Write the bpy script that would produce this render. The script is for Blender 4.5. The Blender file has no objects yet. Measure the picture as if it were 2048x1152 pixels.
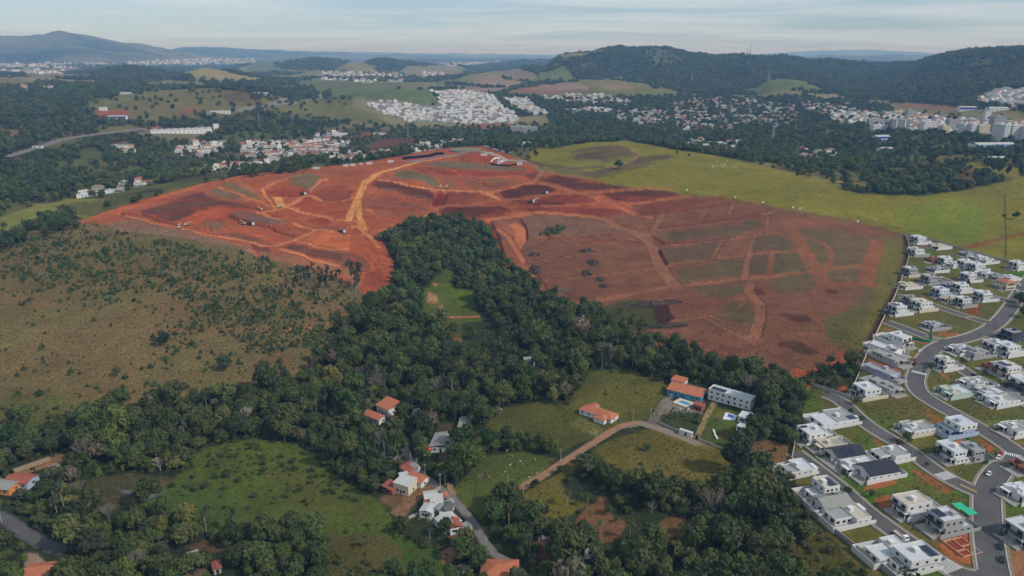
import bpy, bmesh, math, random
import numpy as np
from mathutils import Vector, Matrix

sc = bpy.context.scene
COLL = sc.collection
R = math.radians
random.seed(7)
rng = np.random.default_rng(11)

# ------------------------------------------------------------------ camera
H = 200.0                       # drone height above the housing estate (m)
F = 1462.0                      # focal length in photo pixels (2048 wide)
PITCH = math.atan2(576 - 112, F)
cam_d = bpy.data.cameras.new('camera')
cam_d.sensor_width = 36.0
cam_d.lens = 36.0 * F / 2048.0
cam_d.clip_start = 1.0
cam_d.clip_end = 120000.0
cam = bpy.data.objects.new('camera', cam_d)
COLL.objects.link(cam)
cam.location = (0, 0, H)
cam.rotation_euler = (math.pi / 2 - PITCH, 0, 0)
sc.camera = cam

# ------------------------------------------------------------------ sky, sun, exposure
SUN_EL, SUN_AZ = 42.0, 118.0     # azimuth clockwise from +Y (view direction): from the right, a little behind
world = bpy.data.worlds.new('World')
sc.world = world
world.use_nodes = True
wn, wl = world.node_tree.nodes, world.node_tree.links
wn.clear()
w_out = wn.new('ShaderNodeOutputWorld')
w_bg = wn.new('ShaderNodeBackground')
w_bg.inputs['Strength'].default_value = 0.12
sky = wn.new('ShaderNodeTexSky')
sky.sky_type = 'NISHITA'
sky.sun_disc = False
sky.sun_elevation = R(SUN_EL)
sky.sun_rotation = R(SUN_AZ)
sky.altitude = 800
sky.air_density = 1.0
sky.dust_density = 1.0
sky.ozone_density = 1.5
# thin high cloud: streaks on a flat layer seen from below
w_geo = wn.new('ShaderNodeTexCoord')
w_sep = wn.new('ShaderNodeSeparateXYZ')
wl.new(w_geo.outputs['Generated'], w_sep.inputs[0])
w_add = wn.new('ShaderNodeMath'); w_add.operation = 'MAXIMUM'; w_add.inputs[1].default_value = 0.0
wl.new(w_sep.outputs['Z'], w_add.inputs[0])
w_add2 = wn.new('ShaderNodeMath'); w_add2.operation = 'ADD'; w_add2.inputs[1].default_value = 0.035
wl.new(w_add.outputs[0], w_add2.inputs[0])
w_div = wn.new('ShaderNodeVectorMath'); w_div.operation = 'DIVIDE'
w_cmb = wn.new('ShaderNodeCombineXYZ')
for k in range(3): wl.new(w_add2.outputs[0], w_cmb.inputs[k])
wl.new(w_geo.outputs['Generated'], w_div.inputs[0]); wl.new(w_cmb.outputs[0], w_div.inputs[1])
w_map = wn.new('ShaderNodeMapping'); w_map.inputs['Scale'].default_value = (0.22, 0.42, 0.0)
w_map.inputs['Rotation'].default_value = (0, 0, 0.25)
wl.new(w_div.outputs[0], w_map.inputs['Vector'])
w_noise = wn.new('ShaderNodeTexNoise'); w_noise.inputs['Scale'].default_value = 1.0
w_noise.inputs['Detail'].default_value = 7.0; w_noise.inputs['Roughness'].default_value = 0.6
w_noise.inputs['Distortion'].default_value = 0.6
wl.new(w_map.outputs[0], w_noise.inputs['Vector'])
w_ramp = wn.new('ShaderNodeMapRange')
w_ramp.inputs['From Min'].default_value = 0.34; w_ramp.inputs['From Max'].default_value = 0.72
w_ramp.inputs['To Min'].default_value = 0.14; w_ramp.inputs['To Max'].default_value = 1.0
wl.new(w_noise.outputs['Fac'], w_ramp.inputs['Value'])
w_mix = wn.new('ShaderNodeMixRGB')
w_mix.inputs['Color2'].default_value = (6.0, 6.8, 7.4, 1)      # cloud radiance, before the background strength
wl.new(w_ramp.outputs[0], w_mix.inputs['Fac'])
w_blue = wn.new('ShaderNodeMixRGB'); w_blue.blend_type = 'MULTIPLY'; w_blue.inputs['Fac'].default_value = 1.0
w_blue.inputs['Color2'].default_value = (0.58, 0.76, 0.98, 1)   # deeper blue between the clouds
wl.new(sky.outputs[0], w_blue.inputs['Color1'])
wl.new(w_blue.outputs[0], w_mix.inputs['Color1'])
wl.new(w_mix.outputs[0], w_bg.inputs['Color'])
wl.new(w_bg.outputs[0], w_out.inputs['Surface'])

sun_d = bpy.data.lights.new('sun', 'SUN')
sun_d.energy = 3.0
sun_d.angle = R(3.0)
sun_d.color = (1.0, 0.965, 0.925)
sun = bpy.data.objects.new('sun', sun_d)
COLL.objects.link(sun)
_a, _e = R(SUN_AZ), R(SUN_EL)
sun_dir = Vector((math.sin(_a) * math.cos(_e), math.cos(_a) * math.cos(_e), math.sin(_e)))
sun.rotation_euler = sun_dir.to_track_quat('Z', 'Y').to_euler()
sun.location = (300, -200, 900)

sc.view_settings.view_transform = 'Standard'
sc.view_settings.look = 'None'
sc.view_settings.exposure = -0.10
sc.view_settings.gamma = 1.0
sc.view_settings.use_curve_mapping = False
sc.render.engine = 'CYCLES'
sc.cycles.max_bounces = 4
sc.cycles.diffuse_bounces = 2
sc.cycles.glossy_bounces = 2
sc.cycles.transmission_bounces = 2
sc.cycles.transparent_max_bounces = 4
sc.cycles.volume_bounces = 0
sc.cycles.use_denoising = True

# ------------------------------------------------------------------ small helpers
def lin(c):
    out = []
    for x in c[:3]:
        x = x / 255.0
        out.append(x / 12.92 if x <= 0.04045 else ((x + 0.055) / 1.055) ** 2.4)
    return tuple(out)

def hash2(ix, iy, seed):
    h = (ix.astype(np.int64) * 374761393 + iy.astype(np.int64) * 668265263 + seed * 974634777) & 0x7fffffff
    h = ((h ^ (h >> 13)) * 1274126177) & 0x7fffffff
    h = h ^ (h >> 16)
    return (h & 0xffff) / 65535.0

def vnoise(x, y, seed=0):
    x = np.asarray(x, float); y = np.asarray(y, float)
    ix = np.floor(x); iy = np.floor(y)
    fx = x - ix; fy = y - iy
    fx = fx * fx * (3 - 2 * fx); fy = fy * fy * (3 - 2 * fy)
    a = hash2(ix, iy, seed); b = hash2(ix + 1, iy, seed)
    c = hash2(ix, iy + 1, seed); d = hash2(ix + 1, iy + 1, seed)
    return (a * (1 - fx) + b * fx) * (1 - fy) + (c * (1 - fx) + d * fx) * fy

def fbm(x, y, octaves=4, seed=0):                 # about -1 .. 1
    s = 0; amp = 1; tot = 0
    for k in range(octaves):
        s = s + amp * (vnoise(x * 2 ** k + 17.3 * k, y * 2 ** k + 9.1 * k, seed + k) * 2 - 1)
        tot += amp; amp *= 0.5
    return s / tot

def tag(o, label=None, cat=None, group=None, kind=None):
    if label: o['label'] = label
    if cat: o['category'] = cat
    if group: o['group'] = group
    if kind: o['kind'] = kind
    return o

def mesh_np(name, verts, faces, mats=(), mat_idx=None, smooth=False):
    """verts (n,3); faces: list of tuples or an (m,k) array"""
    me = bpy.data.meshes.new(name)
    if isinstance(faces, np.ndarray):
        m, k = faces.shape
        me.vertices.add(len(verts)); me.vertices.foreach_set('co', np.asarray(verts, np.float32).ravel())
        me.loops.add(m * k); me.loops.foreach_set('vertex_index', faces.astype(np.int32).ravel())
        me.polygons.add(m); me.polygons.foreach_set('loop_start', np.arange(0, m * k, k, dtype=np.int32))
        me.update(calc_edges=True)
    else:
        me.from_pydata([tuple(v) for v in verts], [], faces)
        me.update()
    for m_ in mats: me.materials.append(m_)
    if mat_idx is not None: me.polygons.foreach_set('material_index', np.asarray(mat_idx, np.int32))
    if smooth: me.polygons.foreach_set('use_smooth', np.ones(len(me.polygons), bool))
    return me

def link(name, me, parent=None, loc=(0, 0, 0), rz=0.0, sc_=None):
    o = bpy.data.objects.new(name, me)
    COLL.objects.link(o)
    o.location = loc
    if rz: o.rotation_euler = (0, 0, rz)
    if sc_ is not None: o.scale = sc_ if hasattr(sc_, '__len__') else (sc_,) * 3
    if parent is not None: o.parent = parent
    return o

def empty(name, loc=(0, 0, 0), rz=0.0):
    o = bpy.data.objects.new(name, None)
    o.empty_display_size = 0.5
    COLL.objects.link(o)
    o.location = loc; o.rotation_euler = (0, 0, rz)
    return o

MATS = {}
def mat(name, col, rough=0.85, noise=0.0, nscale=1.0, spec=0.3, metal=0.0, rnd=0.0, bump=0.0, coord='Object', tint=None):
    """procedural material: base colour (sRGB 0-255) broken up with two octaves of noise"""
    if name in MATS: return MATS[name]
    m = bpy.data.materials.new(name); m.use_nodes = True
    nt = m.node_tree; b = nt.nodes['Principled BSDF']
    b.inputs['Roughness'].default_value = rough
    b.inputs['Specular IOR Level'].default_value = spec
    b.inputs['Metallic'].default_value = metal
    c = lin(col)
    last = None
    if noise > 0 or rnd > 0:
        rgb = nt.nodes.new('ShaderNodeRGB'); rgb.outputs[0].default_value = (*c, 1)
        last = rgb.outputs[0]
    if noise > 0:
        tc = nt.nodes.new('ShaderNodeTexCoord')
        n = nt.nodes.new('ShaderNodeTexNoise'); n.inputs['Scale'].default_value = nscale
        n.inputs['Detail'].default_value = 5; n.inputs['Roughness'].default_value = 0.65
        nt.links.new(tc.outputs[coord], n.inputs['Vector'])
        mr = nt.nodes.new('ShaderNodeMapRange')
        mr.inputs['From Min'].default_value = 0.25; mr.inputs['From Max'].default_value = 0.75
        mr.inputs['To Min'].default_value = 1 - noise; mr.inputs['To Max'].default_value = 1 + noise
        nt.links.new(n.outputs['Fac'], mr.inputs['Value'])
        mx = nt.nodes.new('ShaderNodeMixRGB'); mx.blend_type = 'MULTIPLY'; mx.inputs['Fac'].default_value = 1
        nt.links.new(last, mx.inputs['Color1']); nt.links.new(mr.outputs[0], mx.inputs['Color2'])
        last = mx.outputs[0]
        if bump > 0:
            bp = nt.nodes.new('ShaderNodeBump'); bp.inputs['Strength'].default_value = bump
            nt.links.new(n.outputs['Fac'], bp.inputs['Height']); nt.links.new(bp.outputs[0], b.inputs['Normal'])
    if rnd > 0:
        oi = nt.nodes.new('ShaderNodeObjectInfo')
        hs = nt.nodes.new('ShaderNodeHueSaturation')
        mr = nt.nodes.new('ShaderNodeMapRange')
        mr.inputs['To Min'].default_value = 1 - rnd; mr.inputs['To Max'].default_value = 1 + rnd
        nt.links.new(oi.outputs['Random'], mr.inputs['Value'])
        nt.links.new(mr.outputs[0], hs.inputs['Value'])
        if tint:
            ml = nt.nodes.new('ShaderNodeMath'); ml.operation = 'MULTIPLY_ADD'
            ml.inputs[1].default_value = 7.31; ml.inputs[2].default_value = 0.0
            fr = nt.nodes.new('ShaderNodeMath'); fr.operation = 'FRACT'
            nt.links.new(oi.outputs['Random'], ml.inputs[0]); nt.links.new(ml.outputs[0], fr.inputs[0])
            cr = nt.nodes.new('ShaderNodeValToRGB')
            el = cr.color_ramp.elements
            el[0].position = 0.0; el[0].color = (*lin(tint[0]), 1)
            el[1].position = 1.0; el[1].color = (*lin(tint[-1]), 1)
            for k, t in enumerate(tint[1:-1]):
                e = el.new((k + 1) / (len(tint) - 1)); e.color = (*lin(t), 1)
            nt.links.new(fr.outputs[0], cr.inputs['Fac'])
            mx2 = nt.nodes.new('ShaderNodeMixRGB'); mx2.blend_type = 'MULTIPLY'; mx2.inputs['Fac'].default_value = 1
            # the tint ramp replaces the plain colour, the noise factor stays
            nt.links.new(cr.outputs[0], hs.inputs['Color']) if noise <= 0 else nt.links.new(cr.outputs[0], mx.inputs['Color1'])
            if noise > 0: nt.links.new(last, hs.inputs['Color'])
        else:
            nt.links.new(last, hs.inputs['Color'])
        last = hs.outputs[0]
    if last is not None: nt.links.new(last, b.inputs['Base Color'])
    else: b.inputs['Base Color'].default_value = (*c, 1)
    MATS[name] = m
    return m

# ------------------------------------------------------------------ terrain
CP, SP = math.cos(PITCH), math.sin(PITCH)
def ray(u, v):
    a = (np.asarray(u, float) - 1024) / F; b = (np.asarray(v, float) - 576) / F
    return a, CP - b * SP, -SP - b * CP
def az_slope(u, v):
    dx, dy, dz = ray(u, v)
    return np.arctan2(dx, dy), dz / np.hypot(dx, dy)

dth = R(0.069)
TH = np.arange(R(-42), R(42) + 1e-9, dth)
NS = 22
side = R(42) + np.linspace(0, 1, NS + 1)[1:] ** 1.4 * R(38)
TH = np.concatenate([-side[::-1], TH, side])
rr = [130.0]
while rr[-1] < 46000:
    r_ = rr[-1]
    rr.append(r_ + min((r_ * r_ + H * H) / H / 731 * (0.86 if 540 < r_ < 1400 else 1.15), 0.0105 * r_))
RR = np.array(rr)
NR, NC = len(RR), len(TH)
LR = np.log(RR)
TT, RG = np.meshgrid(TH, RR)            # shape (NR, NC)
X = RG * np.sin(TT); Y = RG * np.cos(TT)

# heights known at points of the place: (u, v, z) near ones by height, (u, v, -D) far ones by distance
CTRL_Z = [(1700, 900, 0), (1900, 1000, 1), (1800, 700, 4), (2000, 600, 8), (1850, 490, 12), (2030, 850, 3), (1640, 1100, -2),
          (1200, 1050, -6), (900, 950, -8), (600, 1000, -14), (300, 1050, -14), (50, 1000, -10), (1400, 800, -3), (1200, 850, -5),
          (850, 800, -10), (900, 620, -6), (880, 480, 4), (1250, 650, 0), (300, 750, -4), (150, 600, 10), (400, 520, 20), (650, 640, 2),
          (40, 500, 20), (200, 440, 30), (400, 420, 28), (600, 500, 14), (740, 540, 6), (500, 380, 37), (750, 400, 24), (700, 340, 42),
          (935, 300, 46), (560, 350, 43), (350, 385, 38), (1100, 470, 10), (1300, 420, 22), (1500, 520, 14), (1700, 480, 18),
          (1400, 650, 4), (1600, 700, 3), (1150, 380, 34), (1050, 330, 44), (1250, 288, 54), (1350, 330, 47), (1500, 340, 43),
          (1700, 395, 32), (1900, 400, 28), (2040, 380, 32), (1800, 440, 22), (50, 440, 22), (1200, 1152, -7), (500, 1152, -14), (1900, 1152, 0)]
CTRL_D = [(300, 345, 1350), (100, 370, 1250), (600, 310, 1550), (800, 275, 1800), (1000, 260, 1900), (1450, 300, 1500), (1700, 320, 1400),
          (1950, 300, 1500), (900, 235, 2200), (900, 195, 2700), (740, 225, 2250), (1200, 230, 2200), (1500, 240, 2150), (1500, 205, 2600),
          (1900, 250, 1950), (1900, 215, 2500), (2040, 205, 2500), (350, 258, 1900), (100, 270, 1800), (100, 320, 1500), (40, 195, 2600),
          (600, 230, 2200), (650, 180, 3100), (700, 160, 4000), (250, 165, 3300), (100, 150, 4500), (450, 155, 4200), (1000, 185, 3000),
          (1250, 188, 3000), (1600, 192, 2900), (300, 136, 8000), (60, 132, 8500), (700, 140, 7500), (1000, 136, 7500), (1300, 136, 8000),
          (1700, 136, 8000), (2040, 136, 8000)] + [(u, 119 - 3 * (d > 25000), d) for u in (0, 500, 1000, 1500, 2048) for d in (16000, 42000)]
def build_base():
    pu = np.array([c[0] for c in CTRL_Z + CTRL_D], float); pv = np.array([c[1] for c in CTRL_Z + CTRL_D], float)
    az, sl = az_slope(pu, pv)
    D = np.empty(len(pu)); Z = np.empty(len(pu)); n1 = len(CTRL_Z)
    zz = np.array([c[2] for c in CTRL_Z], float)
    D[:n1] = (zz - H) / sl[:n1]; Z[:n1] = zz
    D[n1:] = [c[2] for c in CTRL_D]; Z[n1:] = H + D[n1:] * sl[n1:]
    P = np.stack([az, np.log(D)], 1)
    def K(d2): return np.where(d2 > 1e-12, d2 * np.log(d2 + 1e-12), 0)
    n = len(P)
    A = np.zeros((n + 3, n + 3))
    d2 = ((P[:, None] - P[None]) ** 2).sum(-1)
    A[:n, :n] = K(d2) + np.eye(n) * 2e-4
    A[:n, n] = 1; A[n, :n] = 1; A[:n, n + 1:] = P; A[n + 1:, :n] = P.T
    w = np.linalg.solve(A, np.concatenate([Z, np.zeros(3)]))
    tt = np.clip(TH, R(-44), R(44)); lr = np.clip(LR, math.log(215), math.log(45000))
    out = np.zeros((NR, NC))
    for k in range(n):
        d2 = (tt - P[k, 0])[None, :] ** 2 + (lr - P[k, 1])[:, None] ** 2
        out += w[k] * K(d2)
    out += w[n] + w[n + 1] * tt[None, :] + w[n + 2] * lr[:, None]
    return out
Z = build_base()

def ridge(pts, front, back, fade=2.0, rough=0.0, seed=0):
    """a hill whose crest runs through pts = (u, v, distance); front/back are its half-depths in metres"""
    global Z
    pu = np.array([p[0] for p in pts], float); pv = np.array([p[1] for p in pts], float); pd = np.array([p[2] for p in pts], float)
    az, sl = az_slope(pu, pv)
    zc = H + pd * sl
    t = TH
    D = np.interp(t, az, pd)
    zcr = np.interp(t, az, zc)
    # smooth the crest a little along the azimuth
    k = np.exp(-np.linspace(-2, 2, 13) ** 2); k /= k.sum()
    zcr = np.convolve(np.pad(zcr, 6, mode='edge'), k, 'valid')
    if rough: zcr = zcr + rough * fbm(t * D / 260.0, t * 0 + seed, 4, seed)
    env = np.ones(NC)
    wl_ = R(fade)
    env *= 1 / (1 + np.exp(-np.clip((t - az[0]) / wl_ * 4, -40, 40)))
    env *= 1 / (1 + np.exp(-np.clip((az[-1] - t) / wl_ * 4, -40, 40)))
    d = RG - D[None, :]
    wv = 1 + 0.25 * fbm(X / 500.0, Y / 500.0, 3, seed + 5)
    prof = np.where(d < 0, np.exp(-(d / (front * wv)) ** 2), np.exp(-(d / back) ** 2))
    i = np.clip(np.searchsorted(RR, D), 0, NR - 1)
    base = Z[i, np.arange(NC)]
    Z = Z + np.maximum(zcr - base, 0)[None, :] * env[None, :] * prof

# far to near
ridge([(300, 103, 24000), (500, 103, 25000), (700, 108, 26000), (900, 111, 26000), (1100, 112, 26000), (1300, 113, 26000)], 4000, 4000, 1.5, 18, 3)
ridge([(1500, 113, 27000), (1620, 106, 27000), (1720, 103, 27000), (1800, 106, 27000), (1900, 113, 27000)], 4000, 4000, 1.5, 12, 4)
ridge([(1560, 118, 16000), (1640, 115, 16000), (1740, 114, 16000), (1840, 114, 15500), (1920, 118, 15000)], 2500, 3000, 1.0, 14, 6)
ridge([(330, 106, 17000), (380, 100, 17000), (440, 101, 17000), (520, 106, 17500), (640, 110, 18000), (760, 112, 18000), (900, 114, 18000)], 3000, 3000, 1.2, 18, 7)
ridge([(-300, 88, 13500), (-60, 82, 13000), (0, 80, 13000), (60, 79, 12500), (100, 75, 12300), (122, 71, 12200), (150, 76, 12200), (190, 84, 12300),
       (260, 93, 12600), (320, 103, 13000), (400, 116, 13500)], 2100, 2500, 1.0, 16, 8)
ridge([(930, 133, 8500), (990, 124, 8500), (1050, 116, 8200), (1090, 121, 8300), (1160, 123, 8600), (1220, 110, 9000), (1300, 118, 9000)], 1000, 1500, 0.8, 8, 9)
ridge([(470, 134, 7000), (520, 127, 7000), (560, 126, 6900), (600, 119, 6800), (640, 116, 6700), (680, 121, 6800), (730, 133, 6900)], 700, 900, 0.6, 5, 10)
ridge([(715, 130, 6500), (745, 119, 6400), (768, 115, 6400), (800, 123, 6500), (850, 130, 6600), (930, 134, 6700)], 550, 800, 0.6, 5, 11)
ridge([(660, 146, 5600), (690, 128, 5500), (705, 124, 5500), (730, 130, 5500), (765, 146, 5600)], 380, 500, 0.5, 3, 12)
ridge([(110, 152, 4700), (180, 145, 4600), (230, 135, 4500), (265, 132, 4500), (300, 138, 4500), (370, 150, 4600)], 420, 600, 0.8, 5, 13)
ridge([(350, 152, 3900), (395, 138, 3800), (420, 135, 3800), (450, 141, 3800), (520, 155, 3900), (580, 164, 3900)], 380, 500, 0.8, 3, 14)
ridge([(-100, 168, 3300), (40, 164, 3300), (120, 170, 3300)], 350, 500, 1.0, 3, 19)
ridge([(100, 215, 2350), (200, 200, 2350), (330, 187, 2400), (430, 177, 2400), (480, 178, 2400), (540, 188, 2400), (620, 206, 2400)], 230, 330, 1.2, 3, 15)
ridge([(850, 172, 3700), (950, 148, 4000), (1060, 136, 4200), (1150, 130, 4300), (1250, 128, 4400)], 700, 600, 0.6, 4, 16)
ridge([(1100, 124, 4900), (1150, 116, 4850), (1200, 108, 4800), (1240, 99, 4700), (1300, 98, 4600), (1330, 98, 4600), (1380, 111, 4500), (1430, 114, 4500),
       (1500, 114, 4400), (1560, 119, 4500), (1640, 126, 4600), (1730, 131, 4700), (1800, 128, 4400), (1860, 118, 4200), (1900, 106, 4100), (1950, 101, 4000),
       (2010, 98, 3950), (2048, 97, 3900), (2150, 92, 3900), (2300, 100, 4000)], 900, 1300, 0.8, 9, 17)
ridge([(1500, 182, 3050), (1545, 163, 3000), (1580, 157, 3000), (1620, 165, 3000), (1680, 182, 3050)], 230, 300, 0.5, 2, 18)
ridge([(980, 190, 3150), (1080, 178, 3100), (1190, 163, 3050), (1240, 163, 3050), (1300, 172, 3000), (1370, 190, 2900)], 300, 350, 0.8, 2, 20)
ridge([(640, 200, 2600), (720, 184, 2600), (800, 180, 2650), (870, 186, 2650)], 250, 300, 0.8, 2, 21)
# folds and gullies of the wooded ridge
_az = TT > R(2)
fold = np.abs(fbm(X / 520.0, Y / 900.0, 4, 39)); fold2 = np.abs(fbm(X / 230.0, Y / 400.0, 3, 40))
Z += _az * np.clip((RG - 2900) / 500, 0, 1) * np.clip((6200 - RG) / 800, 0, 1) * np.clip((Z - 70) / 60, 0, 1) * (46 * (.25 - fold) + 18 * (.25 - fold2)) * np.clip((235 - Z) / 40, .25, 1)
# natural roughness of the ground, growing with distance
amp = np.clip((RG - 250) / 1200, 0, 1) * 1.6 + np.clip((RG - 2000) / 4000, 0, 1) * 14
scale = 90 + np.clip((RG - 1000) / 6000, 0, 1) * 500
Z += np.clip((RG - 8500) / 3000, 0, 1) * 170 * (0.42 - np.abs(fbm(X / 1300.0, Y / 1300.0, 5, 37))) * np.clip((Z - 60) / 160, 0.08, 1)
Z += amp * fbm(X / 130.0, Y / 130.0, 3, 31) * (RG < 6000) + np.clip((RG - 2500) / 4000, 0, 1) * 16 * fbm(X / 700.0, Y / 700.0, 4, 33)

def z_at(x, y):
    x = np.asarray(x, float); y = np.asarray(y, float)
    c, r_ = grid_of(x, y)
    c0 = np.clip(np.floor(c).astype(int), 0, NC - 2); r0 = np.clip(np.floor(r_).astype(int), 0, NR - 2)
    fc = np.clip(c - c0, 0, 1); fr = np.clip(r_ - r0, 0, 1)
    return (Z[r0, c0] * (1 - fc) + Z[r0, c0 + 1] * fc) * (1 - fr) + (Z[r0 + 1, c0] * (1 - fc) + Z[r0 + 1, c0 + 1] * fc) * fr
_ci, _ri = np.arange(NC, dtype=float), np.arange(NR, dtype=float)
def grid_of(x, y):
    t = np.arctan2(x, y); q = np.hypot(x, y)
    return np.interp(t, TH, _ci), np.interp(np.log(np.maximum(q, 1)), LR, _ri)

def ground(u, v):
    """the point of the terrain seen at a photo pixel (first hit)"""
    u = np.atleast_1d(np.asarray(u, float)); v = np.atleast_1d(np.asarray(v, float))
    az, sl = az_slope(u, v)
    out = np.zeros((len(u), 3))
    ci = np.interp(az, TH, _ci)
    for k in range(len(u)):
        c0 = min(int(ci[k]), NC - 2); fc = ci[k] - c0
        zc = Z[:, c0] * (1 - fc) + Z[:, c0 + 1] * fc
        g = H + RR * sl[k] - zc                     # ray above ground
        idx = np.nonzero(g <= 0)[0]
        if len(idx) == 0: rd = RR[-1]
        elif idx[0] == 0: rd = RR[0]
        else:
            i = idx[0]; a = g[i - 1]; b = g[i]
            rd = RR[i - 1] + (RR[i] - RR[i - 1]) * a / (a - b)
        out[k] = (rd * math.sin(az[k]), rd * math.cos(az[k]), H + rd * sl[k])
    return out
def G(u, v):
    p = ground(u, v)[0]
    return Vector(p)
# ------------------------------------------------------------------ ground cover: colours of soil, grass and tracks laid out on the terrain
COL = np.zeros((NR, NC, 3), np.float32)
FOR = np.zeros((NR, NC), np.float32)          # woodland
SCR = np.zeros((NR, NC), np.float32)          # young pines and scrub
DZ = np.zeros((NR, NC), np.float32)           # cuts and banks
GRS = np.zeros((NR, NC), np.float32)          # how grassy the surface is (roughness of the fine relief)
_w = 2.0 ** np.clip(np.floor(np.log2(RG / 420.0)), 0, 6)
WX = (fbm(X / 7 / _w, Y / 7 / _w, 3, 51) * 1.3 + fbm(X / 30 / _w, Y / 30 / _w, 2, 52) * 1.6).astype(np.float32)
WY = (fbm(X / 7 / _w, Y / 7 / _w, 3, 53) * 1.3 + fbm(X / 30 / _w, Y / 30 / _w, 2, 54) * 1.6).astype(np.float32)
JJ, II = np.meshgrid(_ci, _ri)

def fr(frame, pts):
    """points given in the grid of an enlarged view: (x0, y0, scale)"""
    x0, y0, s = frame
    return [(x0 + a / s, y0 + b / s) for a, b in pts]
FULL = (0, 0, 1.0)
Z3 = (160, 320, 3.388); Z4 = (700, 280, 3.388); Z5 = (960, 400, 3.388); Z6 = (0, 440, 3.388); Z7 = (500, 560, 3.388)
Q1 = (1560, 440, 4.197); Q2 = (1560, 700, 4.197); Q3 = (1560, 878, 4.197)
F1 = (0, 60, 2.925); F2 = (640, 60, 2.925); F3 = (1340, 60, 2.893)
M1 = (1080, 720, 4.096); M2 = (680, 780, 4.876); M3 = (700, 900, 4.5725); M4 = (0, 880, 4.096); M5 = (1000, 860, 3.2)

def to_world(pts):
    a = np.array(pts, float)
    return ground(a[:, 0], a[:, 1])

def blur(m):
    p = np.pad(m, 1, mode='edge')
    return (p[:-2, 1:-1] + p[2:, 1:-1] + p[1:-1, :-2] + p[1:-1, 2:] + 2 * p[1:-1, 1:-1]) / 6

def poly_mask(pts, warp=1.0, soft=1):
    w = to_world(pts)
    c, r_ = grid_of(w[:, 0], w[:, 1])
    pad = int(4 + 3 * warp)
    c0, c1 = max(int(c.min()) - pad, 0), min(int(c.max()) + pad + 1, NC)
    r0, r1 = max(int(r_.min()) - pad, 0), min(int(r_.max()) + pad + 1, NR)
    if c1 <= c0 or r1 <= r0: return None
    xs = JJ[r0:r1, c0:c1] + WX[r0:r1, c0:c1] * warp
    ys = II[r0:r1, c0:c1] + WY[r0:r1, c0:c1] * warp
    ins = np.zeros(xs.shape, bool)
    n = len(c)
    for k in range(n):
        xa, ya, xb, yb = c[k], r_[k], c[(k + 1) % n], r_[(k + 1) % n]
        if ya == yb: continue
        cond = (ya > ys) != (yb > ys)
        ins ^= cond & (xs < (xb - xa) * (ys - ya) / (yb - ya) + xa)
    m = ins.astype(np.float32)
    for _ in range(soft): m = blur(m)
    return (slice(r0, r1), slice(c0, c1)), m

def stroke_mask(pts, width, warp=0.2, soft=0.6):
    w = to_world(pts)
    out = None
    c, r_ = grid_of(w[:, 0], w[:, 1])
    dist = np.hypot(w[:, 0], w[:, 1])
    cell_c = dist * dth; padc = int(np.max(width / cell_c) + 5)
    rs = np.gradient(RR)[np.clip(r_.astype(int), 0, NR - 1)]; padr = int(np.max(width / rs) + 5)
    c0, c1 = max(int(c.min()) - padc, 0), min(int(c.max()) + padc + 1, NC)
    r0, r1 = max(int(r_.min()) - padr, 0), min(int(r_.max()) + padr + 1, NR)
    xs = X[r0:r1, c0:c1]; ys = Y[r0:r1, c0:c1]
    best = np.full(xs.shape, 1e9)
    for k in range(len(w) - 1):
        ax, ay = w[k, 0], w[k, 1]; dx, dy = w[k + 1, 0] - ax, w[k + 1, 1] - ay
        L2 = dx * dx + dy * dy + 1e-9
        t = np.clip(((xs - ax) * dx + (ys - ay) * dy) / L2, 0, 1)
        best = np.minimum(best, np.hypot(xs - ax - t * dx, ys - ay - t * dy))
    cell = np.maximum(RG[r0:r1, c0:c1] * dth, 0.6)
    best = best + WX[r0:r1, c0:c1] * warp * np.minimum(cell, width)
    hw = np.maximum(width / 2, cell * 0.45)
    m = np.clip((hw - best) / (soft * cell) + 0.5, 0, 1)
    return (slice(r0, r1), slice(c0, c1)), m.astype(np.float32)

def paint(mk, col, a=1.0, forest=None, scrub=None, grass=None, dz=0.0):
    if mk is None: return
    s, m = mk
    m = m * a
    COL[s] = COL[s] * (1 - m[..., None]) + np.array(lin(col), np.float32) * m[..., None]
    if forest is not None: FOR[s] = FOR[s] * (1 - m) + forest * m
    if scrub is not None: SCR[s] = SCR[s] * (1 - m) + scrub * m
    if grass is not None: GRS[s] = GRS[s] * (1 - m) + grass * m
    if dz: DZ[s] += dz * m
def P(frame, pts, col, a=1.0, warp=1.0, soft=1, **k):
    k.setdefault('forest', 0.0); k.setdefault('scrub', 0.0)
    paint(poly_mask(fr(frame, pts), warp, soft), col, a, **k)
def S(frame, pts, width, col, a=1.0, warp=0.18, **k):
    k.setdefault('forest', 0.0); k.setdefault('scrub', 0.0)
    paint(stroke_mask(fr(frame, pts), width, warp), col, a, **k)

# palette (sRGB)
WOOD = (44, 48, 32); DRY = (118, 106, 70); PASTURE = (130, 122, 55); MEADOW = (84, 90, 46); GREEN = (86, 104, 48)
OLIVE = (98, 94, 52); TAN = (142, 128, 92)
EARTH = (152, 86, 64); ORANGE = (176, 98, 66); TRACK = (192, 128, 94); YTRACK = (204, 146, 98); RED = (146, 62, 46); DRED = (118, 50, 40)
BROWN = (108, 66, 56); DBROWN = (90, 54, 48); PURPLE = (114, 82, 68); PTRACK = (140, 97, 79); GREYG = (116, 104, 78)

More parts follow.
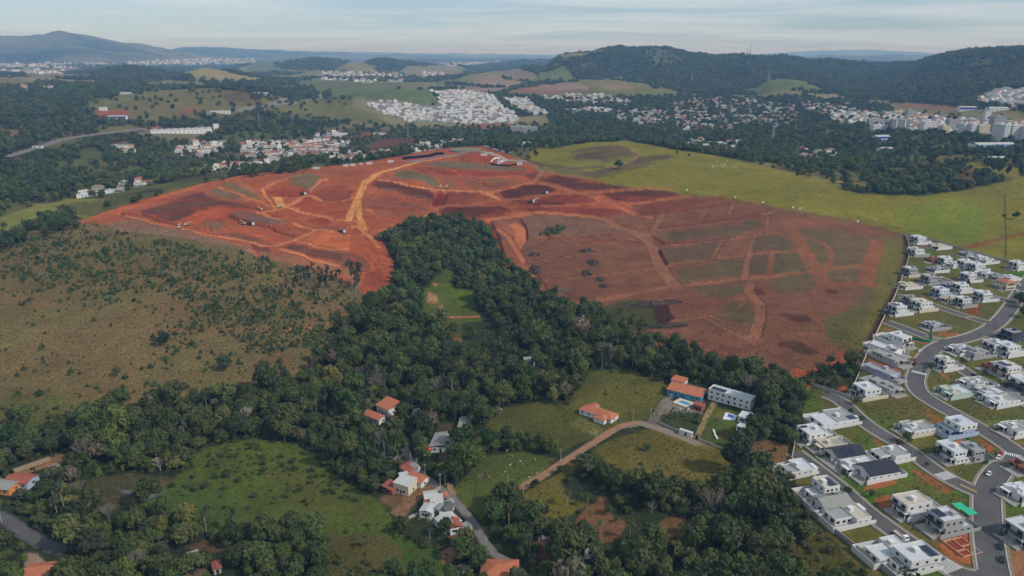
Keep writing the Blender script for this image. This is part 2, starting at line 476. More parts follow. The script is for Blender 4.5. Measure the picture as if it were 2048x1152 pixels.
# far land first: a patchwork of pasture, scrub and wood
n1 = fbm(X / 420, Y / 420, 4, 61); n2 = fbm(X / 1100, Y / 1100, 3, 62)
base = np.array(lin((104, 104, 62)), np.float32); dryf = np.array(lin((146, 132, 96)), np.float32)
t = np.clip(n2 * 1.6 + 0.5, 0, 1)[..., None]
COL[:] = base * (1 - t) + dryf * t
FOR[:] = np.clip((n1 + 0.06) * 7, 0, 1) * (RG < 9000)
FOR[:] = np.maximum(FOR, np.clip((2050 - RG) / 200, 0, 1) * .96)
COL[:] = COL * (1 - FOR[..., None]) + np.array(lin((52, 60, 40)), np.float32) * FOR[..., None]
farb = np.clip((RG - 6500) / 3000, 0, 1)
nf = np.clip(fbm(X / 900, Y / 900, 4, 66) * 3 + 0.55, 0, 1)[..., None]
COL[:] = COL * (1 - farb[..., None]) + farb[..., None] * (np.array(lin((44, 54, 42)), np.float32) * nf + np.array(lin((108, 104, 78)), np.float32) * (1 - nf))
GRS[:] = 0.6
op = np.clip((fbm(X / 75, Y / 75, 4, 68) - .05) * 6, 0, 1) * np.clip((RG - 900) / 150, 0, 1) * np.clip((2300 - RG) / 300, 0, 1)
FOR[:] = FOR * (1 - .78 * op)
tg = np.clip(fbm(X / 40, Y / 40, 3, 69) + .5, 0, 1)[..., None]
COL[:] = COL * (1 - .9 * op[..., None]) + .9 * op[..., None] * (np.array(lin((92, 96, 54)), np.float32) * tg + np.array(lin((122, 108, 72)), np.float32) * (1 - tg))
# ---- left background
OPW = FOR.copy(); OPC = COL.copy()
P(FULL, [(-60, 260), (0, 225), (120, 205), (250, 160), (420, 150), (620, 178), (700, 200), (700, 245), (560, 262), (420, 262), (200, 300), (0, 330)], WOOD, forest=1)
P(F1, [(-100, 640), (0, 600), (420, 560), (560, 470), (300, 460), (60, 430), (0, 480)], WOOD, forest=1)
P(F1, [(500, 440), (700, 380), (900, 352), (1290, 340), (1480, 380), (1720, 410), (1600, 440), (1340, 490), (1160, 510), (980, 520), (860, 540), (700, 520), (560, 490)], (116, 108, 68), warp=2, grass=1, forest=.05)
P(F1, [(1300, 370), (1420, 350), (1500, 390), (1440, 430), (1330, 420)], (88, 72, 60), .7)
P(F1, [(1030, 500), (1120, 470), (1200, 470), (1150, 500)], (130, 84, 64))
P(F1, [(560, 480), (760, 470), (770, 490), (700, 505), (580, 510)], (140, 80, 64))
P(F1, [(760, 575), (860, 558), (970, 553), (900, 578)], (162, 108, 84))
P(F1, [(740, 600), (900, 575), (1300, 560), (1290, 590), (1130, 650), (900, 640)], (122, 112, 84))
P(F1, [(1500, 470), (1700, 420), (1850, 395), (2050, 410), (2100, 480), (1900, 520), (1640, 500)], (110, 106, 64), grass=1, forest=.07)
P(F1, [(820, 310), (1000, 285), (1200, 310), (1180, 335), (900, 330)], (124, 116, 72))
P(F1, [(1040, 265), (1180, 220), (1330, 250), (1560, 290), (1640, 300), (1400, 305), (1160, 290)], (150, 136, 92), warp=2)
P(F1, [(590, 285), (640, 240), (740, 215), (860, 215), (1100, 230), (1040, 265), (820, 290), (700, 300)], (56, 62, 42), forest=.9, warp=2)
P(F1, [(1250, 240), (1450, 210), (1580, 190), (1680, 240), (1500, 250)], (104, 108, 70), warp=1)
P(F1, [(1600, 200), (1700, 180), (1850, 160), (2000, 185), (1960, 230), (1750, 245)], (50, 56, 40), forest=.9)
P(F2, [(80, 235), (150, 195), (210, 190), (290, 215), (350, 250), (200, 260)], (136, 124, 82))
P(F2, [(240, 190), (340, 165), (430, 185), (520, 210), (480, 245), (380, 260), (330, 235)], (50, 56, 40), forest=.9)
P(F2, [(440, 250), (560, 205), (760, 215), (880, 245), (760, 260), (600, 290)], (132, 122, 88))
P(F1, [(0, 460), (200, 440), (420, 450), (540, 420), (500, 340), (800, 320), (820, 360), (620, 400), (500, 450), (300, 470), (0, 490)], WOOD, forest=1)
P(F1, [(-60, 300), (0, 280), (120, 290), (230, 310), (140, 330), (0, 325)], (120, 112, 76))
P(F1, [(0, 240), (200, 235), (550, 262), (520, 280), (200, 275), (0, 255)], (122, 110, 82))
# left middle: wooded slope with small clearings
wood_again = (FOR > .8); FOR[wood_again] = np.minimum(FOR, OPW + .25)[wood_again]; _k = (op * wood_again * .8)[..., None]; COL[:] = COL * (1 - _k) + OPC * _k
for pl, c_ in (([(0, 560), (120, 590), (60, 660), (0, 640)], (132, 108, 80)), ([(560, 560), (760, 540), (880, 560), (700, 590), (560, 600)], (120, 110, 72)), ([(330, 610), (460, 580), (520, 590), (400, 620)], (136, 100, 76)), ([(1280, 620), (1460, 600), (1600, 610), (1500, 640), (1330, 650)], (92, 98, 54)), ([(250, 760), (330, 740), (420, 790), (330, 840)], (86, 92, 50)), ([(0, 860), (40, 850), (80, 880), (20, 910)], (120, 100, 70)), ([(860, 610), (1080, 660), (1000, 690), (820, 660)], (96, 98, 58)), ([(500, 420), (560, 400), (700, 400), (640, 430), (540, 440)], (110, 104, 66)), ([(1340, 720), (1700, 700), (1900, 700), (1800, 760), (1500, 780), (1380, 760)], (108, 100, 78)), ([(560, 800), (700, 780), (760, 800), (640, 840)], (98, 98, 60))):
    P(F1, pl, c_, .9, warp=1.5, grass=1, forest=.12)
for pl in ([(1000, 740), (1300, 640), (1900, 600), (2060, 640), (2060, 760), (1640, 790), (1200, 870), (1000, 900)], [(1020, 690), (1340, 630), (1340, 760), (1040, 760)]):
    P(F1, pl, (96, 88, 66), .6, forest=.2, warp=2)
P(F2, [(0, 590), (300, 580), (560, 600), (860, 640), (860, 690), (420, 740), (0, 790)], (96, 88, 66), .6, forest=.22, warp=2)
P(F2, [(290, 700), (350, 640), (540, 635), (600, 660), (520, 690), (400, 700)], (96, 66, 56))

P(F1, [(460, 700), (560, 690), (620, 740), (520, 790), (440, 760)], (84, 88, 50), grass=1)
P(F1, [(640, 850), (800, 800), (860, 815), (780, 860), (660, 875)], (92, 98, 56))
P(F1, [(600, 650), (760, 640), (830, 680), (700, 720), (640, 700)], (124, 98, 74), .8)
P(F1, [(-20, 1100), (200, 1030), (420, 985), (560, 985), (640, 990), (600, 1050), (500, 1110), (380, 1060), (250, 1110), (120, 1180), (-20, 1220)], (134, 132, 72), grass=1)
P(F1, [(290, 1030), (600, 985), (900, 945), (1180, 900), (1060, 940), (760, 1010), (560, 1090), (520, 1090)], (100, 98, 56), .8, grass=1)
S(F1, [(60, 735), (180, 700), (330, 650), (450, 625), (640, 600), (830, 580)], 15, (132, 126, 118))
S(F1, [(1190, 495), (1400, 470), (1560, 445), (1740, 430)], 13, (138, 132, 124))
S(F1, [(1560, 445), (1800, 405), (1880, 400), (1870, 370), (1850, 350)], 12, (138, 132, 124))
P(F2, [(290, 700), (350, 640), (540, 635), (600, 660), (520, 690), (400, 700)], (96, 66, 56))
P(F2, [(160, 630), (290, 600), (300, 620), (200, 645)], (134, 78, 60))
# ---- town and fields at the centre and the right
P(F2, [(60, 400), (120, 355), (340, 345), (640, 350), (690, 440), (560, 440), (240, 410)], (98, 108, 66), grass=1)
P(F2, [(0, 430), (240, 450), (330, 500), (400, 540), (120, 530), (0, 510)], (108, 104, 60), grass=1)
SUB = (132, 126, 118)
P(F2, [(230, 420), (430, 415), (660, 440), (700, 430), (640, 352), (800, 352), (1030, 380), (1060, 440), (1130, 480), (1170, 545), (820, 550), (560, 545), (400, 500)], SUB, warp=.5)
P(F2, [(1060, 395), (1220, 395), (1260, 440), (1350, 490), (1260, 500), (1130, 450)], SUB, warp=.5)
P(F2, [(820, 548), (1130, 548), (1120, 580), (960, 575)], (140, 84, 66))
P(F2, [(690, 305), (880, 270), (1060, 235), (1200, 240), (1280, 260), (1250, 300), (1100, 330), (940, 330), (780, 345)], (132, 118, 96), warp=1)
P(F2, [(690, 320), (880, 290), (900, 270), (1040, 235), (960, 245), (800, 280), (650, 305)], (112, 118, 66))
P(F2, [(800, 320), (980, 335), (1180, 335), (1100, 365), (1000, 375), (860, 345)], (140, 120, 104))
P(F2, [(900, 325), (960, 265), (1060, 275), (1220, 320), (1100, 335)], (146, 124, 104))
P(F2, [(1070, 380), (1200, 330), (1380, 305), (1480, 308), (1600, 350), (1400, 372), (1200, 382)], (132, 100, 84))
P(F2, [(1230, 345), (1300, 315), (1480, 308), (1580, 352), (1400, 355)], (150, 126, 104))
P(F2, [(1220, 295), (1280, 250), (1440, 205), (1540, 280), (1500, 300)], (106, 112, 66))
P(F2, [(1500, 300), (1640, 290), (1760, 262), (1980, 340), (2060, 370), (1800, 380), (1600, 350)], (122, 116, 74))
P(F2, [(1580, 320), (1760, 320), (1900, 345), (1700, 350)], (140, 116, 92))
P(F2, [(1600, 360), (2060, 375), (2100, 395), (1800, 390)], (110, 110, 66))
for ln in ([(650, 300), (800, 285), (990, 240)], [(740, 318), (920, 330)], [(940, 335), (1210, 335), (1230, 320)], [(1070, 280), (1230, 310), (1300, 305)],
           [(1040, 375), (1230, 325), (1500, 298)], [(1440, 205), (1300, 240), (1050, 228)], [(1710, 290), (1900, 310), (1960, 340)]):
    S(F2, ln, 22, (54, 60, 42), forest=1)
# the wooded ridge on the right
RIDGE = (54, 62, 46)
P(FULL, [(1130, 140), (1160, 118), (1240, 100), (1330, 98), (1400, 112), (1500, 113), (1600, 120), (1720, 128), (1860, 116), (1900, 103), (2000, 98), (2120, 95), (2120, 215), (1960, 218), (1850, 208),
         (1740, 200), (1640, 190), (1500, 190), (1420, 192), (1330, 175), (1240, 152), (1180, 160)], RIDGE, forest=1)
P(F3, [(-200, 130), (-60, 105), (60, 150), (100, 165), (20, 200), (-100, 190)], (86, 94, 60), .9, forest=.1)
P(F2, [(1470, 215), (1540, 230), (1640, 190), (1500, 190)], (104, 106, 66), forest=.1)
P(F3, [(440, 350), (520, 320), (610, 280), (700, 285), (820, 310), (910, 345), (800, 358), (560, 368)], (104, 112, 66), grass=1)
P(F3, [(570, 400), (740, 380), (980, 380), (1040, 400), (860, 412), (640, 410)], (142, 128, 90))
P(F3, [(1700, 190), (1850, 150), (1900, 170), (1860, 200), (1760, 205)], (96, 98, 62), forest=.2)
P(F3, [(1250, 440), (1400, 440), (1680, 445), (1700, 470), (2060, 480), (2060, 520), (1780, 505), (1500, 490)], (128, 118, 82))
P(F3, [(1300, 438), (1400, 430), (1660, 440), (1640, 452), (1400, 452)], (134, 96, 76))
P(F3, [(1380, 480), (1540, 490), (1800, 505), (2060, 515), (2060, 530), (1700, 520), (1500, 505)], (96, 102, 58))
# wooded town (houses stand among trees), the valley behind the pasture
P(F3, [(-10, 390), (200, 380), (560, 395), (1050, 405), (1250, 440), (1340, 480), (1300, 540), (1180, 560), (1100, 640), (1000, 740), (700, 700), (400, 690), (150, 680), (-150, 640), (-700, 640), (-700, 420)], (70, 72, 52), forest=.72)
P(F3, [(900, 500), (1050, 470), (1200, 480), (1400, 470), (1700, 500), (2060, 560), (2060, 650), (1700, 610), (1400, 600), (1200, 560), (1000, 540)], (118, 112, 102), forest=.12)
P(F3, [(880, 580), (950, 575), (960, 605), (890, 600)], (92, 112, 56)); P(F3, [(980, 715), (1080, 708), (1070, 735), (1000, 735)], (104, 122, 58))
P(F3, [(1820, 360), (1900, 335), (2060, 340), (2060, 450), (1900, 440), (1740, 420)], (134, 126, 118), forest=.03, warp=.5)
P(F3, [(1180, 610), (1300, 600), (1280, 660), (1200, 680)], (112, 104, 96), .8, forest=.05)
# pasture hill on the right
P(FULL, [(1062, 303), (1160, 288), (1250, 279), (1330, 296), (1440, 313), (1530, 333), (1640, 363), (1720, 388), (1850, 393), (1930, 380), (2000, 362), (2048, 352), (2200, 330), (2200, 620), (2048, 527), (1990, 520),
         (1880, 497), (1810, 490), (1640, 460), (1550, 440), (1330, 400), (1200, 372), (1100, 356), (1060, 330)], PASTURE, grass=1)
P(F3, [(1730, 760), (1800, 770), (2060, 800), (2060, 860), (1900, 850), (1740, 820)], PASTURE, grass=1)
g = np.clip(fbm(X / 70, Y / 70, 4, 71) * 2.2, -1, 1)
P(FULL, [(1760, 440), (1850, 400), (1960, 410), (1980, 460), (1900, 490), (1820, 470)], (112, 130, 54), .55, warp=6, soft=6, grass=1)
P(FULL, [(1560, 390), (1700, 400), (1800, 440), (1700, 440), (1600, 420)], (140, 132, 66), .5, warp=6, soft=6, grass=1)
P(F3, [(500, 760), (800, 830), (1000, 880), (1200, 890), (1000, 920), (700, 850), (480, 790)], (142, 128, 70), .6, warp=3, soft=3, grass=1)
# brushwood and bare soil at the upper end of the pasture
P(F2, [(1340, 740), (1480, 690), (1640, 680), (1780, 690), (1860, 730), (1700, 790), (1560, 800), (1460, 790)], (124, 120, 62), .8)
for ln in ([(1480, 715), (1640, 685), (1800, 700)], [(1520, 735), (1700, 705), (1830, 725)], [(1600, 750), (1760, 730), (1850, 745)], [(1200, 760), (1300, 790), (1480, 810), (1640, 800)], [(1560, 840), (1760, 800), (1900, 750), (2040, 730)], [(1600, 850), (1800, 790), (2050, 745)]):
    S(F2, ln, 13, (98, 78, 62), .85, warp=1.2)
P(F2, [(1470, 712), (1560, 690), (1660, 678), (1800, 690), (1860, 725), (1760, 752), (1600, 752), (1520, 735)], (94, 72, 58), .75, warp=4, soft=1); P(F2, [(1560, 835), (1700, 815), (1880, 765), (2040, 740), (2060, 750), (1900, 790), (1700, 850), (1600, 858)], (96, 80, 60), .7, warp=3)
S(F2, [(1830, 700), (1870, 730), (1800, 780), (1700, 810)], 6, (142, 112, 80))
P(F2, [(1290, 780), (1500, 815), (1660, 830), (1600, 860), (1380, 830)], (112, 98, 66), .9)
# tracks in the pasture
S(Q1, [(1440, 225), (1560, 230), (1700, 190), (1900, 150), (2100, 100), (2300, 60)], 6, (128, 74, 56), .9); S(Q1, [(1560, 240), (1700, 215), (1840, 200)], 3, (116, 72, 54), .8)
S(Q1, [(560, -50), (900, 40), (1300, 130), (1560, 170), (1900, 235), (2200, 280)], 1.2, (92, 82, 52), .8)
S(FULL, [(2009, 390), (2011, 440), (2012, 480), (2010, 520)], 1.6, (74, 72, 44), .9)
S(F3, [(1840, 880), (1920, 970), (2060, 980)], 1.5, (92, 82, 52), .8)
S(F3, [(60, 940), (600, 1040), (1100, 1110), (1340, 1150)], 2.5, (110, 78, 56), .9)
S(F3, [(420, 770), (700, 840), (1000, 890), (1300, 905), (1700, 900)], 2, (118, 104, 60), .6)
P(F3, [(1540, 880), (1640, 840), (1760, 800), (1830, 840), (1740, 880)], (112, 84, 60), .8, warp=2)

# ---- scrub field on the left
P(FULL, [(-100, 500), (0, 478), (180, 434), (350, 452), (520, 498), (600, 518), (700, 562), (750, 600), (700, 650), (650, 710), (600, 765), (480, 790), (350, 805), (200, 820), (0, 850), (-100, 860)], DRY, scrub=.35, grass=1)
nn = (0.5 + fbm(X / 38, Y / 38, 4, 73))[..., None]
SCf = SCR[..., None]
COL[:] = np.where(SCf > .1, COL * (1 - .45 * np.clip(nn, 0, 1)) + np.array(lin((128, 96, 74)), np.float32) * .45 * np.clip(nn, 0, 1), COL)
def scr(frame, pts, d): 
    s, m = poly_mask(fr(frame, pts), 3, 4); SCR[s] = SCR[s] * (1 - m) + d * m
scr(Z6, [(0, 160), (300, 90), (600, 60), (1000, 100), (1500, 190), (1800, 280), (2040, 330), (2040, 800), (1800, 780), (1200, 560), (900, 480), (300, 430), (0, 420)], .5)
scr(Z6, [(400, 560), (1000, 600), (1100, 740), (1000, 1150), (0, 1150), (0, 480)], .2)
scr(Z6, [(1200, 480), (1700, 520), (2040, 600), (2040, 900), (1700, 900), (1300, 640)], .7)
scr(Z7, [(250, 350), (450, 300), (700, 340), (720, 480), (500, 520), (300, 480)], 1.0)
scr(Z3, [(180, 430), (700, 490), (1180, 640), (1150, 690), (600, 560), (200, 480)], .12)
P(FULL, [(-100, 800), (0, 795), (150, 800), (230, 810), (140, 850), (0, 870), (-100, 870)], (104, 104, 58), .8, scrub=.02, grass=1, warp=3)
S(Z6, [(0, 750), (600, 752), (1100, 745), (1500, 740), (2040, 742)], 1.3, (136, 114, 82), .8, scrub=None)
S(Z6, [(1100, 745), (1500, 735), (1900, 745)], 5, (138, 96, 74), .6, scrub=None)
S(Z7, [(250, 340), (420, 325), (530, 300), (620, 293)], 3.5, (168, 124, 96), scrub=None)
S(Z7, [(600, 330), (700, 360), (800, 390)], 2, (150, 118, 92), scrub=None)
S(Z7, [(0, 650), (120, 560), (290, 430)], 2.2, (142, 116, 88), .8, scrub=None)
P(Z7, [(0, 520), (250, 500), (280, 560), (200, 700), (60, 730), (0, 700)], (122, 92, 70), .5, warp=3, scrub=None)
P(Z7, [(560, 200), (640, 170), (760, 180), (700, 230), (600, 250)], (128, 98, 74), .7, scrub=.3)

# ---- the earthworks
P(FULL, [(176, 446), (245, 410), (330, 387), (420, 366), (560, 346), (700, 328), (820, 309), (900, 296), (960, 292), (1000, 305), (1050, 322), (1100, 345), (1180, 360), (1250, 374), (1330, 385), (1450, 402), (1550, 420),
         (1640, 440), (1810, 475), (1800, 520), (1782, 575), (1760, 640), (1730, 710), (1700, 775), (1650, 790), (1600, 775), (1560, 755), (1500, 738), (1420, 718), (1300, 690), (1255, 672), (1200, 640), (1180, 612), (1130, 600), (1080, 565), (1050, 540), (1010, 528),
         (985, 450), (935, 440), (880, 432), (830, 440), (790, 460), (765, 480), (770, 500), (785, 540), (780, 600), (745, 614), (715, 575), (640, 548), (590, 532), (520, 512), (440, 487), (350, 467), (240, 452)], EARTH, warp=.6)
P(Z5, [(60, 140), (300, 90), (800, 110), (1100, 100), (1700, 10), (2100, 60), (2900, 250), (2860, 500), (2700, 900), (2500, 1300), (2200, 1260), (1700, 1120), (1200, 1000), (980, 900), (700, 760), (560, 690), (420, 560), (320, 420), (150, 440)], PURPLE, .85, warp=1.5)
P(Q1, [(90, 20), (400, 80), (800, 160), (1040, 130), (1062, 300), (1000, 500), (900, 720), (780, 900), (680, 1130), (520, 1130), (420, 900), (250, 700), (60, 640), (-100, 560), (-100, 200), (40, 150)], (102, 92, 64), .75, warp=3, soft=2, grass=.8)
P(Q1, [(840, 180), (1046, 145), (1060, 330), (985, 520), (890, 750), (720, 1080), (560, 1100), (660, 900), (760, 700), (800, 560)], (112, 104, 56), .9, warp=3, soft=2, grass=1)
P(Q1, [(330, 560), (640, 540), (700, 600), (600, 700), (420, 800), (230, 800), (0, 720), (0, 640)], (122, 84, 72), .8, warp=3, soft=2)
P(Q1, [(350, 840), (640, 700), (760, 760), (640, 1000), (520, 1060), (380, 960)], (100, 94, 54), .85, warp=3, soft=2, grass=1)
n = fbm(X / 25, Y / 25, 4, 75)
# left half
P(Z3, [(170, 430), (400, 392), (700, 480), (1130, 590), (1190, 650), (900, 565), (500, 505), (240, 462)], (134, 108, 92), .9, warp=1.5)
P(Z3, [(1190, 600), (1400, 640), (1700, 720), (1860, 760), (1880, 800), (1600, 760), (1300, 700)], (142, 104, 86), .8, warp=1.5)
P(Z3, [(1850, 740), (2010, 750), (2090, 900), (2080, 980), (1980, 985), (1900, 900)], (142, 78, 60), .8)
P(Z3, [(390, 345), (835, 205), (850, 240), (1240, 335), (1090, 322), (930, 318), (700, 385), (640, 412), (430, 362)], (98, 62, 55), warp=.4)
P(Z3, [(690, 395), (800, 340), (930, 318), (1090, 328), (1210, 352), (1010, 385), (880, 420), (800, 447), (740, 432)], (172, 86, 56), warp=.6)
P(Z3, [(860, 205), (920, 185), (1040, 225), (1130, 265), (1000, 262)], GREYG, .9); P(Z3, [(950, 175), (1010, 150), (1130, 190), (1250, 282), (1130, 245)], GREYG, .9)
P(Z3, [(1390, 140), (1440, 100), (1500, 85), (1640, 110), (1630, 160), (1560, 200), (1450, 175)], GREYG, .85, warp=1.5)
P(Z3, [(1060, 150), (1130, 160), (1290, 300), (1240, 275), (1130, 190)], (158, 100, 84))
P(Z3, [(1255, 205), (1330, 182), (1450, 187), (1560, 215), (1480, 250), (1340, 247), (1270, 232)], (138, 64, 48), warp=.6, dz=-2.6)
P(Z3, [(1590, 222), (1700, 155), (1800, 170), (1845, 200), (1820, 250), (1700, 280), (1620, 258)], (134, 70, 54), warp=.6, dz=-2)
P(Z3, [(1390, 292), (1520, 252), (1640, 280), (1800, 340), (1820, 387), (1680, 382), (1500, 332)], (156, 80, 62), warp=.8)
P(Z3, [(1390, 292), (1520, 252), (1600, 270), (1560, 300), (1500, 330)], (140, 66, 52), .7, warp=1)
P(Z3, [(1280, 372), (1400, 346), (1560, 372), (1640, 392), (1540, 422), (1380, 422)], (154, 82, 64), warp=.8); P(Z3, [(1540, 422), (1640, 390), (1710, 412), (1660, 442)], (128, 64, 50))
P(Z3, [(1010, 382), (1100, 362), (1230, 387), (1450, 442), (1300, 446), (1150, 422)], (120, 94, 80), dz=3); P(Z3, [(800, 462), (880, 412), (960, 422), (1010, 452), (920, 482)], (122, 90, 76), dz=3.5)
P(Z3, [(920, 490), (1060, 482), (1280, 560), (1270, 582), (1150, 562)], (124, 78, 66)); P(Z3, [(1150, 572), (1290, 592), (1290, 617), (1180, 607)], (112, 66, 56))
P(Z3, [(1380, 592), (1440, 572), (1600, 602), (1900, 662), (1970, 702), (1960, 732), (1800, 702), (1560, 652)], (106, 68, 60), warp=.5)
P(Z3, [(1490, 540), (1640, 492), (1880, 522), (1935, 580), (1850, 612), (1640, 572)], (182, 102, 70), warp=1.5); P(Z3, [(1000, 470), (1150, 450), (1400, 520), (1380, 560), (1200, 530)], (168, 90, 64), .8, warp=1.5)
P(Z3, [(1640, 455), (1760, 450), (1820, 470), (1740, 480)], (122, 80, 66), .8); P(Z3, [(1930, 520), (2033, 505), (2080, 530), (1990, 545)], (112, 60, 50), .8)
P(Z3, [(1640, 60), (1760, 70), (1900, 90), (1820, 110), (1700, 105)], (132, 78, 62), .7, warp=2)
DK = (104, 46, 36)
S(Z3, [(255, 360), (415, 372), (560, 410), (690, 448)], 5, DK, dz=-2.6); S(Z3, [(1010, 388), (1130, 420), (1300, 465), (1440, 512)], 5, DK, dz=-2.6); S(Z3, [(1620, 290), (1700, 268), (1760, 285)], 4, DK)
S(Z3, [(1000, 395), (880, 425), (800, 450)], 4, (150, 56, 42)); S(Z3, [(1180, 610), (1200, 660)], 3, (170, 92, 66))
S(Z3, [(20, 425), (200, 352), (420, 290), (640, 218), (850, 160), (1100, 110), (1500, 62), (2040, 14), (2200, 0)], 11, ORANGE, warp=.6)
S(Z3, [(120, 400), (420, 300), (850, 170), (1500, 70)], 3, (188, 116, 82), .7)
for ln, w in (([(700, 470), (900, 505), (1060, 535), (1200, 570), (1320, 577), (1450, 545), (1530, 512), (1600, 476)], 5), ([(690, 460), (400, 400), (250, 360)], 4), ([(1200, 360), (1300, 350), (1390, 320), (1480, 270), (1540, 235)], 6),
              ([(1390, 320), (1550, 362), (1700, 395), (1880, 412), (1935, 470)], 6), ([(1240, 362), (1400, 420), (1590, 466), (1760, 497), (1900, 512)], 6), ([(1540, 235), (1640, 270), (1780, 275), (1880, 240), (1910, 170)], 6),
              ([(1460, 550), (1700, 602), (1900, 615), (1990, 700), (1990, 745)], 5), ([(1370, 602), (1500, 642), (1700, 702), (1860, 742), (2010, 747), (2000, 640), (1940, 560), (1920, 510)], 6), ([(1250, 230), (1235, 190), (1330, 150), (1500, 95)], 4), ([(930, 180), (1130, 250), (1280, 305)], 3), ([(1330, 330), (1300, 290), (1250, 230)], 4), ([(1560, 210), (1640, 130), (1700, 140)], 4)):
    S(Z3, ln, w + 2.5, (140, 66, 48), .45); S(Z3, ln, w, TRACK, dz=-.9)
S(Z3, [(1330, 250), (1370, 312)], 10, YTRACK); S(Z3, [(2033, 95), (1930, 140), (1900, 200), (1880, 290), (1890, 380), (1940, 460), (1925, 510)], 7, YTRACK)
# middle
P(Z4, [(0, 640), (100, 640), (230, 700), (300, 840), (292, 960), (270, 1060), (250, 1112), (120, 1080), (60, 1000), (40, 900), (0, 860)], (164, 88, 64), warp=.8)
P(Z4, [(-60, 770), (90, 782), (140, 842), (130, 882), (-60, 870)], (124, 78, 66)); P(Z4, [(90, 900), (200, 890), (240, 960), (180, 1060), (110, 1000)], (142, 74, 58), .8, warp=2)
P(Z4, [(140, 290), (200, 278), (330, 290), (560, 350), (575, 400), (540, 412), (380, 372), (300, 345), (200, 332)], (88, 50, 44), warp=.4); P(Z4, [(200, 322), (260, 320), (320, 352), (300, 362)], (118, 92, 76), .8); P(Z4, [(350, 372), (480, 372), (550, 402), (540, 412), (420, 392)], (112, 96, 70), .8)
P(Z4, [(100, 370), (180, 370), (400, 422), (540, 442), (540, 472), (440, 512), (300, 542), (180, 502), (110, 432)], (140, 84, 66), warp=.6)
P(Z4, [(290, 225), (380, 205), (520, 235), (615, 300), (600, 322), (480, 290), (350, 260)], (112, 102, 76)); P(Z4, [(610, 255), (700, 265), (740, 320), (660, 322)], (122, 92, 74), .8)
P(Z4, [(550, 420), (590, 340), (672, 345), (640, 432), (560, 442)], (122, 46, 36), warp=.6, dz=-2.6); P(Z4, [(670, 352), (860, 355), (950, 390), (920, 415), (800, 430), (660, 432)], (122, 66, 54), warp=.6)
P(Z4, [(760, 425), (850, 372), (940, 390), (900, 415)], (160, 84, 62), .6); P(Z4, [(470, 165), (600, 140), (900, 150), (1190, 190), (1200, 206), (900, 206), (650, 190)], (118, 102, 76), warp=.6, grass=.8)
P(Z4, [(395, 180), (600, 198), (900, 212), (1290, 208), (1150, 236), (900, 240), (600, 224), (480, 216)], (140, 66, 50), warp=.5, dz=-2.2)
P(Z4, [(700, 250), (800, 245), (900, 250), (1000, 260), (1150, 282), (1050, 320), (900, 337), (820, 312)], (134, 84, 68), warp=.8); P(Z4, [(900, 270), (1010, 262), (1080, 280), (980, 290)], (116, 100, 74), .7)
P(Z4, [(1010, 362), (1100, 330), (1250, 305), (1400, 320), (1380, 350), (1200, 387), (1050, 396)], (84, 48, 43), warp=.4); P(Z4, [(1170, 240), (1280, 220), (1250, 270), (1200, 265)], (102, 56, 50))
P(Z4, [(1270, 266), (1400, 238), (1480, 255), (1560, 270), (1530, 282), (1400, 300)], (84, 50, 45), warp=.4); P(Z4, [(1410, 306), (1520, 280), (1700, 290), (1900, 320), (1850, 337), (1600, 350), (1480, 336)], (84, 50, 45), warp=.4)
P(Z5, [(1010, 70), (1090, -12), (1500, -25), (2060, 62), (1700, 34), (1100, 112)], (122, 80, 62), .85, warp=1.5); P(Z4, [(1700, 372), (1760, 340), (2033, 332), (2180, 352), (2230, 368), (2120, 388), (2033, 402), (1900, 422), (1800, 412)], (86, 47, 42), warp=.4); P(Z4, [(1830, 380), (1960, 375), (2033, 395), (1900, 412)], (132, 70, 56), .7)
P(Z4, [(1060, 420), (1200, 395), (1500, 370), (1620, 380), (1695, 410), (1600, 432), (1400, 452), (1200, 442)], (124, 60, 48), warp=.6); P(Z4, [(1240, 430), (1300, 404), (1450, 415), (1440, 430), (1300, 436)], (72, 38, 33), dz=-2)
P(Z4, [(600, 472), (700, 455), (1000, 442), (1100, 482), (1000, 512), (900, 527), (700, 522), (620, 502)], (92, 50, 43), warp=.5); P(Z4, [(860, 500), (1000, 470), (1060, 490), (920, 522)], (140, 70, 56), .7)
P(Z4, [(1090, 462), (1300, 450), (1600, 460), (1850, 470), (1885, 500), (1700, 522), (1400, 490), (1200, 480)], (122, 58, 46), warp=.6); P(Z4, [(1210, 450), (1350, 455), (1340, 472), (1220, 470)], (96, 46, 38))
P(Z4, [(1905, 442), (2033, 425), (2220, 408), (2420, 400), (2560, 392), (2300, 452), (2110, 485), (1960, 492)], (112, 64, 52), warp=.6); P(Z4, [(740, 135), (830, 108), (1000, 112), (1012, 140), (930, 172), (800, 152)], (152, 74, 56), warp=.5, dz=3.5)
P(Z4, [(360, 130), (560, 100), (640, 70), (720, 65), (720, 100), (640, 125), (420, 150)], (166, 84, 62), warp=.5)
P(Z4, [(1150, 522), (1300, 506), (1580, 532), (1830, 582), (1842, 626), (1600, 642), (1400, 652), (1210, 667), (1190, 582)], (124, 92, 80), warp=.8); P(Z4, [(1280, 642), (1340, 610), (1440, 578), (1472, 606), (1380, 640)], (78, 92, 50), warp=1, grass=1, scrub=.8)
P(Z4, [(1060, 560), (1130, 553), (1192, 610), (1194, 680), (1150, 762), (1110, 702), (1120, 652), (1050, 602)], (180, 112, 80), warp=.6); P(Z4, [(970, 562), (1060, 552), (1130, 622), (1100, 662), (1010, 612)], (148, 94, 76), warp=.6)
S(Z4, [(945, 562), (990, 652), (1020, 762), (1062, 852)], 7, (150, 68, 52), dz=-2.6); S(Z4, [(1150, 530), (1195, 600), (1200, 680), (1500, 660), (1800, 640)], 2.5, (112, 56, 45), dz=-2)
P(Z4, [(1020, 680), (1100, 690), (1170, 780), (1190, 850), (1080, 850), (1050, 760)], (142, 86, 68), .8)
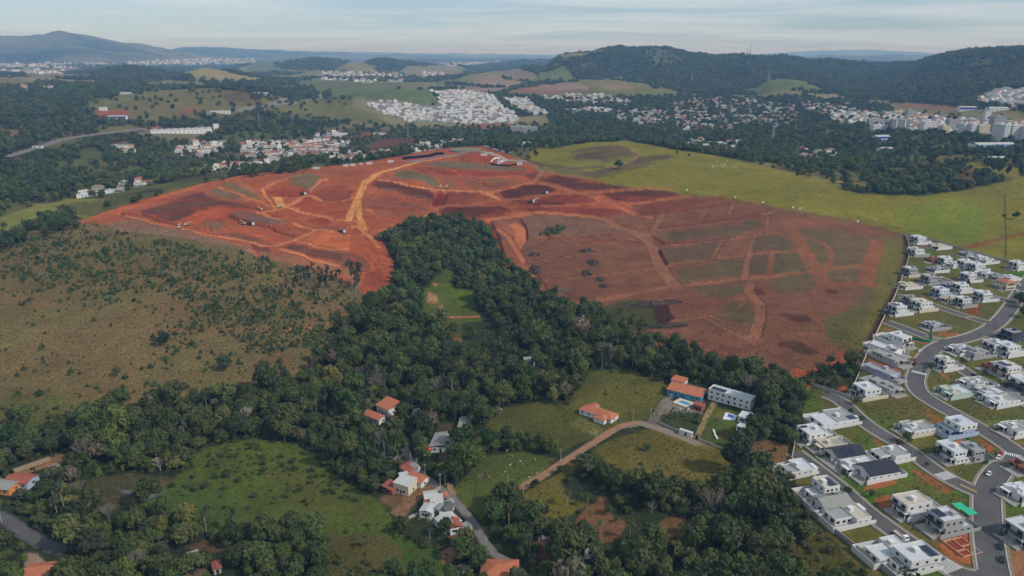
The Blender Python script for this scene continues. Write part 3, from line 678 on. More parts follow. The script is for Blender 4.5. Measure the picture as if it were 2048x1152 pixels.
for ln, w, c in (([(-10, 540), (60, 380), (100, 300), (180, 230), (330, 185), (480, 140), (700, 110), (740, 92)], 9, YTRACK), ([(60, 400), (66, 520), (112, 622)], 7, YTRACK), ([(200, 266), (330, 287), (520, 330), (640, 340), (880, 350), (950, 362), (1012, 402)], 7, TRACK),
              ([(480, 540), (600, 452), (760, 440), (1000, 412), (1300, 375), (1500, 357), (1700, 347), (1900, 332), (2040, 322), (2200, 330)], 7, (160, 100, 76)), ([(1250, 282), (1312, 215)], 6, (150, 110, 88)), ([(1250, 282), (1400, 320), (1560, 357), (1700, 402), (1830, 452), (1930, 502), (2040, 522)], 8, (160, 100, 76)),
              ([(1250, 282), (1100, 320), (960, 352)], 5, TRACK), ([(940, 542), (1100, 512), (1300, 490), (1600, 512), (1750, 532), (1850, 602), (1960, 642), (2040, 692)], 9, (168, 106, 80)), ([(1700, 402), (1660, 430), (1500, 440), (1300, 440)], 5, (160, 100, 76)), ([(1840, 442), (2040, 412), (2300, 380)], 5, (160, 100, 76)),
              ([(100, 622), (240, 602), (360, 570), (440, 545), (500, 522)], 8, ORANGE), ([(0, 592), (60, 582), (110, 622), (140, 660), (200, 720)], 6, TRACK), ([(480, 180), (620, 232), (900, 247), (1130, 240), (1250, 280)], 5, (166, 92, 66)), ([(90, 342), (280, 386), (540, 432)], 5, (168, 92, 66)), ([(1000, 600), (1080, 660), (1140, 760), (1200, 860), (1330, 1010)], 6, (172, 112, 86)),
              ([(1110, 110), (1250, 170), (1320, 212)], 7, (138, 122, 88)), ([(900, 300), (800, 250), (700, 200)], 3, ORANGE), ([(560, 240), (640, 320)], 3, ORANGE)):
    S(Z4, ln, w + 2.5, (118, 56, 42), .45); S(Z4, ln, w, c, dz=-.9)
# right half
for ln, w in (([(830, 120), (960, 190), (1110, 232), (1170, 312), (1210, 422), (1270, 522), (1340, 592)], 12), ([(1170, 205), (1500, 170), (1780, 130), (2000, 78)], 5), ([(1080, 102), (1250, 92), (1480, 57), (1700, 22)], 5), ([(1180, 304), (1420, 293), (1700, 264), (2040, 217)], 6),
              ([(1270, 442), (1560, 397), (1820, 372), (2040, 347)], 5), ([(1340, 582), (1600, 556), (1800, 527), (2040, 507)], 8), ([(1720, 22), (1690, 87)], 4), ([(1955, 112), (1950, 192)], 4), ([(1870, 242), (1830, 362), (1795, 522)], 6), ([(1640, 282), (1570, 392)], 4), ([(1240, 90), (1180, 200)], 7), ([(1540, 70), (1480, 130)], 4),
              ([(600, 702), (900, 662), (1250, 592)], 10), ([(420, 542), (700, 522), (1200, 462)], 4), ([(320, 432), (400, 562), (470, 642)], 7), ([(460, 582), (600, 662)], 5), ([(310, 422), (700, 372), (1160, 332)], 3), ([(1840, 562), (1820, 622), (1900, 702), (1900, 802), (1870, 892), (1860, 932)], 8), ([(1540, 802), (1700, 892), (1850, 962)], 4), ([(1280, 822), (1520, 792), (1700, 772), (1800, 692)], 5), ([(300, 270), (640, 230), (700, 140)], 3)):
    S(Z5, ln, w + 2.5, (98, 62, 50), .6); S(Z5, ln, w, PTRACK, .95, dz=-.5)
for ln in ([(1210, 186), (1500, 152), (1800, 112), (1890, 102)], [(1060, 96), (1300, 78), (1680, 22)], [(1180, 298), (1400, 284), (1680, 254)], [(1210, 340), (1260, 430)], [(1170, 250), (1240, 290)]):
    S(Z5, ln, 4, (110, 56, 46), .9, dz=-2.2)
S(Z5, [(700, 292), (900, 272), (1040, 282), (1112, 302)], 6, (116, 64, 52), dz=1); P(Z5, [(1470, 1042), (1560, 1012), (1860, 980), (1850, 1022), (1650, 1062)], (92, 52, 44), warp=1)
P(Z5, [(1850, 610), (1900, 600), (1950, 640), (1900, 660)], (92, 52, 44)); P(Z5, [(1450, 590), (1780, 560), (1790, 640), (1700, 680), (1500, 640)], (94, 90, 58), .7, warp=3, soft=2, grass=1); P(Z5, [(1590, 790), (1700, 700), (1820, 690), (1880, 850), (1750, 850)], (92, 88, 56), .7, warp=3, soft=2, grass=1)
P(Z5, [(1330, 460), (1500, 440), (1790, 400), (1780, 510), (1560, 540), (1360, 560)], (92, 84, 58), .75, warp=2, soft=2, grass=.8); P(Z5, [(1240, 340), (1640, 290), (1570, 390), (1280, 430)], (92, 80, 60), .7, warp=2, soft=2); P(Z5, [(1820, 385), (2033, 355), (2100, 480), (1820, 510)], (90, 80, 58), .75, warp=2, soft=2)
P(Z5, [(1850, 260), (2033, 235), (2100, 320), (1840, 350)], (90, 80, 58), .75, warp=2, soft=2); P(Z5, [(1200, 240), (1500, 200), (1900, 140), (1940, 190), (1700, 240), (1300, 290)], (90, 82, 60), .7, warp=2, soft=2)
P(Z5, [(720, 752), (950, 692), (1070, 672), (1200, 702), (1230, 852), (1050, 902), (960, 902), (800, 822)], (78, 76, 48), warp=1.5, grass=1, scrub=.25); P(Z5, [(1170, 742), (1250, 702), (1330, 802), (1250, 852), (1200, 842)], (66, 40, 36), warp=2)
P(Z5, [(1000, 900), (1400, 840), (1900, 950), (2000, 1100), (1900, 1130), (1500, 1060), (1200, 980)], (130, 88, 76), .6, warp=2, soft=2)
for k in range(26):                                  # ploughed-looking furrows of the grader
    x0 = 1050 + k * 36; S(Z5, [(x0, 880 + k * 3), (x0 + 150, 960 + k * 5)], .8, (104, 66, 56), .55, warp=1.5)
for k in range(16):
    y0 = 330 + k * 22; S(Z5, [(400 + (k % 3) * 40, y0 + 20), (760, y0 - 20), (1120, y0 - 60)], .9, (106, 72, 62), .4, warp=2)
for ln, w in (([(60, -10), (150, 170), (260, 360), (340, 470), (392, 562)], 15), ([(-20, 462), (270, 437), (430, 412), (720, 377)], 7), ([(-20, 272), (140, 257)], 5), ([(150, 122), (360, 192), (432, 262), (420, 362), (370, 422)], 5), ([(820, 182), (790, 302), (742, 402), (722, 522)], 14), ([(390, 547), (600, 532), (810, 552)], 8), ([(450, 0), (700, 62), (900, 122), (980, 142)], 6), ([(130, 0), (400, 62), (700, 132), (820, 172)], 4), ([(-60, 250), (-100, 500)], 5)):
    S(Q1, ln, w, (134, 86, 68), .8)
P(Q1, [(370, 572), (500, 600), (480, 622), (380, 612)], (86, 56, 46)); P(Q1, [(-10, 772), (230, 802), (270, 852), (100, 852)], (86, 56, 46)); P(Q1, [(-10, 1012), (180, 1022), (340, 1112), (250, 1132), (-10, 1062)], (86, 56, 46)); P(Q1, [(480, 1090), (620, 1110), (700, 1120), (600, 1160), (480, 1150)], (150, 80, 58), .8)
P(Q2, [(100, 180), (220, 160), (260, 260), (200, 330), (100, 300), (60, 240)], (170, 88, 60), warp=2); S(Q2, [(240, 180), (400, 140), (680, 30)], 6, (148, 82, 62)); P(Q2, [(260, 200), (420, 140), (640, 60), (620, 200), (580, 300), (500, 370), (280, 310)], (70, 70, 42), warp=2, forest=.25, scrub=.6); P(Q2, [(480, 320), (550, 305), (560, 340), (500, 350)], (170, 88, 60))
S(Q1, [(1050, 142), (1062, 302), (1000, 522), (900, 722), (800, 902), (690, 1152)], 5, (86, 62, 50), .95)  # dirt bank along the estate wall, its shaded side painted dark into the soil colour

# wheel marks, rills and scraped lines
srr = random.Random(77)
def streaks(frame, n_, box, slope, lens, wid, amp):
    for k in range(n_):
        x0 = srr.uniform(box[0], box[2]); y0 = srr.uniform(box[1], box[3]); L_ = srr.uniform(*lens); sl_ = slope + srr.gauss(0, .16); cv = srr.uniform(-.12, .12)
        mk = stroke_mask(fr(frame, [(x0, y0), (x0 + L_ * .5, y0 + L_ * .5 * sl_ + cv * L_), (x0 + L_, y0 + L_ * sl_)]), srr.uniform(*wid), .8, 1.2)
        f_ = 1 + srr.choice((-1, 1)) * srr.uniform(amp * .4, amp); s, m = mk
        red = (COL[s][..., 0] > COL[s][..., 1] * 1.35)
        COL[s] *= (1 + (f_ - 1) * m * red)[..., None]
streaks(Z3, 150, (200, 120, 1980, 760), .16, (80, 320), (1.0, 3.2), .30)
streaks(Z3, 40, (1200, 60, 2000, 420), -.35, (60, 200), (1.0, 2.5), .28)
streaks(Z4, 150, (0, 130, 2000, 620), .06, (80, 340), (1.2, 3.2), .30)
streaks(Z4, 60, (0, 600, 260, 1080), .5, (30, 110), (.8, 2.4), .32)
streaks(Z5, 190, (260, 60, 2000, 1080), -.12, (80, 420), (.7, 2.2), .26)
streaks(Z5, 60, (1000, 820, 1900, 1100), .5, (60, 200), (.6, 1.4), .26)
streaks(Q1, 70, (0, 20, 900, 1100), .1, (80, 300), (.6, 2.0), .24)

# ---- valley, meadows and lanes in the foreground
P(Z4, [(560, 962), (640, 872), (702, 882), (702, 992), (832, 1022), (852, 1150), (900, 1230), (560, 1280), (470, 1200), (480, 1150), (500, 1012)], (88, 96, 48), warp=1.5, grass=1); P(Z4, [(700, 1010), (830, 1020), (850, 1110), (720, 1120)], (94, 112, 46), .6, warp=2, grass=1)
P(Z7, [(1200, 80), (1260, 90), (1270, 150), (1200, 150)], (168, 124, 100), .8, warp=1.2); P(Z7, [(1240, 20), (1280, 25), (1265, 45)], (168, 124, 100)); S(Z7, [(1290, 255), (1400, 250), (1540, 248)], 4, (168, 116, 94)); P(Z7, [(1270, 160), (1310, 165), (1310, 190), (1275, 185)], (160, 120, 94), .7); P(Z7, [(1350, 360), (1420, 370), (1440, 410), (1380, 410)], (146, 104, 78), .8); P(Z7, [(1290, 280), (1430, 270), (1440, 400), (1330, 400)], (92, 88, 50), .7, grass=1)
P(Z7, [(1000, 740), (1150, 690), (1180, 760), (1090, 860), (1040, 840)], (84, 82, 48), .9, grass=1); P(Z7, [(1400, 780), (1520, 745), (1530, 770), (1440, 800)], (132, 104, 76), .9)
P(M5, [(-250, 120), (-120, 30), (20, -70), (90, -110), (160, -60), (80, 10), (-60, 90), (-150, 150)], MEADOW, 1, grass=1)
P(FULL, [(905, 985), (930, 950), (965, 912), (1050, 905), (1110, 920), (1088, 942), (1040, 975), (985, 1012), (965, 1040), (940, 1020)], (90, 98, 52), grass=1)
P(FULL, [(970, 850), (1010, 815), (1090, 800), (1130, 820), (1180, 745), (1240, 735), (1335, 765), (1322, 805), (1288, 845), (1235, 852), (1180, 880), (1120, 905), (1060, 880), (1000, 870)], (94, 96, 50), grass=1)
P(FULL, [(1120, 810), (1180, 770), (1320, 770), (1310, 810), (1240, 830), (1150, 820)], (112, 104, 58), .6, warp=4, soft=4, grass=1)
P(FULL, [(1045, 985), (1100, 955), (1230, 875), (1310, 857), (1400, 880), (1470, 912), (1455, 950), (1430, 985), (1360, 995), (1280, 970), (1240, 955), (1180, 925), (1120, 955), (1140, 1000), (1180, 1010), (1120, 1040), (1060, 1030)], (112, 102, 54), grass=1)
P(FULL, [(1250, 900), (1400, 920), (1430, 960), (1350, 985), (1280, 960)], (128, 112, 66), .55, warp=5, soft=4, grass=1)
P(M5, [(460, 620), (560, 500), (640, 420), (700, 430), (720, 560), (820, 600), (760, 700), (620, 760), (500, 720)], (116, 86, 64), warp=2.5); P(M5, [(1060, 560), (1180, 560), (1240, 620), (1140, 720), (1060, 720), (980, 660)], (112, 88, 62), warp=2); P(M5, [(180, 700), (380, 740), (360, 830), (250, 840)], (112, 72, 56), warp=2)
P(M5, [(1560, 80), (1700, 60), (1860, 110), (1840, 230), (1700, 210), (1620, 180)], (128, 100, 74), warp=1.5); P(M1, [(1740, 440), (1880, 430), (1900, 540), (1800, 520)], (116, 92, 68), warp=1.5)
S(M1, [(-140, 1040), (0, 960), (200, 830), (420, 690), (600, 570), (720, 525), (820, 515)], 5.0, (162, 122, 96)); S(M1, [(700, 535), (820, 515), (920, 540), (1100, 610), (1300, 680)], 6.5, (150, 128, 110)); S(M1, [(930, 520), (1000, 420), (1060, 330), (1110, 300)], 9, (128, 118, 106)); P(M1, [(1060, 290), (1340, 330), (1330, 440), (1200, 420), (1080, 390)], (128, 116, 104), warp=.5)
P(M1, [(1250, 640), (1420, 700), (1420, 740), (1340, 740)], (130, 110, 84), .6, warp=1.5); P(M1, [(230, 520), (330, 470), (500, 540), (520, 570), (430, 620), (340, 580)], (128, 122, 74), warp=.3, grass=1); P(M1, [(330, 450), (420, 440), (560, 520), (500, 540)], (88, 84, 50), grass=1)
P(M1, [(1390, 350), (1640, 420), (1600, 560), (1620, 600), (1580, 770), (1310, 640), (1340, 480)], (88, 98, 50), warp=.4, grass=1); P(M1, [(1440, 590), (1560, 600), (1580, 640), (1480, 650)], (112, 92, 70), .7); P(M1, [(1410, 380), (1600, 430), (1500, 470), (1370, 440)], (118, 112, 62), .7)
P(M1, [(1000, 440), (1330, 440), (1290, 560), (1130, 600), (980, 520)], (62, 70, 40), grass=1, scrub=.5, warp=.5); S(M1, [(1430, 350), (1370, 450), (1300, 600), (1280, 640)], 3.2, (160, 140, 100), warp=.1)
S(M3, [(490, -60), (520, 60), (640, 210), (760, 310), (860, 380), (960, 460), (1080, 600), (1160, 720), (1230, 850), (1330, 960), (1480, 1040), (1600, 1160)], 4.5, (124, 108, 96)); P(M3, [(880, 300), (930, 320), (980, 430), (930, 440), (890, 380)], (160, 128, 108))
P(M3, [(480, 400), (640, 330), (760, 320), (800, 370), (660, 440), (560, 520), (520, 610), (400, 590), (360, 560), (480, 470)], (132, 104, 82), warp=.8); P(M3, [(250, 440), (330, 400), (440, 420), (380, 500)], (116, 88, 70)); P(M3, [(650, 540), (820, 560), (860, 640), (760, 690), (700, 640)], (128, 108, 92), .8)
P(M3, [(740, 1030), (820, 940), (960, 890), (1000, 960), (930, 1040), (850, 1115), (770, 1090)], (150, 120, 94), warp=1.5); P(M3, [(900, 790), (1040, 760), (1040, 870), (980, 900)], (112, 84, 66), warp=1.2); P(M2, [(960, 620), (1100, 620), (1080, 690), (980, 700)], (132, 104, 84), .9)
MB_ = [(370, 905), (500, 880), (600, 890), (680, 960), (760, 1000), (800, 1060), (880, 1110), (900, 1170), (640, 1170), (665, 1080), (560, 1050), (480, 1065), (280, 1015), (330, 965), (385, 940)]
P(FULL, MB_, (88, 100, 48), warp=2, grass=1); BSH = np.zeros((NR, NC), np.float32)
for bp_, bv_ in ((MB_, .30), ([(560, 900), (700, 980), (760, 1010), (700, 1040), (560, 980)], .45), ([(390, 900), (520, 880), (560, 950), (420, 960)], .6), ([(1590, 1010), (1640, 1050), (1760, 1170), (1620, 1170), (1560, 1100)], .4), ([(0, 790), (230, 800), (140, 860), (0, 870)], .25), ([(910, 990), (960, 915), (1100, 920), (985, 1012), (960, 1040)], .10), ([(1045, 985), (1230, 875), (1470, 912), (1430, 985), (1120, 1040)], .12), ([(1120, 810), (1240, 735), (1335, 765), (1288, 845)], .12)):
    s, m = poly_mask(bp_, 1.5, 1); BSH[s] = BSH[s] * (1 - m) + bv_ * m
P(FULL, MB_, (80, 86, 46), .01, warp=2, grass=1); P(FULL, [(285, 1000), (380, 968), (450, 985), (480, 1040), (440, 1060), (340, 1045)], (74, 98, 52), .6, warp=3, soft=2, grass=1); P(FULL, [(440, 1050), (600, 1040), (660, 1075), (560, 1080)], (78, 108, 54), .7, warp=3, soft=2, grass=1); P(FULL, [(560, 900), (700, 980), (760, 1030), (640, 1040), (520, 960)], (96, 94, 50), .6, warp=4, soft=3, grass=1)
P(FULL, [(655, 1075), (740, 1065), (810, 1105), (800, 1152), (770, 1170), (650, 1170)], (104, 80, 58), .5, warp=3, soft=2); P(FULL, [(800, 1080), (880, 1100), (900, 1160), (810, 1160)], (72, 92, 46), .9, warp=2, grass=1)
P(FULL, [(175, 960), (250, 945), (340, 960), (350, 975), (300, 1005), (230, 1010), (180, 990)], (82, 78, 54), warp=2); P(M4, [(1180, 390), (1260, 340), (1420, 380), (1300, 430)], (112, 84, 70), .7, warp=2)
P(M4, [(60, 300), (330, 170), (540, 120), (600, 160), (400, 210), (220, 280)], (140, 112, 90), warp=1.5); S(M4, [(-60, 610), (60, 660), (200, 760), (330, 840), (480, 900)], 7, (96, 94, 94)); P(M4, [(190, 930), (300, 930), (380, 1010), (300, 1070), (240, 1090), (190, 1040)], (150, 128, 112)); P(M4, [(1500, 860), (1750, 810), (1860, 870), (1700, 930), (1540, 900)], (104, 84, 62), warp=2)
P(M4, [(1400, 1040), (1700, 1060), (1700, 1130), (1380, 1130)], (130, 112, 96), .9)
P(M2, [(940, 340), (1180, 330), (1180, 440), (940, 430)], (92, 86, 60), .9); P(M2, [(520, 210), (600, 210), (600, 260), (510, 310)], (132, 108, 86)); P(M2, [(560, 620), (640, 620), (640, 680), (700, 760), (600, 760)], (124, 108, 94), .9); P(M2, [(370, 1040), (600, 980), (740, 1000), (700, 1100), (540, 1150), (400, 1100)], (118, 92, 72), .7)

# ---- the housing estate: grass lots, red soil, pavings
EST = [(1620, 772), (1700, 792), (1728, 730), (1758, 665), (1782, 612), (1800, 560), (1818, 500), (1814, 472), (1885, 488), (1990, 520), (2048, 527), (2300, 640), (2300, 1300), (1800, 1220), (1640, 1080), (1590, 960), (1575, 900), (1600, 850)]
P(FULL, EST, (102, 100, 56), warp=.3, grass=1)
gl = np.clip(fbm(X / 18, Y / 18, 3, 81) + .1, 0, 1)
es, em = poly_mask(EST, .2)
for c_, sd, sc__ in (((120, 108, 62), 82, 26), ((84, 112, 48), 83, 34)):
    q = em * np.clip(fbm(X[es] / sc__, Y[es] / sc__, 3, sd) * 2.2, 0, 1)
    COL[es] = COL[es] * (1 - q[..., None]) + np.array(lin(c_), np.float32) * q[..., None]
RS = (158, 96, 70)
for pl in ([(1330, 120), (1390, 200), (1440, 290), (1330, 300)], ):
    pass
for fr_, pl, c_ in ((Q3, [(660, 430), (900, 310), (1000, 290), (980, 360), (800, 420)], RS), (Q3, [(1080, 240), (1250, 290), (1460, 430), (1400, 450), (1220, 360)], (142, 92, 64)), (Q3, [(780, 500), (980, 440), (1080, 450), (960, 520), (920, 620), (840, 560)], RS), (Q3, [(1310, 900), (1500, 800), (1600, 790), (1660, 960), (1640, 1050), (1480, 1050)], (176, 108, 76)),
                    (Q2, [(1220, 480), (1300, 520), (1390, 590), (1280, 640), (1240, 560)], (140, 100, 66)), (Q2, [(770, 730), (900, 800), (870, 830), (780, 780)], (146, 98, 68)), (Q2, [(1660, 740), (1800, 800), (1760, 870), (1680, 820)], (146, 96, 66)), (Q2, [(1340, 800), (1520, 750), (1560, 800), (1400, 830)], (176, 118, 90)),
                    (Q1, [(1560, 780), (1620, 700), (1720, 720), (1640, 800)], (140, 62, 50)), (Q1, [(860, 880), (1240, 1030), (1200, 1040), (880, 910)], (156, 100, 70)), (Q1, [(1300, 960), (1390, 870), (1420, 930), (1640, 960), (1480, 990)], (150, 100, 68)), (Q1, [(1180, 190), (1260, 190), (1240, 240), (1190, 230)], (146, 104, 92)),
                    (Q2, [(740, 80), (1020, 150), (1000, 180), (740, 110)], RS), (Q2, [(1350, 190), (1420, 210), (1390, 240), (1340, 230)], (150, 98, 70)), (Q3, [(1690, 20), (1780, 100), (1740, 200), (1690, 150)], (158, 92, 66)), (Q3, [(1930, 900), (2100, 950), (2100, 1200), (1900, 1150)], (150, 110, 84)), (Q1, [(830, 930), (930, 970), (940, 1000), (820, 980)], (138, 70, 56))):
    P(fr_, pl, c_, .9, warp=1.2, grass=.3)
P(Q3, [(1380, 880), (1520, 810), (1590, 820), (1580, 980), (1480, 980)], (150, 78, 54), .9, warp=.3)
P(FULL, [(1590, 1010), (1640, 1050), (1700, 1120), (1760, 1170), (1620, 1170), (1560, 1100)], (90, 84, 46), warp=2, grass=1); P(FULL, [(1560, 1060), (1600, 1020), (1625, 1050), (1600, 1100)], WOOD, .8, forest=.7, warp=2)

# stepped terraces of the cut and fill
for EP in ([(176, 446), (245, 410), (420, 366), (560, 346), (820, 309), (900, 296), (1000, 310), (1100, 345), (1250, 374), (1330, 385), (1300, 410), (1100, 425), (985, 440), (935, 440), (830, 440), (765, 480), (785, 540), (780, 600), (745, 614), (715, 575), (590, 532), (440, 487), (240, 452)],):
    ts, tm = poly_mask(EP, .3, 3); hh = Z[ts] + 1.2 * fbm(X[ts] / 60, Y[ts] / 60, 2, 131); st = 5.2; q = hh / st; fq = q - np.floor(q)
    e_ = np.clip((fq - .40) / .2, 0, 1); e_ = e_ * e_ * (3 - 2 * e_); step_ = (np.floor(q) + e_) * st - hh
    Z[ts] += step_ * tm * .55
    rs = np.exp(-((fq - .5) / .11) ** 2) * tm * np.clip(fbm(X[ts] / 45, Y[ts] / 45, 2, 133) * 3 + .7, 0, 1)   # freshly cut faces show raw red subsoil
    COL[ts] = COL[ts] * (1 - .35 * rs[..., None]) + np.array(lin((128, 58, 42)), np.float32) * .35 * rs[..., None]
Z += DZ
rough_ = 0.3 * fbm(X / 9.0, Y / 9.0, 2, 35) * (RG < 1500)
rough_[es] *= (1 - np.clip(em * 1.5, 0, 1))
Z += rough_
# fine tonal variety of soil and grass, by nature of the cover
v1 = fbm(X / 3.5 / _w, Y / 3.5 / _w, 3, 91); v2 = fbm(X / 16 / _w, Y / 16 / _w, 3, 92); v3 = fbm(X / 60, Y / 60, 2, 93)
COL *= np.clip(1 + .15 * v1 + .20 * v2 + .15 * v3, .5, 1.6)[..., None].astype(np.float32)

lum = (COL * np.array([.3, .55, .15], np.float32)).sum(-1, keepdims=True)
r0_ = COL[..., 0] / np.maximum(COL[..., 1], 1e-3)
COL[:] = np.clip(lum + (COL - lum) * np.interp(r0_, [1.2, 1.8, 2.6, 4], [1.16, 1.03, 1.02, 1.0])[..., None].astype(np.float32), .004, 1)
ratio = COL[..., 0] / np.maximum(COL[..., 1], 1e-3)
COL[..., 2] *= np.interp(ratio, [1.3, 2.0, 3.5], [1.0, .74, .62]).astype(np.float32)
COL[..., 1] *= np.interp(ratio, [1.3, 2.0, 3.5], [1.0, .97, .93]).astype(np.float32)
COL[..., 0] *= np.interp(ratio, [1.3, 2.0, 3.5], [1.0, 1.10, 1.06]).astype(np.float32)
COL *= np.interp(ratio, [.9, 1.25, 1.9, 3.0, 4.5], [.76, .76, .81, .90, .88]).astype(np.float32)[..., None]
# keep trees off yards, lanes and clearings
def thin(frame, pts, val, warp=1.0):
    s, m = poly_mask(fr(frame, pts), warp, 1); FOR[s] = FOR[s] * (1 - m) + np.minimum(FOR[s], val) * m
def thin_line(frame, pts, width):
    s, m = stroke_mask(fr(frame, pts), width, .2); FOR[s] = FOR[s] * (1 - m); SCR[s] = SCR[s] * (1 - m)
thin(M3, [(260, 440), (440, 240), (470, 160), (600, 160), (700, 250), (830, 350), (960, 450), (1060, 620), (1130, 760), (1090, 830), (1020, 930), (860, 960), (540, 760), (440, 660), (330, 620)], .05)
thin_line(F1, [(40, 765), (180, 722), (330, 672), (450, 645), (640, 618), (830, 596)], 60)
thin_line(F1, [(640, 1000), (900, 935), (1180, 872), (1340, 838), (1640, 795), (2040, 765)], 60)
thin_line(M3, [(490, -60), (520, 60), (640, 210), (760, 310), (860, 380), (960, 460), (1080, 600), (1160, 720), (1230, 850), (1330, 960), (1480, 1040), (1600, 1160)], 10)
thin_line(M1, [(-140, 1060), (0, 980), (200, 850), (420, 710), (600, 590), (720, 540), (820, 530), (920, 555), (1100, 630), (1300, 700), (1600, 810)], 22)
thin(M2, [(860, 780), (1130, 760), (1150, 440), (1270, 420), (1250, 280), (1150, 290), (900, 380)], .06)
thin(M2, [(230, 260), (300, 400), (440, 420), (580, 340), (620, 220), (560, 130), (380, 190)], .06)
thin(M2, [(690, 230), (830, 230), (850, 360), (740, 370)], .1)
thin(M4, [(690, 300), (1050, 250), (1500, 340), (1420, 470), (1100, 640), (880, 640), (700, 560)], .05)
thin(M4, [(60, 330), (330, 160), (560, 110), (640, 170), (460, 260), (300, 420), (60, 470)], .08)
thin(M4, [(-60, 330), (300, 330), (260, 470), (-60, 500)], .05); thin(M4, [(190, 920), (400, 930), (520, 1114), (560, 1200), (190, 1200)], .0); thin(M4, [(1380, 900), (1880, 850), (1880, 1150), (1380, 1150)], .25)
thin_line(M4, [(-60, 640), (60, 690), (200, 790), (330, 870), (480, 930)], 11)
thin(FULL, [(560, 560), (760, 620), (800, 700), (760, 790), (600, 850), (480, 800), (600, 760), (660, 690)], .8); thin(Z4, [(560, 962), (640, 872), (710, 882), (720, 990), (850, 1020), (880, 1150), (1000, 1230), (1060, 1330), (1000, 1440), (760, 1450), (580, 1300), (470, 1200), (490, 1012)], .03)
thin(M5, [(-40, 420), (160, 320), (420, 260), (600, 360), (760, 480), (1060, 520), (1250, 560), (1240, 760), (980, 780), (620, 820), (440, 700), (200, 560)], .12); thin(M5, [(520, 780), (660, 780), (680, 900), (520, 900)], .05)
thin(M1, [(1000, 240), (1120, 150), (1420, 230), (1780, 330), (1760, 480), (1660, 820), (1560, 830), (900, 560)], .04)
verts = np.stack([X, Y, Z], -1).reshape(-1, 3)
ii = np.arange(NR * NC).reshape(NR, NC)
faces = np.stack([ii[:-1, :-1], ii[:-1, 1:], ii[1:, 1:], ii[1:, :-1]], -1).reshape(-1, 4)[:, ::-1]
gme = mesh_np('ground', verts, np.ascontiguousarray(faces), smooth=True)
ca = gme.attributes.new('cover', 'FLOAT_COLOR', 'POINT')
ca.data.foreach_set('color', np.concatenate([COL.reshape(-1, 3), GRS.reshape(-1, 1)], 1).astype(np.float32).ravel())

gm = bpy.data.materials.new('ground_cover'); gm.use_nodes = True
nt = gm.node_tree; bs = nt.nodes['Principled BSDF']; bs.inputs['Roughness'].default_value = .95; bs.inputs['Specular IOR Level'].default_value = .1
at = nt.nodes.new('ShaderNodeAttribute'); at.attribute_name = 'cover'
geo = nt.nodes.new('ShaderNodeNewGeometry')
def gnoise(s, det=6, rough=.65):
    n_ = nt.nodes.new('ShaderNodeTexNoise'); n_.inputs['Scale'].default_value = s; n_.inputs['Detail'].default_value = det; n_.inputs['Roughness'].default_value = rough
    nt.links.new(geo.outputs['Position'], n_.inputs['Vector']); return n_
def mrange(src, a, b, c, d):
    m_ = nt.nodes.new('ShaderNodeMapRange')
    for k_, v_ in zip(('From Min', 'From Max', 'To Min', 'To Max'), (a, b, c, d)): m_.inputs[k_].default_value = v_
    nt.links.new(src, m_.inputs['Value']); return m_.outputs[0]
na = gnoise(.55); nb = gnoise(.07)
f1 = mrange(na.outputs['Fac'], .3, .7, .72, 1.28); f2 = mrange(nb.outputs['Fac'], .3, .7, .86, 1.14)
ml = nt.nodes.new('ShaderNodeMath'); ml.operation = 'MULTIPLY'; nt.links.new(f1, ml.inputs[0]); nt.links.new(f2, ml.inputs[1])
mx = nt.nodes.new('ShaderNodeMixRGB'); mx.blend_type = 'MULTIPLY'; mx.inputs['Fac'].default_value = 1
nt.links.new(at.outputs['Color'], mx.inputs['Color1']); nt.links.new(ml.outputs[0], mx.inputs['Color2'])
nt.links.new(mx.outputs[0], bs.inputs['Base Color'])
bp = nt.nodes.new('ShaderNodeBump'); bp.inputs['Strength'].default_value = .7; bp.inputs['Distance'].default_value = 1.2
nt.links.new(na.outputs['Fac'], bp.inputs['Height']); nt.links.new(bp.outputs[0], bs.inputs['Normal'])
gme.materials.append(gm)
ground_o = tag(link('ground', gme), kind='structure')
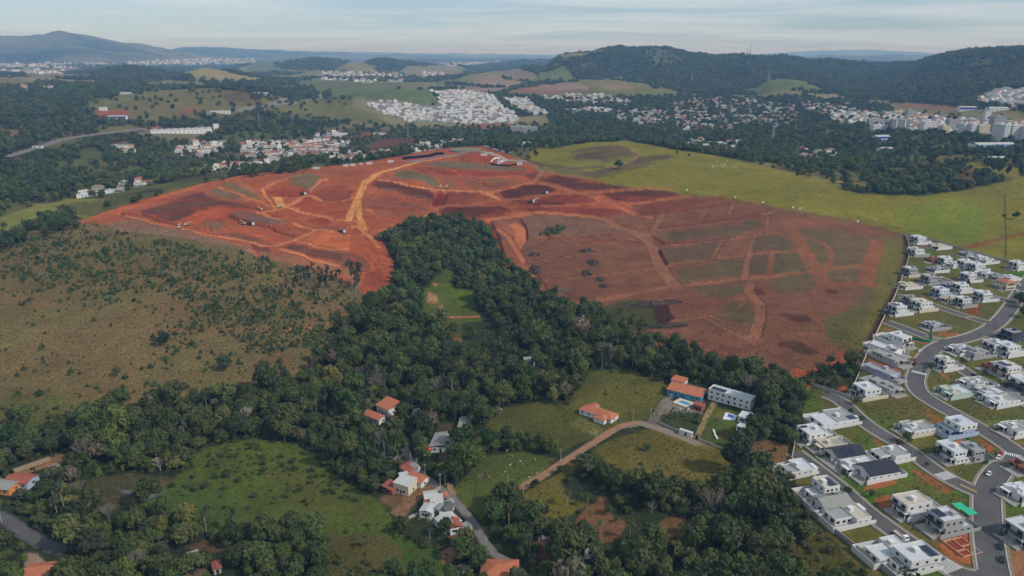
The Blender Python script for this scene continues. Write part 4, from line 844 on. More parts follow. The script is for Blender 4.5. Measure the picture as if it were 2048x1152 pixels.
# ------------------------------------------------------------------ mesh builder
class MB:
    def __init__(s): s.v = []; s.f = []; s.m = []
    def face(s, pts, mi=0):
        n_ = len(s.v); s.v += [tuple(p) for p in pts]; s.f.append(tuple(range(n_, n_ + len(pts)))); s.m.append(mi)
    def box(s, x0, x1, y0, y1, z0, z1, mi=0):
        n_ = len(s.v)
        s.v += [(x0, y0, z0), (x1, y0, z0), (x1, y1, z0), (x0, y1, z0), (x0, y0, z1), (x1, y0, z1), (x1, y1, z1), (x0, y1, z1)]
        for q in ((0, 3, 2, 1), (4, 5, 6, 7), (0, 1, 5, 4), (1, 2, 6, 5), (2, 3, 7, 6), (3, 0, 4, 7)):
            s.f.append(tuple(n_ + a for a in q)); s.m.append(mi)
    def ring(s, x0, x1, y0, y1, z0, z1, t, mi=0):
        s.box(x0, x1, y0, y0 + t, z0, z1, mi); s.box(x0, x1, y1 - t, y1, z0, z1, mi)
        s.box(x0, x0 + t, y0 + t, y1 - t, z0, z1, mi); s.box(x1 - t, x1, y0 + t, y1 - t, z0, z1, mi)
    def tube(s, a, b, ra, rb=None, n=6, mi=0, cap=True):
        rb = ra if rb is None else rb
        a = Vector(a); b = Vector(b); d = (b - a)
        if d.length < 1e-6: return
        d.normalize(); u = d.orthogonal().normalized(); w = d.cross(u); n0 = len(s.v)
        for p, r_ in ((a, ra), (b, rb)):
            for k in range(n):
                t_ = 2 * math.pi * k / n
                s.v.append(tuple(p + u * (r_ * math.cos(t_)) + w * (r_ * math.sin(t_))))
        for k in range(n):
            k2 = (k + 1) % n
            s.f.append((n0 + k, n0 + k2, n0 + n + k2, n0 + n + k)); s.m.append(mi)
        if cap:
            s.f.append(tuple(n0 + n + k for k in range(n))); s.m.append(mi)
    def gable(s, x0, x1, y0, y1, z0, h, axis='y', over=.5, th=.18, mi=0):
        """a pitched roof of two slabs"""
        x0 -= over; x1 += over; y0 -= over; y1 += over
        if axis == 'y':
            c = (x0 + x1) / 2
            prof = [(x0, z0), (c, z0 + h), (x1, z0)]
            for (xa, za), (xb, zb) in ((prof[0], prof[1]), (prof[1], prof[2])):
                t = [(xa, y0, za + th), (xb, y0, zb + th), (xb, y1, zb + th), (xa, y1, za + th)]; b_ = [(x, y, z - th) for x, y, z in t]
                s.slab(t, b_, mi)
        else:
            c = (y0 + y1) / 2
            prof = [(y0, z0), (c, z0 + h), (y1, z0)]
            for (ya, za), (yb, zb) in ((prof[0], prof[1]), (prof[1], prof[2])):
                t = [(x0, ya, za + th), (x1, ya, za + th), (x1, yb, zb + th), (x0, yb, zb + th)]; b_ = [(x, y, z - th) for x, y, z in t]
                s.slab(t, b_, mi)
    def hip(s, x0, x1, y0, y1, z0, h, over=.6, mi=0):
        x0 -= over; x1 += over; y0 -= over; y1 += over
        w_, d_ = x1 - x0, y1 - y0
        if w_ >= d_: r0, r1 = (x0 + d_ / 2, (y0 + y1) / 2, z0 + h), (x1 - d_ / 2 + .01, (y0 + y1) / 2, z0 + h)
        else: r0, r1 = ((x0 + x1) / 2, y0 + w_ / 2, z0 + h), ((x0 + x1) / 2, y1 - w_ / 2 + .01, z0 + h)
        A, B, C_, D_ = (x0, y0, z0), (x1, y0, z0), (x1, y1, z0), (x0, y1, z0)
        if w_ >= d_:
            s.face((A, B, r1, r0), mi); s.face((C_, D_, r0, r1), mi); s.face((B, C_, r1), mi); s.face((D_, A, r0), mi)
        else:
            s.face((B, C_, r1, r0), mi); s.face((D_, A, r0, r1), mi); s.face((A, B, r0), mi); s.face((C_, D_, r1), mi)
        s.face((D_, C_, B, A), mi)
    def slab(s, top, bot, mi=0):
        n_ = len(s.v); s.v += top + bot
        for q in ((0, 1, 2, 3), (7, 6, 5, 4), (0, 4, 5, 1), (1, 5, 6, 2), (2, 6, 7, 3), (3, 7, 4, 0)):
            s.f.append(tuple(n_ + a for a in q)); s.m.append(mi)
    def mesh(s, name, mats, smooth=False):
        mats = mats if isinstance(mats, (list, tuple)) else [mats]
        return mesh_np(name, s.v, s.f, mats, s.m if len(mats) > 1 else None, smooth)
    def build(s, name, mats, parent=None, loc=(0, 0, 0), rz=0.0):
        return link(name, s.mesh(name, mats), parent, loc, rz)

EXCL = []                                # (x, y, radius) kept clear of trees
def project(x, y, z):
    dy = y * CP - (z - H) * SP; up = y * SP + (z - H) * CP
    return 1024 + F * x / dy, 576 - F * up / dy

# ------------------------------------------------------------------ roads
M_ASPH = mat('asphalt', (88, 85, 83), .9, .26, .12, coord='Object')
M_ASPH2 = mat('old_asphalt', (116, 110, 104), .9, .18, .3)
M_CONC = mat('concrete', (128, 118, 98), .9, .14, .5)
M_KERB = mat('kerb_concrete', (176, 166, 154), .9, .12, .6)
M_PAINT = mat('road_paint', (226, 226, 220), .7, .15, 1.5)
M_YPAINT = mat('yellow_road_paint', (206, 168, 70), .7, .15, 1.5)
M_DIRT = mat('lane_dirt', (146, 110, 84), .95, .3, .4, bump=.3)
M_GRAVEL = mat('gravel', (134, 116, 102), .95, .22, .5, bump=.3)

def dens(w, step=2.0):
    """smooth a polyline and sample it evenly"""
    w = np.asarray(w, float)[:, :2]
    for _ in range(3):
        q = w[:-1] * .75 + w[1:] * .25; r_ = w[:-1] * .25 + w[1:] * .75
        w = np.concatenate([w[:1], np.stack([q, r_], 1).reshape(-1, 2), w[-1:]])
    s_ = np.concatenate([[0], np.cumsum(np.hypot(*np.diff(w, axis=0).T))])
    n_ = max(int(s_[-1] / step), 2); t_ = np.linspace(0, s_[-1], n_ + 1)
    return np.stack([np.interp(t_, s_, w[:, 0]), np.interp(t_, s_, w[:, 1])], 1)
ROADS = []                               # (centre line, half width)
def offset(c, d):
    t_ = np.gradient(c, axis=0); t_ /= np.linalg.norm(t_, axis=1)[:, None] + 1e-9
    return c + np.stack([t_[:, 1], -t_[:, 0]], 1) * d
def strip(name, c, hw, lift, m, skip=None, jit=0.0, th=.6, kind='structure', side_=0.0):
    """a ribbon laid on the ground along c, half width hw, with real thickness"""
    n_ = len(c); k_ = 5
    cols = []
    for a in np.linspace(-1, 1, k_):
        off = side_ + a * hw
        if jit and abs(a) == 1: off = off + jit * fbm(np.arange(n_) * .35, np.full(n_, 3.0 + a * 7), 3, 5)
        p = offset(c, 0) + (offset(c, 1.0) - c) * (np.asarray(off)[..., None] if np.ndim(off) else off)
        cols.append(np.column_stack([p, z_at(p[:, 0], p[:, 1]) + lift]))
    V = np.stack(cols, 1)                                  # n, k, 3
    mid = V[:, k_ // 2]
    fc = []
    for i in range(n_ - 1):
        if skip is not None and skip((mid[i] + mid[i + 1]) / 2): continue
        for j in range(k_ - 1):
            a = i * k_ + j; fc.append((a, a + 1, a + 1 + k_, a + k_))
        fc.append((i * k_ + n_ * k_, i * k_, (i + 1) * k_, (i + 1) * k_ + n_ * k_))
        fc.append(((i + 1) * k_ - 1, (i + 1) * k_ - 1 + n_ * k_, (i + 2) * k_ - 1 + n_ * k_, (i + 2) * k_ - 1))
    low = V.copy(); low[..., 2] -= th
    if not fc: return None
    me = mesh_np(name, np.concatenate([V.reshape(-1, 3), low.reshape(-1, 3)]), fc, [m])
    return tag(link(name, me), kind=kind)

def inside_other(own, margin=0.0):
    def f(p):
        for k, (c, hw) in enumerate(ROADS):
            if k == own: continue
            if np.min(np.hypot(c[:, 0] - p[0], c[:, 1] - p[1])) < hw + margin: return True
        return False
    return f
EST_ROADS = [
    ('avenue', fr(Q1, [(2300, 300), (2120, 470), (2040, 560), (2000, 640), (1900, 790), (1780, 910), (1600, 990), (1400, 1030), (1270, 1090)]) + fr(Q2, [(1190, 110), (1145, 200), (1128, 280), (1170, 365), (1300, 452), (1500, 562), (1700, 672), (1880, 785), (2010, 880), (2150, 960)]), 10.0),
    ('avenue', fr(Q2, [(2010, 880), (1950, 990)]) + fr(Q3, [(1880, 220), (1780, 340), (1735, 450), (1738, 600), (1745, 800), (1765, 960), (1800, 1150), (1830, 1300)]), 11.0),
    ('street', fr(Q2, [(385, 378), (520, 432), (640, 560), (800, 682), (1000, 792), (1150, 892)]) + fr(Q3, [(1250, 232), (1400, 330), (1560, 410), (1730, 480)]), 8.5),
    ('street', fr(Q3, [(120, 115), (300, 252), (520, 424), (700, 590), (900, 742), (1100, 884), (1300, 1022), (1450, 1110), (1600, 1170), (1780, 1180)]), 8.5),
    ('street', fr(Q1, [(985, 640), (1100, 655), (1270, 712), (1420, 765), (1600, 825), (1800, 880)]), 8.0),
    ('street', fr(Q1, [(890, 858), (1080, 925), (1250, 992), (1420, 1030)]), 8.0),
    ('street', fr(Q1, [(1320, 480), (1480, 540), (1640, 600), (1820, 655), (1950, 690)]), 8.0),
    ('street', fr(Q2, [(1350, 60), (1480, 130), (1600, 220), (1800, 312), (2048, 445), (2200, 520)]), 8.0),
    ('street', fr(Q1, [(1860, 960), (1760, 975), (1690, 960)]), 8.0),
]
for nm, pts, wd in EST_ROADS:
    w = to_world(pts); ROADS.append((dens(w, 2.0), wd / 2))
for k, (nm, pts, wd) in enumerate(EST_ROADS):
    c, hw = ROADS[k]
    strip('asphalt_road', c, hw, .16 + .03 * k, M_ASPH)
    for sgn in (-1, 1):
        strip('kerb', c, .26, .44, M_KERB, inside_other(k, .1), side_=sgn * (hw + .2))
        strip('pavement', c, .6, .38, M_CONC, inside_other(k, .6), side_=sgn * (hw + 1.1))
# zebra crossings and other paint
def zebra(p, q, width, n_, lift=.5, m=M_PAINT):
    """stripes across the road between two points, each stripe lying along the traffic"""
    a, b = G(*p), G(*q); d = (b - a); L = d.length; d.normalize(); nrm = Vector((-d.y, d.x, 0)).normalized()
    mb = MB()
    for k in range(n_):
        s0 = L * (k + .1) / n_; s1 = L * (k + .6) / n_
        pts = [a + d * s0 - nrm * width / 2, a + d * s1 - nrm * width / 2, a + d * s1 + nrm * width / 2, a + d * s0 + nrm * width / 2]
        mb.face([(x.x, x.y, float(z_at(x.x, x.y)) + lift) for x in pts])
    return tag(mb.build('crosswalk', m), kind='structure')
zebra(fr(Q2, [(1105, 182)])[0], fr(Q2, [(1230, 212)])[0], 3.5, 9)
zebra(fr(Q3, [(1335, 330)])[0], fr(Q3, [(1440, 300)])[0], 6.0, 8)
zebra(fr(Q3, [(1340, 1100)])[0], fr(Q3, [(1470, 1050)])[0], 6.5, 9)
zebra(fr(Q2, [(1880, 870)])[0], fr(Q2, [(2030, 905)])[0], 3.5, 9)
zebra(fr(Q1, [(1980, 598)])[0], fr(Q1, [(2048, 606)])[0], 3.0, 7)
zebra(fr(Q3, [(1510, 390)])[0], fr(Q3, [(1655, 455)])[0], 1.6, 9, .52, M_YPAINT)
for a_, b_ in (((1260, 1000), (1305, 985)), ((1565, 815), (1600, 830))):
    p_, q_ = fr(Q1, [a_])[0], fr(Q1, [b_])[0]
    aa, bb = G(*p_), G(*q_); d_ = (bb - aa).normalized(); nn_ = Vector((-d_.y, d_.x, 0)); mb = MB()
    pts = [aa - nn_ * 5, bb - nn_ * 5, bb + nn_ * 5, aa + nn_ * 5]
    mb.face([(x.x, x.y, float(z_at(x.x, x.y)) + .52) for x in pts]); tag(mb.build('speed_table', M_CONC), kind='structure')
# lanes and roads outside the estate
LANES = []
def lane(name, frame, pts, wd, m, lift=.22, jit=.5, step=3.0):
    c = dens(to_world(fr(frame, pts)), step)
    strip(name, c, wd / 2, lift, m, jit=jit)
    LANES.append((c, wd / 2))
    return c
lane('dirt_lane', M1, [(-140, 1040), (0, 960), (200, 830), (420, 690), (600, 570), (720, 525), (820, 515)], 4.2, M_DIRT, .1, .9)
lane('gravel_lane', M1, [(800, 516), (920, 540), (1100, 610), (1300, 690)], 5.0, M_GRAVEL, .13, 1.2)
lane('village_street', M3, [(500, -40), (530, 60), (640, 210), (760, 310), (860, 380), (960, 460), (1080, 600), (1160, 720), (1230, 850), (1330, 960), (1480, 1040), (1600, 1160)], 3.6, M_ASPH2, .14, .5)
lane('asphalt_road', M4, [(-120, 560), (60, 660), (200, 760), (330, 840), (480, 905)], 5, M_ASPH, .2, .6)
lane('highway', F1, [(40, 745), (180, 702), (330, 652), (450, 627), (640, 602), (830, 580)], 10, M_ASPH2, .8, .3, 10)
lane('highway', F1, [(1190, 495), (1400, 470), (1560, 445), (1740, 430)], 14, M_ASPH2, .8, .3, 10)
lane('ridge_road', F2, [(-240, 775), (0, 745), (240, 735), (480, 715), (660, 695), (800, 682), (900, 672), (1000, 690)], 8, M_ASPH2, .5, .2, 5)
lane('paved_access_road', F2, [(500, 775), (640, 750), (760, 738), (830, 722), (870, 712)], 11, M_ASPH2, .45, .3, 5)
lane('paved_access_road', F2, [(950, 712), (1040, 735), (1100, 770)], 9, mat('paving', (166, 142, 130), .9, .15, .3), .45, .3, 5)
# roundabout: ring of asphalt round a grass island
rc = G(935, 300.5)
def disc(name, r0, r1, lift, m, seg=48, dome=0.0):
    mb = MB()
    for k in range(seg):
        a0, a1 = 2 * math.pi * k / seg, 2 * math.pi * (k + 1) / seg
        q = []
        for r_, a in ((r0, a0), (r1, a0), (r1, a1), (r0, a1)):
            x, y = rc.x + r_ * math.cos(a) * 1.15, rc.y + r_ * math.sin(a)
            q.append((x, y, rc.z + lift + (dome if r_ < r1 else 0)))
        if r0 < .01: q = q[:3]
        mb.face(q)
    for k in range(seg):
        a0, a1 = 2 * math.pi * k / seg, 2 * math.pi * (k + 1) / seg
        pa = (rc.x + r1 * math.cos(a0) * 1.15, rc.y + r1 * math.sin(a0)); pb = (rc.x + r1 * math.cos(a1) * 1.15, rc.y + r1 * math.sin(a1))
        mb.face([(*pa, rc.z + lift), (*pa, rc.z - 6), (*pb, rc.z - 6), (*pb, rc.z + lift)])
    return tag(mb.build(name, m), kind='structure')
disc('roundabout', 11, 27, 1.2, M_ASPH2); disc('roundabout_island', 0.001, 15, 1.5, mat('island_grass', (122, 116, 72), .95, .2, .3), dome=.5)
# ------------------------------------------------------------------ houses of the estate
WHITE = mat('white_render', (214, 212, 209), .8, .05, .4, bump=.02)
GREYW = mat('grey_render', (160, 159, 157), .85, .06, .4)
CREAM = mat('cream_render', (204, 194, 170), .85, .05, .4)
MINT = mat('mint_render', (180, 198, 186), .85, .05, .4)
BLUEW = mat('pale_blue_render', (164, 178, 198), .85, .05, .4)
LILAC = mat('lilac_render', (170, 168, 184), .85, .05, .4)
DARKW = mat('charcoal_render', (72, 76, 86), .8, .06, .4)
BRICK = mat('raw_brick', (146, 92, 76), .9, .16, .8)
ROOFW = mat('white_roof_sheet', (192, 193, 195), .6, .08, .5)
ROOFG = mat('grey_roof_slab', (150, 148, 144), .85, .14, .5)
ROOFB = mat('beige_roof_slab', (184, 174, 156), .85, .12, .5)
ROOFD = mat('black_roof_tile', (40, 42, 50), .55, .12, .8)
TERRA = mat('terracotta_tile', (176, 106, 76), .85, .28, .9)
TERRA2 = mat('weathered_terracotta', (150, 84, 66), .9, .22, .9)
FIBRO = mat('fibre_cement_sheet', (142, 140, 132), .9, .16, .5)
PALES = mat('pale_metal_sheet', (184, 182, 176), .6, .2, .6)
GLASS = mat('dark_window_glass', (30, 34, 40), .15, spec=.6)
DOOR = mat('dark_door', (52, 44, 40), .6)
SOLAR = mat('solar_panel', (26, 32, 54), .2, spec=.7)
PAVE = mat('driveway_concrete', (150, 145, 138), .9, .12, .6)
POOL = mat('pool_water', (44, 140, 196), .1, .1, .4, spec=.6)
POOLB = mat('blue_pool_liner', (30, 74, 196), .15, .1, .4, spec=.6)
LAWN = mat('garden_lawn', (66, 82, 40), .95, .2, .6)
NET = mat('green_site_net', (36, 120, 84), .9, .1, .5)
STEEL = mat('galvanised_steel', (150, 152, 152), .5, metal=.3)
WOODM = mat('timber', (140, 104, 72), .85, .2, 1)

_a = G(1631, 938); _b = G(1822, 1088)
ST = math.atan2(_b.y - _a.y, _b.x - _a.x)          # direction of the streets
# front of a house on the left of its street looks along +normal of ST
FRAMEM = mat('window_frame', (70, 70, 72), .5)
def windows_on(root, face, x0, x1, y, z0, hgt, n_, wd, rr_, m=GLASS, axis='x', name='window'):
    """n_ windows spread along a wall; axis x: wall runs along x at depth y; axis y: wall runs along y at x=y. face = outward sign"""
    L = x1 - x0
    for k in range(n_):
        c = x0 + L * (k + .5) / n_ + rr_.uniform(-.1, .1) * L / n_
        w_ = min(wd * rr_.uniform(.8, 1.15), L / n_ * .85)
        mb = MB(); e = .06 * face; pb = MB(); e2 = .085 * face; f_ = .07
        if axis == 'x':
            mb.box(c - w_ / 2, c + w_ / 2, min(y, y + e), max(y, y + e), z0, z0 + hgt); pb.box(c - w_ / 2 + f_, c + w_ / 2 - f_, min(y + e, y + e2), max(y + e, y + e2), z0 + f_, z0 + hgt - f_)
        else:
            mb.box(min(y, y + e), max(y, y + e), c - w_ / 2, c + w_ / 2, z0, z0 + hgt); pb.box(min(y + e, y + e2), max(y + e, y + e2), c - w_ / 2 + f_, c + w_ / 2 - f_, z0 + f_, z0 + hgt - f_)
        fo = mb.build(name, FRAMEM, root); pb.build('pane', m, fo)

def volume(root, x0, x1, y0, y1, z0, z1, wm, rm, par=.45):
    mb = MB(); mb.ring(x0, x1, y0, y1, z0, z1, .22); mb.build('wall', wm, root)
    mb = MB(); mb.box(x0 + .225, x1 - .225, y0 + .225, y1 - .225, z1 - par - .3, z1 - par); mb.build('roof', rm, root)

def solar(root, x, y, z, nx, ny, rr_):
    mb = MB()
    for i in range(nx):
        for j in range(ny):
            t_ = .18
            a = x + i * 1.15; b = y + j * 2.05
            mb.slab([(a, b, z + .25), (a + 1.05, b, z + .25), (a + 1.05, b + 1.95, z + .25 + t_), (a, b + 1.95, z + .25 + t_)], [(a, b, z + .15), (a + 1.05, b, z + .15), (a + 1.05, b + 1.95, z + .15 + t_), (a, b + 1.95, z + .15 + t_)])
    mb.build('solar_array', SOLAR, root)['kind'] = 'stuff'

def plot_wall(root, w, d, y0, wm, rr_, hgt=2.0, sides=(1, 1, 1)):
    hw = w / 2 + .6
    if sides[0]:
        mb = MB(); mb.box(-hw - .16, -hw, y0, d, -1.5, hgt); mb.build('boundary_wall', wm, root)
    if sides[1]:
        mb = MB(); mb.box(hw, hw + .16, y0, d, -1.5, hgt); mb.build('boundary_wall', wm, root)
    if sides[2]:
        mb = MB(); mb.box(-hw, hw, d - .16, d, -1.5, hgt); mb.build('boundary_wall', wm, root)

def modern_house(u, v, w, d, ang, style, seed, wm=WHITE, rm=ROOFG, label='', walls=(1, 1, 1), bw=None, pv=0, extra=None, name='house'):
    """u, v: the middle of the plot on the ground; ang: direction the back of the house points to; w x d plot in metres"""
    rr_ = random.Random(seed); w *= 1.07; d *= 1.05
    c = G(u, v)
    back = Vector((math.cos(ang), math.sin(ang), 0)); side_ = Vector((back.y, -back.x, 0))
    o = c - back * (d / 2)
    zs = [float(z_at(*(o + back * (d * t_) + side_ * (w * s_ / 2)).xy)) for t_ in (0, .5, 1) for s_ in (-1, 1)]
    root = empty(name, (o.x, o.y, sum(zs) / 6 + .35), math.atan2(side_.y, side_.x))
    tag(root, label, 'house', 'houses of the walled estate')
    EXCL.append((c.x, c.y, max(w, d) * .62))
    bw = bw or wm
    hw = w / 2
    f0 = rr_.uniform(4.2, 5.6)
    mb = MB(); mb.box(-hw + .2, hw - .2, -.8, f0 + .3, -1.5, .06); mb.build('driveway', PAVE, root)
    if rr_.random() < .6:
        mb = MB(); mb.box(-hw + .5, -hw + 2.6, .2, f0 - .6, -.5, .16); mb.build('lawn', LAWN, root)
    mb = MB(); mb.box(-hw, hw, f0 + .32, d - .2, -1.8, .02); mb.build('floor_slab', PAVE, root)
    plot_wall(root, w, d, 2.5, bw, rr_, rr_.uniform(1.9, 2.3), walls)
    xs = -1 if rr_.random() < .5 else 1
    if style in ('double', 'single'):
        h1 = rr_.uniform(3.5, 3.9)
        y1 = d - rr_.uniform(3, 5)
        ym = f0 + (y1 - f0) * rr_.uniform(.45, .6)
        gx = xs * hw * .05
        # front volume and a narrower rear volume leave a side court
        volume(root, -hw + .1, hw - .1, f0, ym, -1.6, h1, wm, rm)
        rx0, rx1 = (-hw + .1, hw - rr_.uniform(2.2, 3.2)) if xs > 0 else (-hw + rr_.uniform(2.2, 3.2), hw - .1)
        volume(root, rx0, rx1, ym + .02, y1, -1.6, h1 - rr_.uniform(.3, .6), wm, rr_.choice((rm, ROOFG, ROOFW)))
        # garage mouth, entrance and porch
        g0 = -hw + .9 if xs > 0 else hw - 5.2
        mb = MB(); mb.box(g0, g0 + 4.3, f0 - .05, f0 - .002, .05, 2.5); mb.build('garage_door', DOOR if rr_.random() < .5 else GLASS, root)
        dx = hw - 2.4 if xs > 0 else -hw + 1.2
        mb = MB(); mb.box(dx, dx + 1.2, f0 - .05, f0 - .002, .05, 2.6); mb.build('door', DOOR, root)
        mb = MB(); mb.box(g0 - .3, g0 + 4.6, f0 - 2.4, f0 - .06, 2.75, 3.0); mb.box(g0 - .2, g0 + .05, f0 - 2.3, f0 - 2.05, -1, 2.75); mb.box(g0 + 4.25, g0 + 4.5, f0 - 2.3, f0 - 2.05, -1, 2.75); mb.build('porch', wm, root)
        wx = rx1 if xs > 0 else rx0
        windows_on(root, xs, ym + .6, y1 - .3, wx, .9, 1.3, 3, 1.6, rr_, axis='y')
        windows_on(root, -xs, f0 + .6, y1 - .3, -xs * (hw - .1), 1.2, .9, 4, 1.1, rr_, axis='y')
        windows_on(root, xs, f0 + .8, ym - .3, xs * (hw - .1), 1.2, .9, 2, 1.2, rr_, axis='y')
        windows_on(root, 1, rx0 + .4, rx1 - .4, y1, .6, 1.8, 2, 2.2, rr_)
        top = h1
        if style == 'double':
            u0 = f0 - rr_.uniform(.6, 1.4); u1 = ym + rr_.uniform(1.0, 4.0)
            a0, a1 = -hw + .1 + (rr_.uniform(0, 1.2) if xs > 0 else 0), hw - .1 - (rr_.uniform(0, 1.2) if xs < 0 else 0)
            top = h1 + rr_.uniform(3.1, 3.5)
            volume(root, a0, a1, u0, u1, h1 - .48, top, rr_.choice((wm, wm, WHITE)), rr_.choice((rm, ROOFW)))
            windows_on(root, -1, a0 + .5, a1 - .5, u0, h1 + .55, 1.7, 2, 2.6, rr_)
            windows_on(root, 1, a0 + .5, a1 - .5, u1, h1 + .7, 1.3, 2, 1.5, rr_)
            windows_on(root, 1, u0 + .6, u1 - .4, a1, h1 + .8, 1.1, 3, 1.2, rr_, axis='y')
            windows_on(root, -1, u0 + .6, u1 - .4, a0, h1 + .8, 1.1, 3, 1.2, rr_, axis='y')
            mb = MB(); mb.box(a0 + .2, a1 - .2, u0 - 1.1, u0 - .005, h1 - .1, h1 + .06); bal = mb.build('balcony', GREYW, root); mb = MB(); mb.box(a0 + .2, a1 - .2, u0 - 1.1, u0 - 1.03, h1 + .064, h1 + .95); mb.build('railing', GLASS, bal)
            tx, ty = (a0 + a1) / 2 + rr_.uniform(-1.5, 1), u0 + (u1 - u0) * rr_.uniform(.35, .65)
            roof_y0, roof_y1, rx_ = u0, u1, a0
        else:
            tx, ty = rr_.uniform(-2, 1), f0 + (ym - f0) * rr_.uniform(.3, .8)
            roof_y0, roof_y1, rx_ = f0, ym, -hw + .1
            if rr_.random() < .6:
                volume(root, -xs * hw * .1 - 1.8, -xs * hw * .1 + 2.2, f0 + .5, f0 + 4.5, h1 - .46, h1 + .9, wm, rm)
        mb = MB(); mb.box(tx, tx + 2.4, ty, ty + 2.2, top - .44, top + 1.1); mb.box(tx - .12, tx + 2.52, ty - .12, ty + 2.32, top + 1.1, top + 1.25); mb.build('water_tank_housing', wm, root)
        if pv:
            solar(root, rx_ + .8, roof_y0 + .9, top - .45, min(pv, int((w - 2) / 1.2)), 2, rr_)
    elif style == 'gable':
        h1 = 3.4
        y1 = d - 3.5
        mb = MB(); mb.ring(-hw + .1, hw - .1, f0, y1, -1.6, h1, .22)
        for yy in (f0, y1 - .22):
            n0 = len(mb.v); mb.v += [(-hw + .1, yy, h1), (hw - .1, yy, h1), (0, yy, h1 + 2.4), (-hw + .1, yy + .22, h1), (hw - .1, yy + .22, h1), (0, yy + .22, h1 + 2.4)]
            for q in ((0, 1, 2), (5, 4, 3), (0, 2, 5, 3), (1, 4, 5, 2)): mb.f.append(tuple(n0 + a for a in q)); mb.m.append(0)
        mb.build('wall', wm, root)
        mb = MB(); mb.gable(-hw + .1, hw - .1, f0, y1, h1 + .02, 2.45, 'y', .35); mb.build('roof', rm, root)
        mb = MB(); mb.box(-hw + .6, -hw + 4.8, f0 - .05, f0 - .002, .05, 2.5); mb.build('garage_door', DOOR, root)
        mb = MB(); mb.box(hw - 2.4, hw - 1.2, f0 - .05, f0 - .002, .05, 2.6); mb.build('door', DOOR, root)
        windows_on(root, 1, f0 + 1, y1 - 1, hw - .1, 1.0, 1.2, 4, 1.5, rr_, axis='y'); windows_on(root, -1, f0 + 1, y1 - 1, -hw + .1, 1.0, 1.2, 4, 1.5, rr_, axis='y'); windows_on(root, 1, -hw + .6, hw - .6, y1, .6, 1.8, 2, 2, rr_)
        if pv:
            mb = MB()
            for k in range(pv):
                for j in range(2):
                    yy = f0 + 4 + k * 1.2
                    xa, xb = (.6 + j * 2.1, 2.55 + j * 2.1); sl_ = 2.45 / (hw + .25)
                    za = h1 + .3 + 2.45 - xa * sl_ * .98; zb = h1 + .3 + 2.45 - xb * sl_ * .98
                    mb.slab([(xa, yy, za), (xb, yy, zb), (xb, yy + 1.1, zb), (xa, yy + 1.1, za)], [(xa, yy, za - .08), (xb, yy, zb - .08), (xb, yy + 1.1, zb - .08), (xa, yy + 1.1, za - .08)])
            mb.build('solar_array', SOLAR, root)
    elif style == 'hip':
        y1 = d - 4
        top = 6.4
        mb = MB(); mb.ring(-hw + .1, hw - .1, f0, y1, -1.6, top, .25); mb.build('wall', wm, root)
        mb = MB(); mb.hip(-hw + .1, hw - .1, f0, y1, top + .01, 2.3, .8); mb.build('roof', rm, root)
        mb = MB(); mb.box(-hw + .4, hw - 3, f0 - 3.4, f0 - .01, 2.8, 3.05)
        for xx in (-hw + .5, hw - 3.4): mb.box(xx, xx + .3, f0 - 3.3, f0 - 3, -1.2, 2.8)
        mb.build('porch', CREAM, root)
        mb = MB(); mb.box(hw - 2.4, hw - 1.2, f0 - .05, f0 - .002, .05, 2.6); mb.build('door', DOOR, root)
        for zz in (.9, 4.0):
            windows_on(root, 1, f0 + 1, y1 - 1, hw - .1, zz, 1.3, 4, 1.5, rr_, axis='y'); windows_on(root, -1, f0 + 1, y1 - 1, -hw + .1, zz, 1.3, 4, 1.5, rr_, axis='y'); windows_on(root, -1, -hw + .8, hw - .8, f0, zz, 1.3, 3, 1.6, rr_); windows_on(root, 1, -hw + .8, hw - .8, y1, zz, 1.3, 3, 1.6, rr_)
    elif style == 'shell':                                         # under construction: raw brick walls, no roof
        mb = MB(); y1 = d - 4
        mb.ring(-hw + .3, hw - .3, f0, y1, -1.2, 3.0, .2); mb.box(-.1, .1, f0 + .22, y1 - .22, -1, 3.0); mb.box(-hw + .52, -.12, f0 + 5, f0 + 5.2, -1, 2.8); mb.box(.12, hw - .52, f0 + 8, f0 + 8.2, -1, 2.7); mb.build('wall', wm, root)
        mb = MB(); mb.box(-hw + .5, -.1, f0 + 5.3, y1 - .3, 3.02, 3.2); mb.build('roof', rm, root)
        windows_on(root, -1, -hw + .8, hw - .8, f0, 1, 1.3, 3, 1.6, rr_, axis='x'); windows_on(root, 1, f0 + 1, y1 - 1, hw - .3, 1, 1.3, 4, 1.4, rr_, axis='y')
    if extra: extra(root, w, d, rr_)
    return root

def pool_extra(root, w, d, rr_):
    mb = MB(); mb.box(-w / 2 + 1, -w / 2 + 4.5, d - 3.4, d - .8, -.6, .12); mb.build('pool', POOL, root)

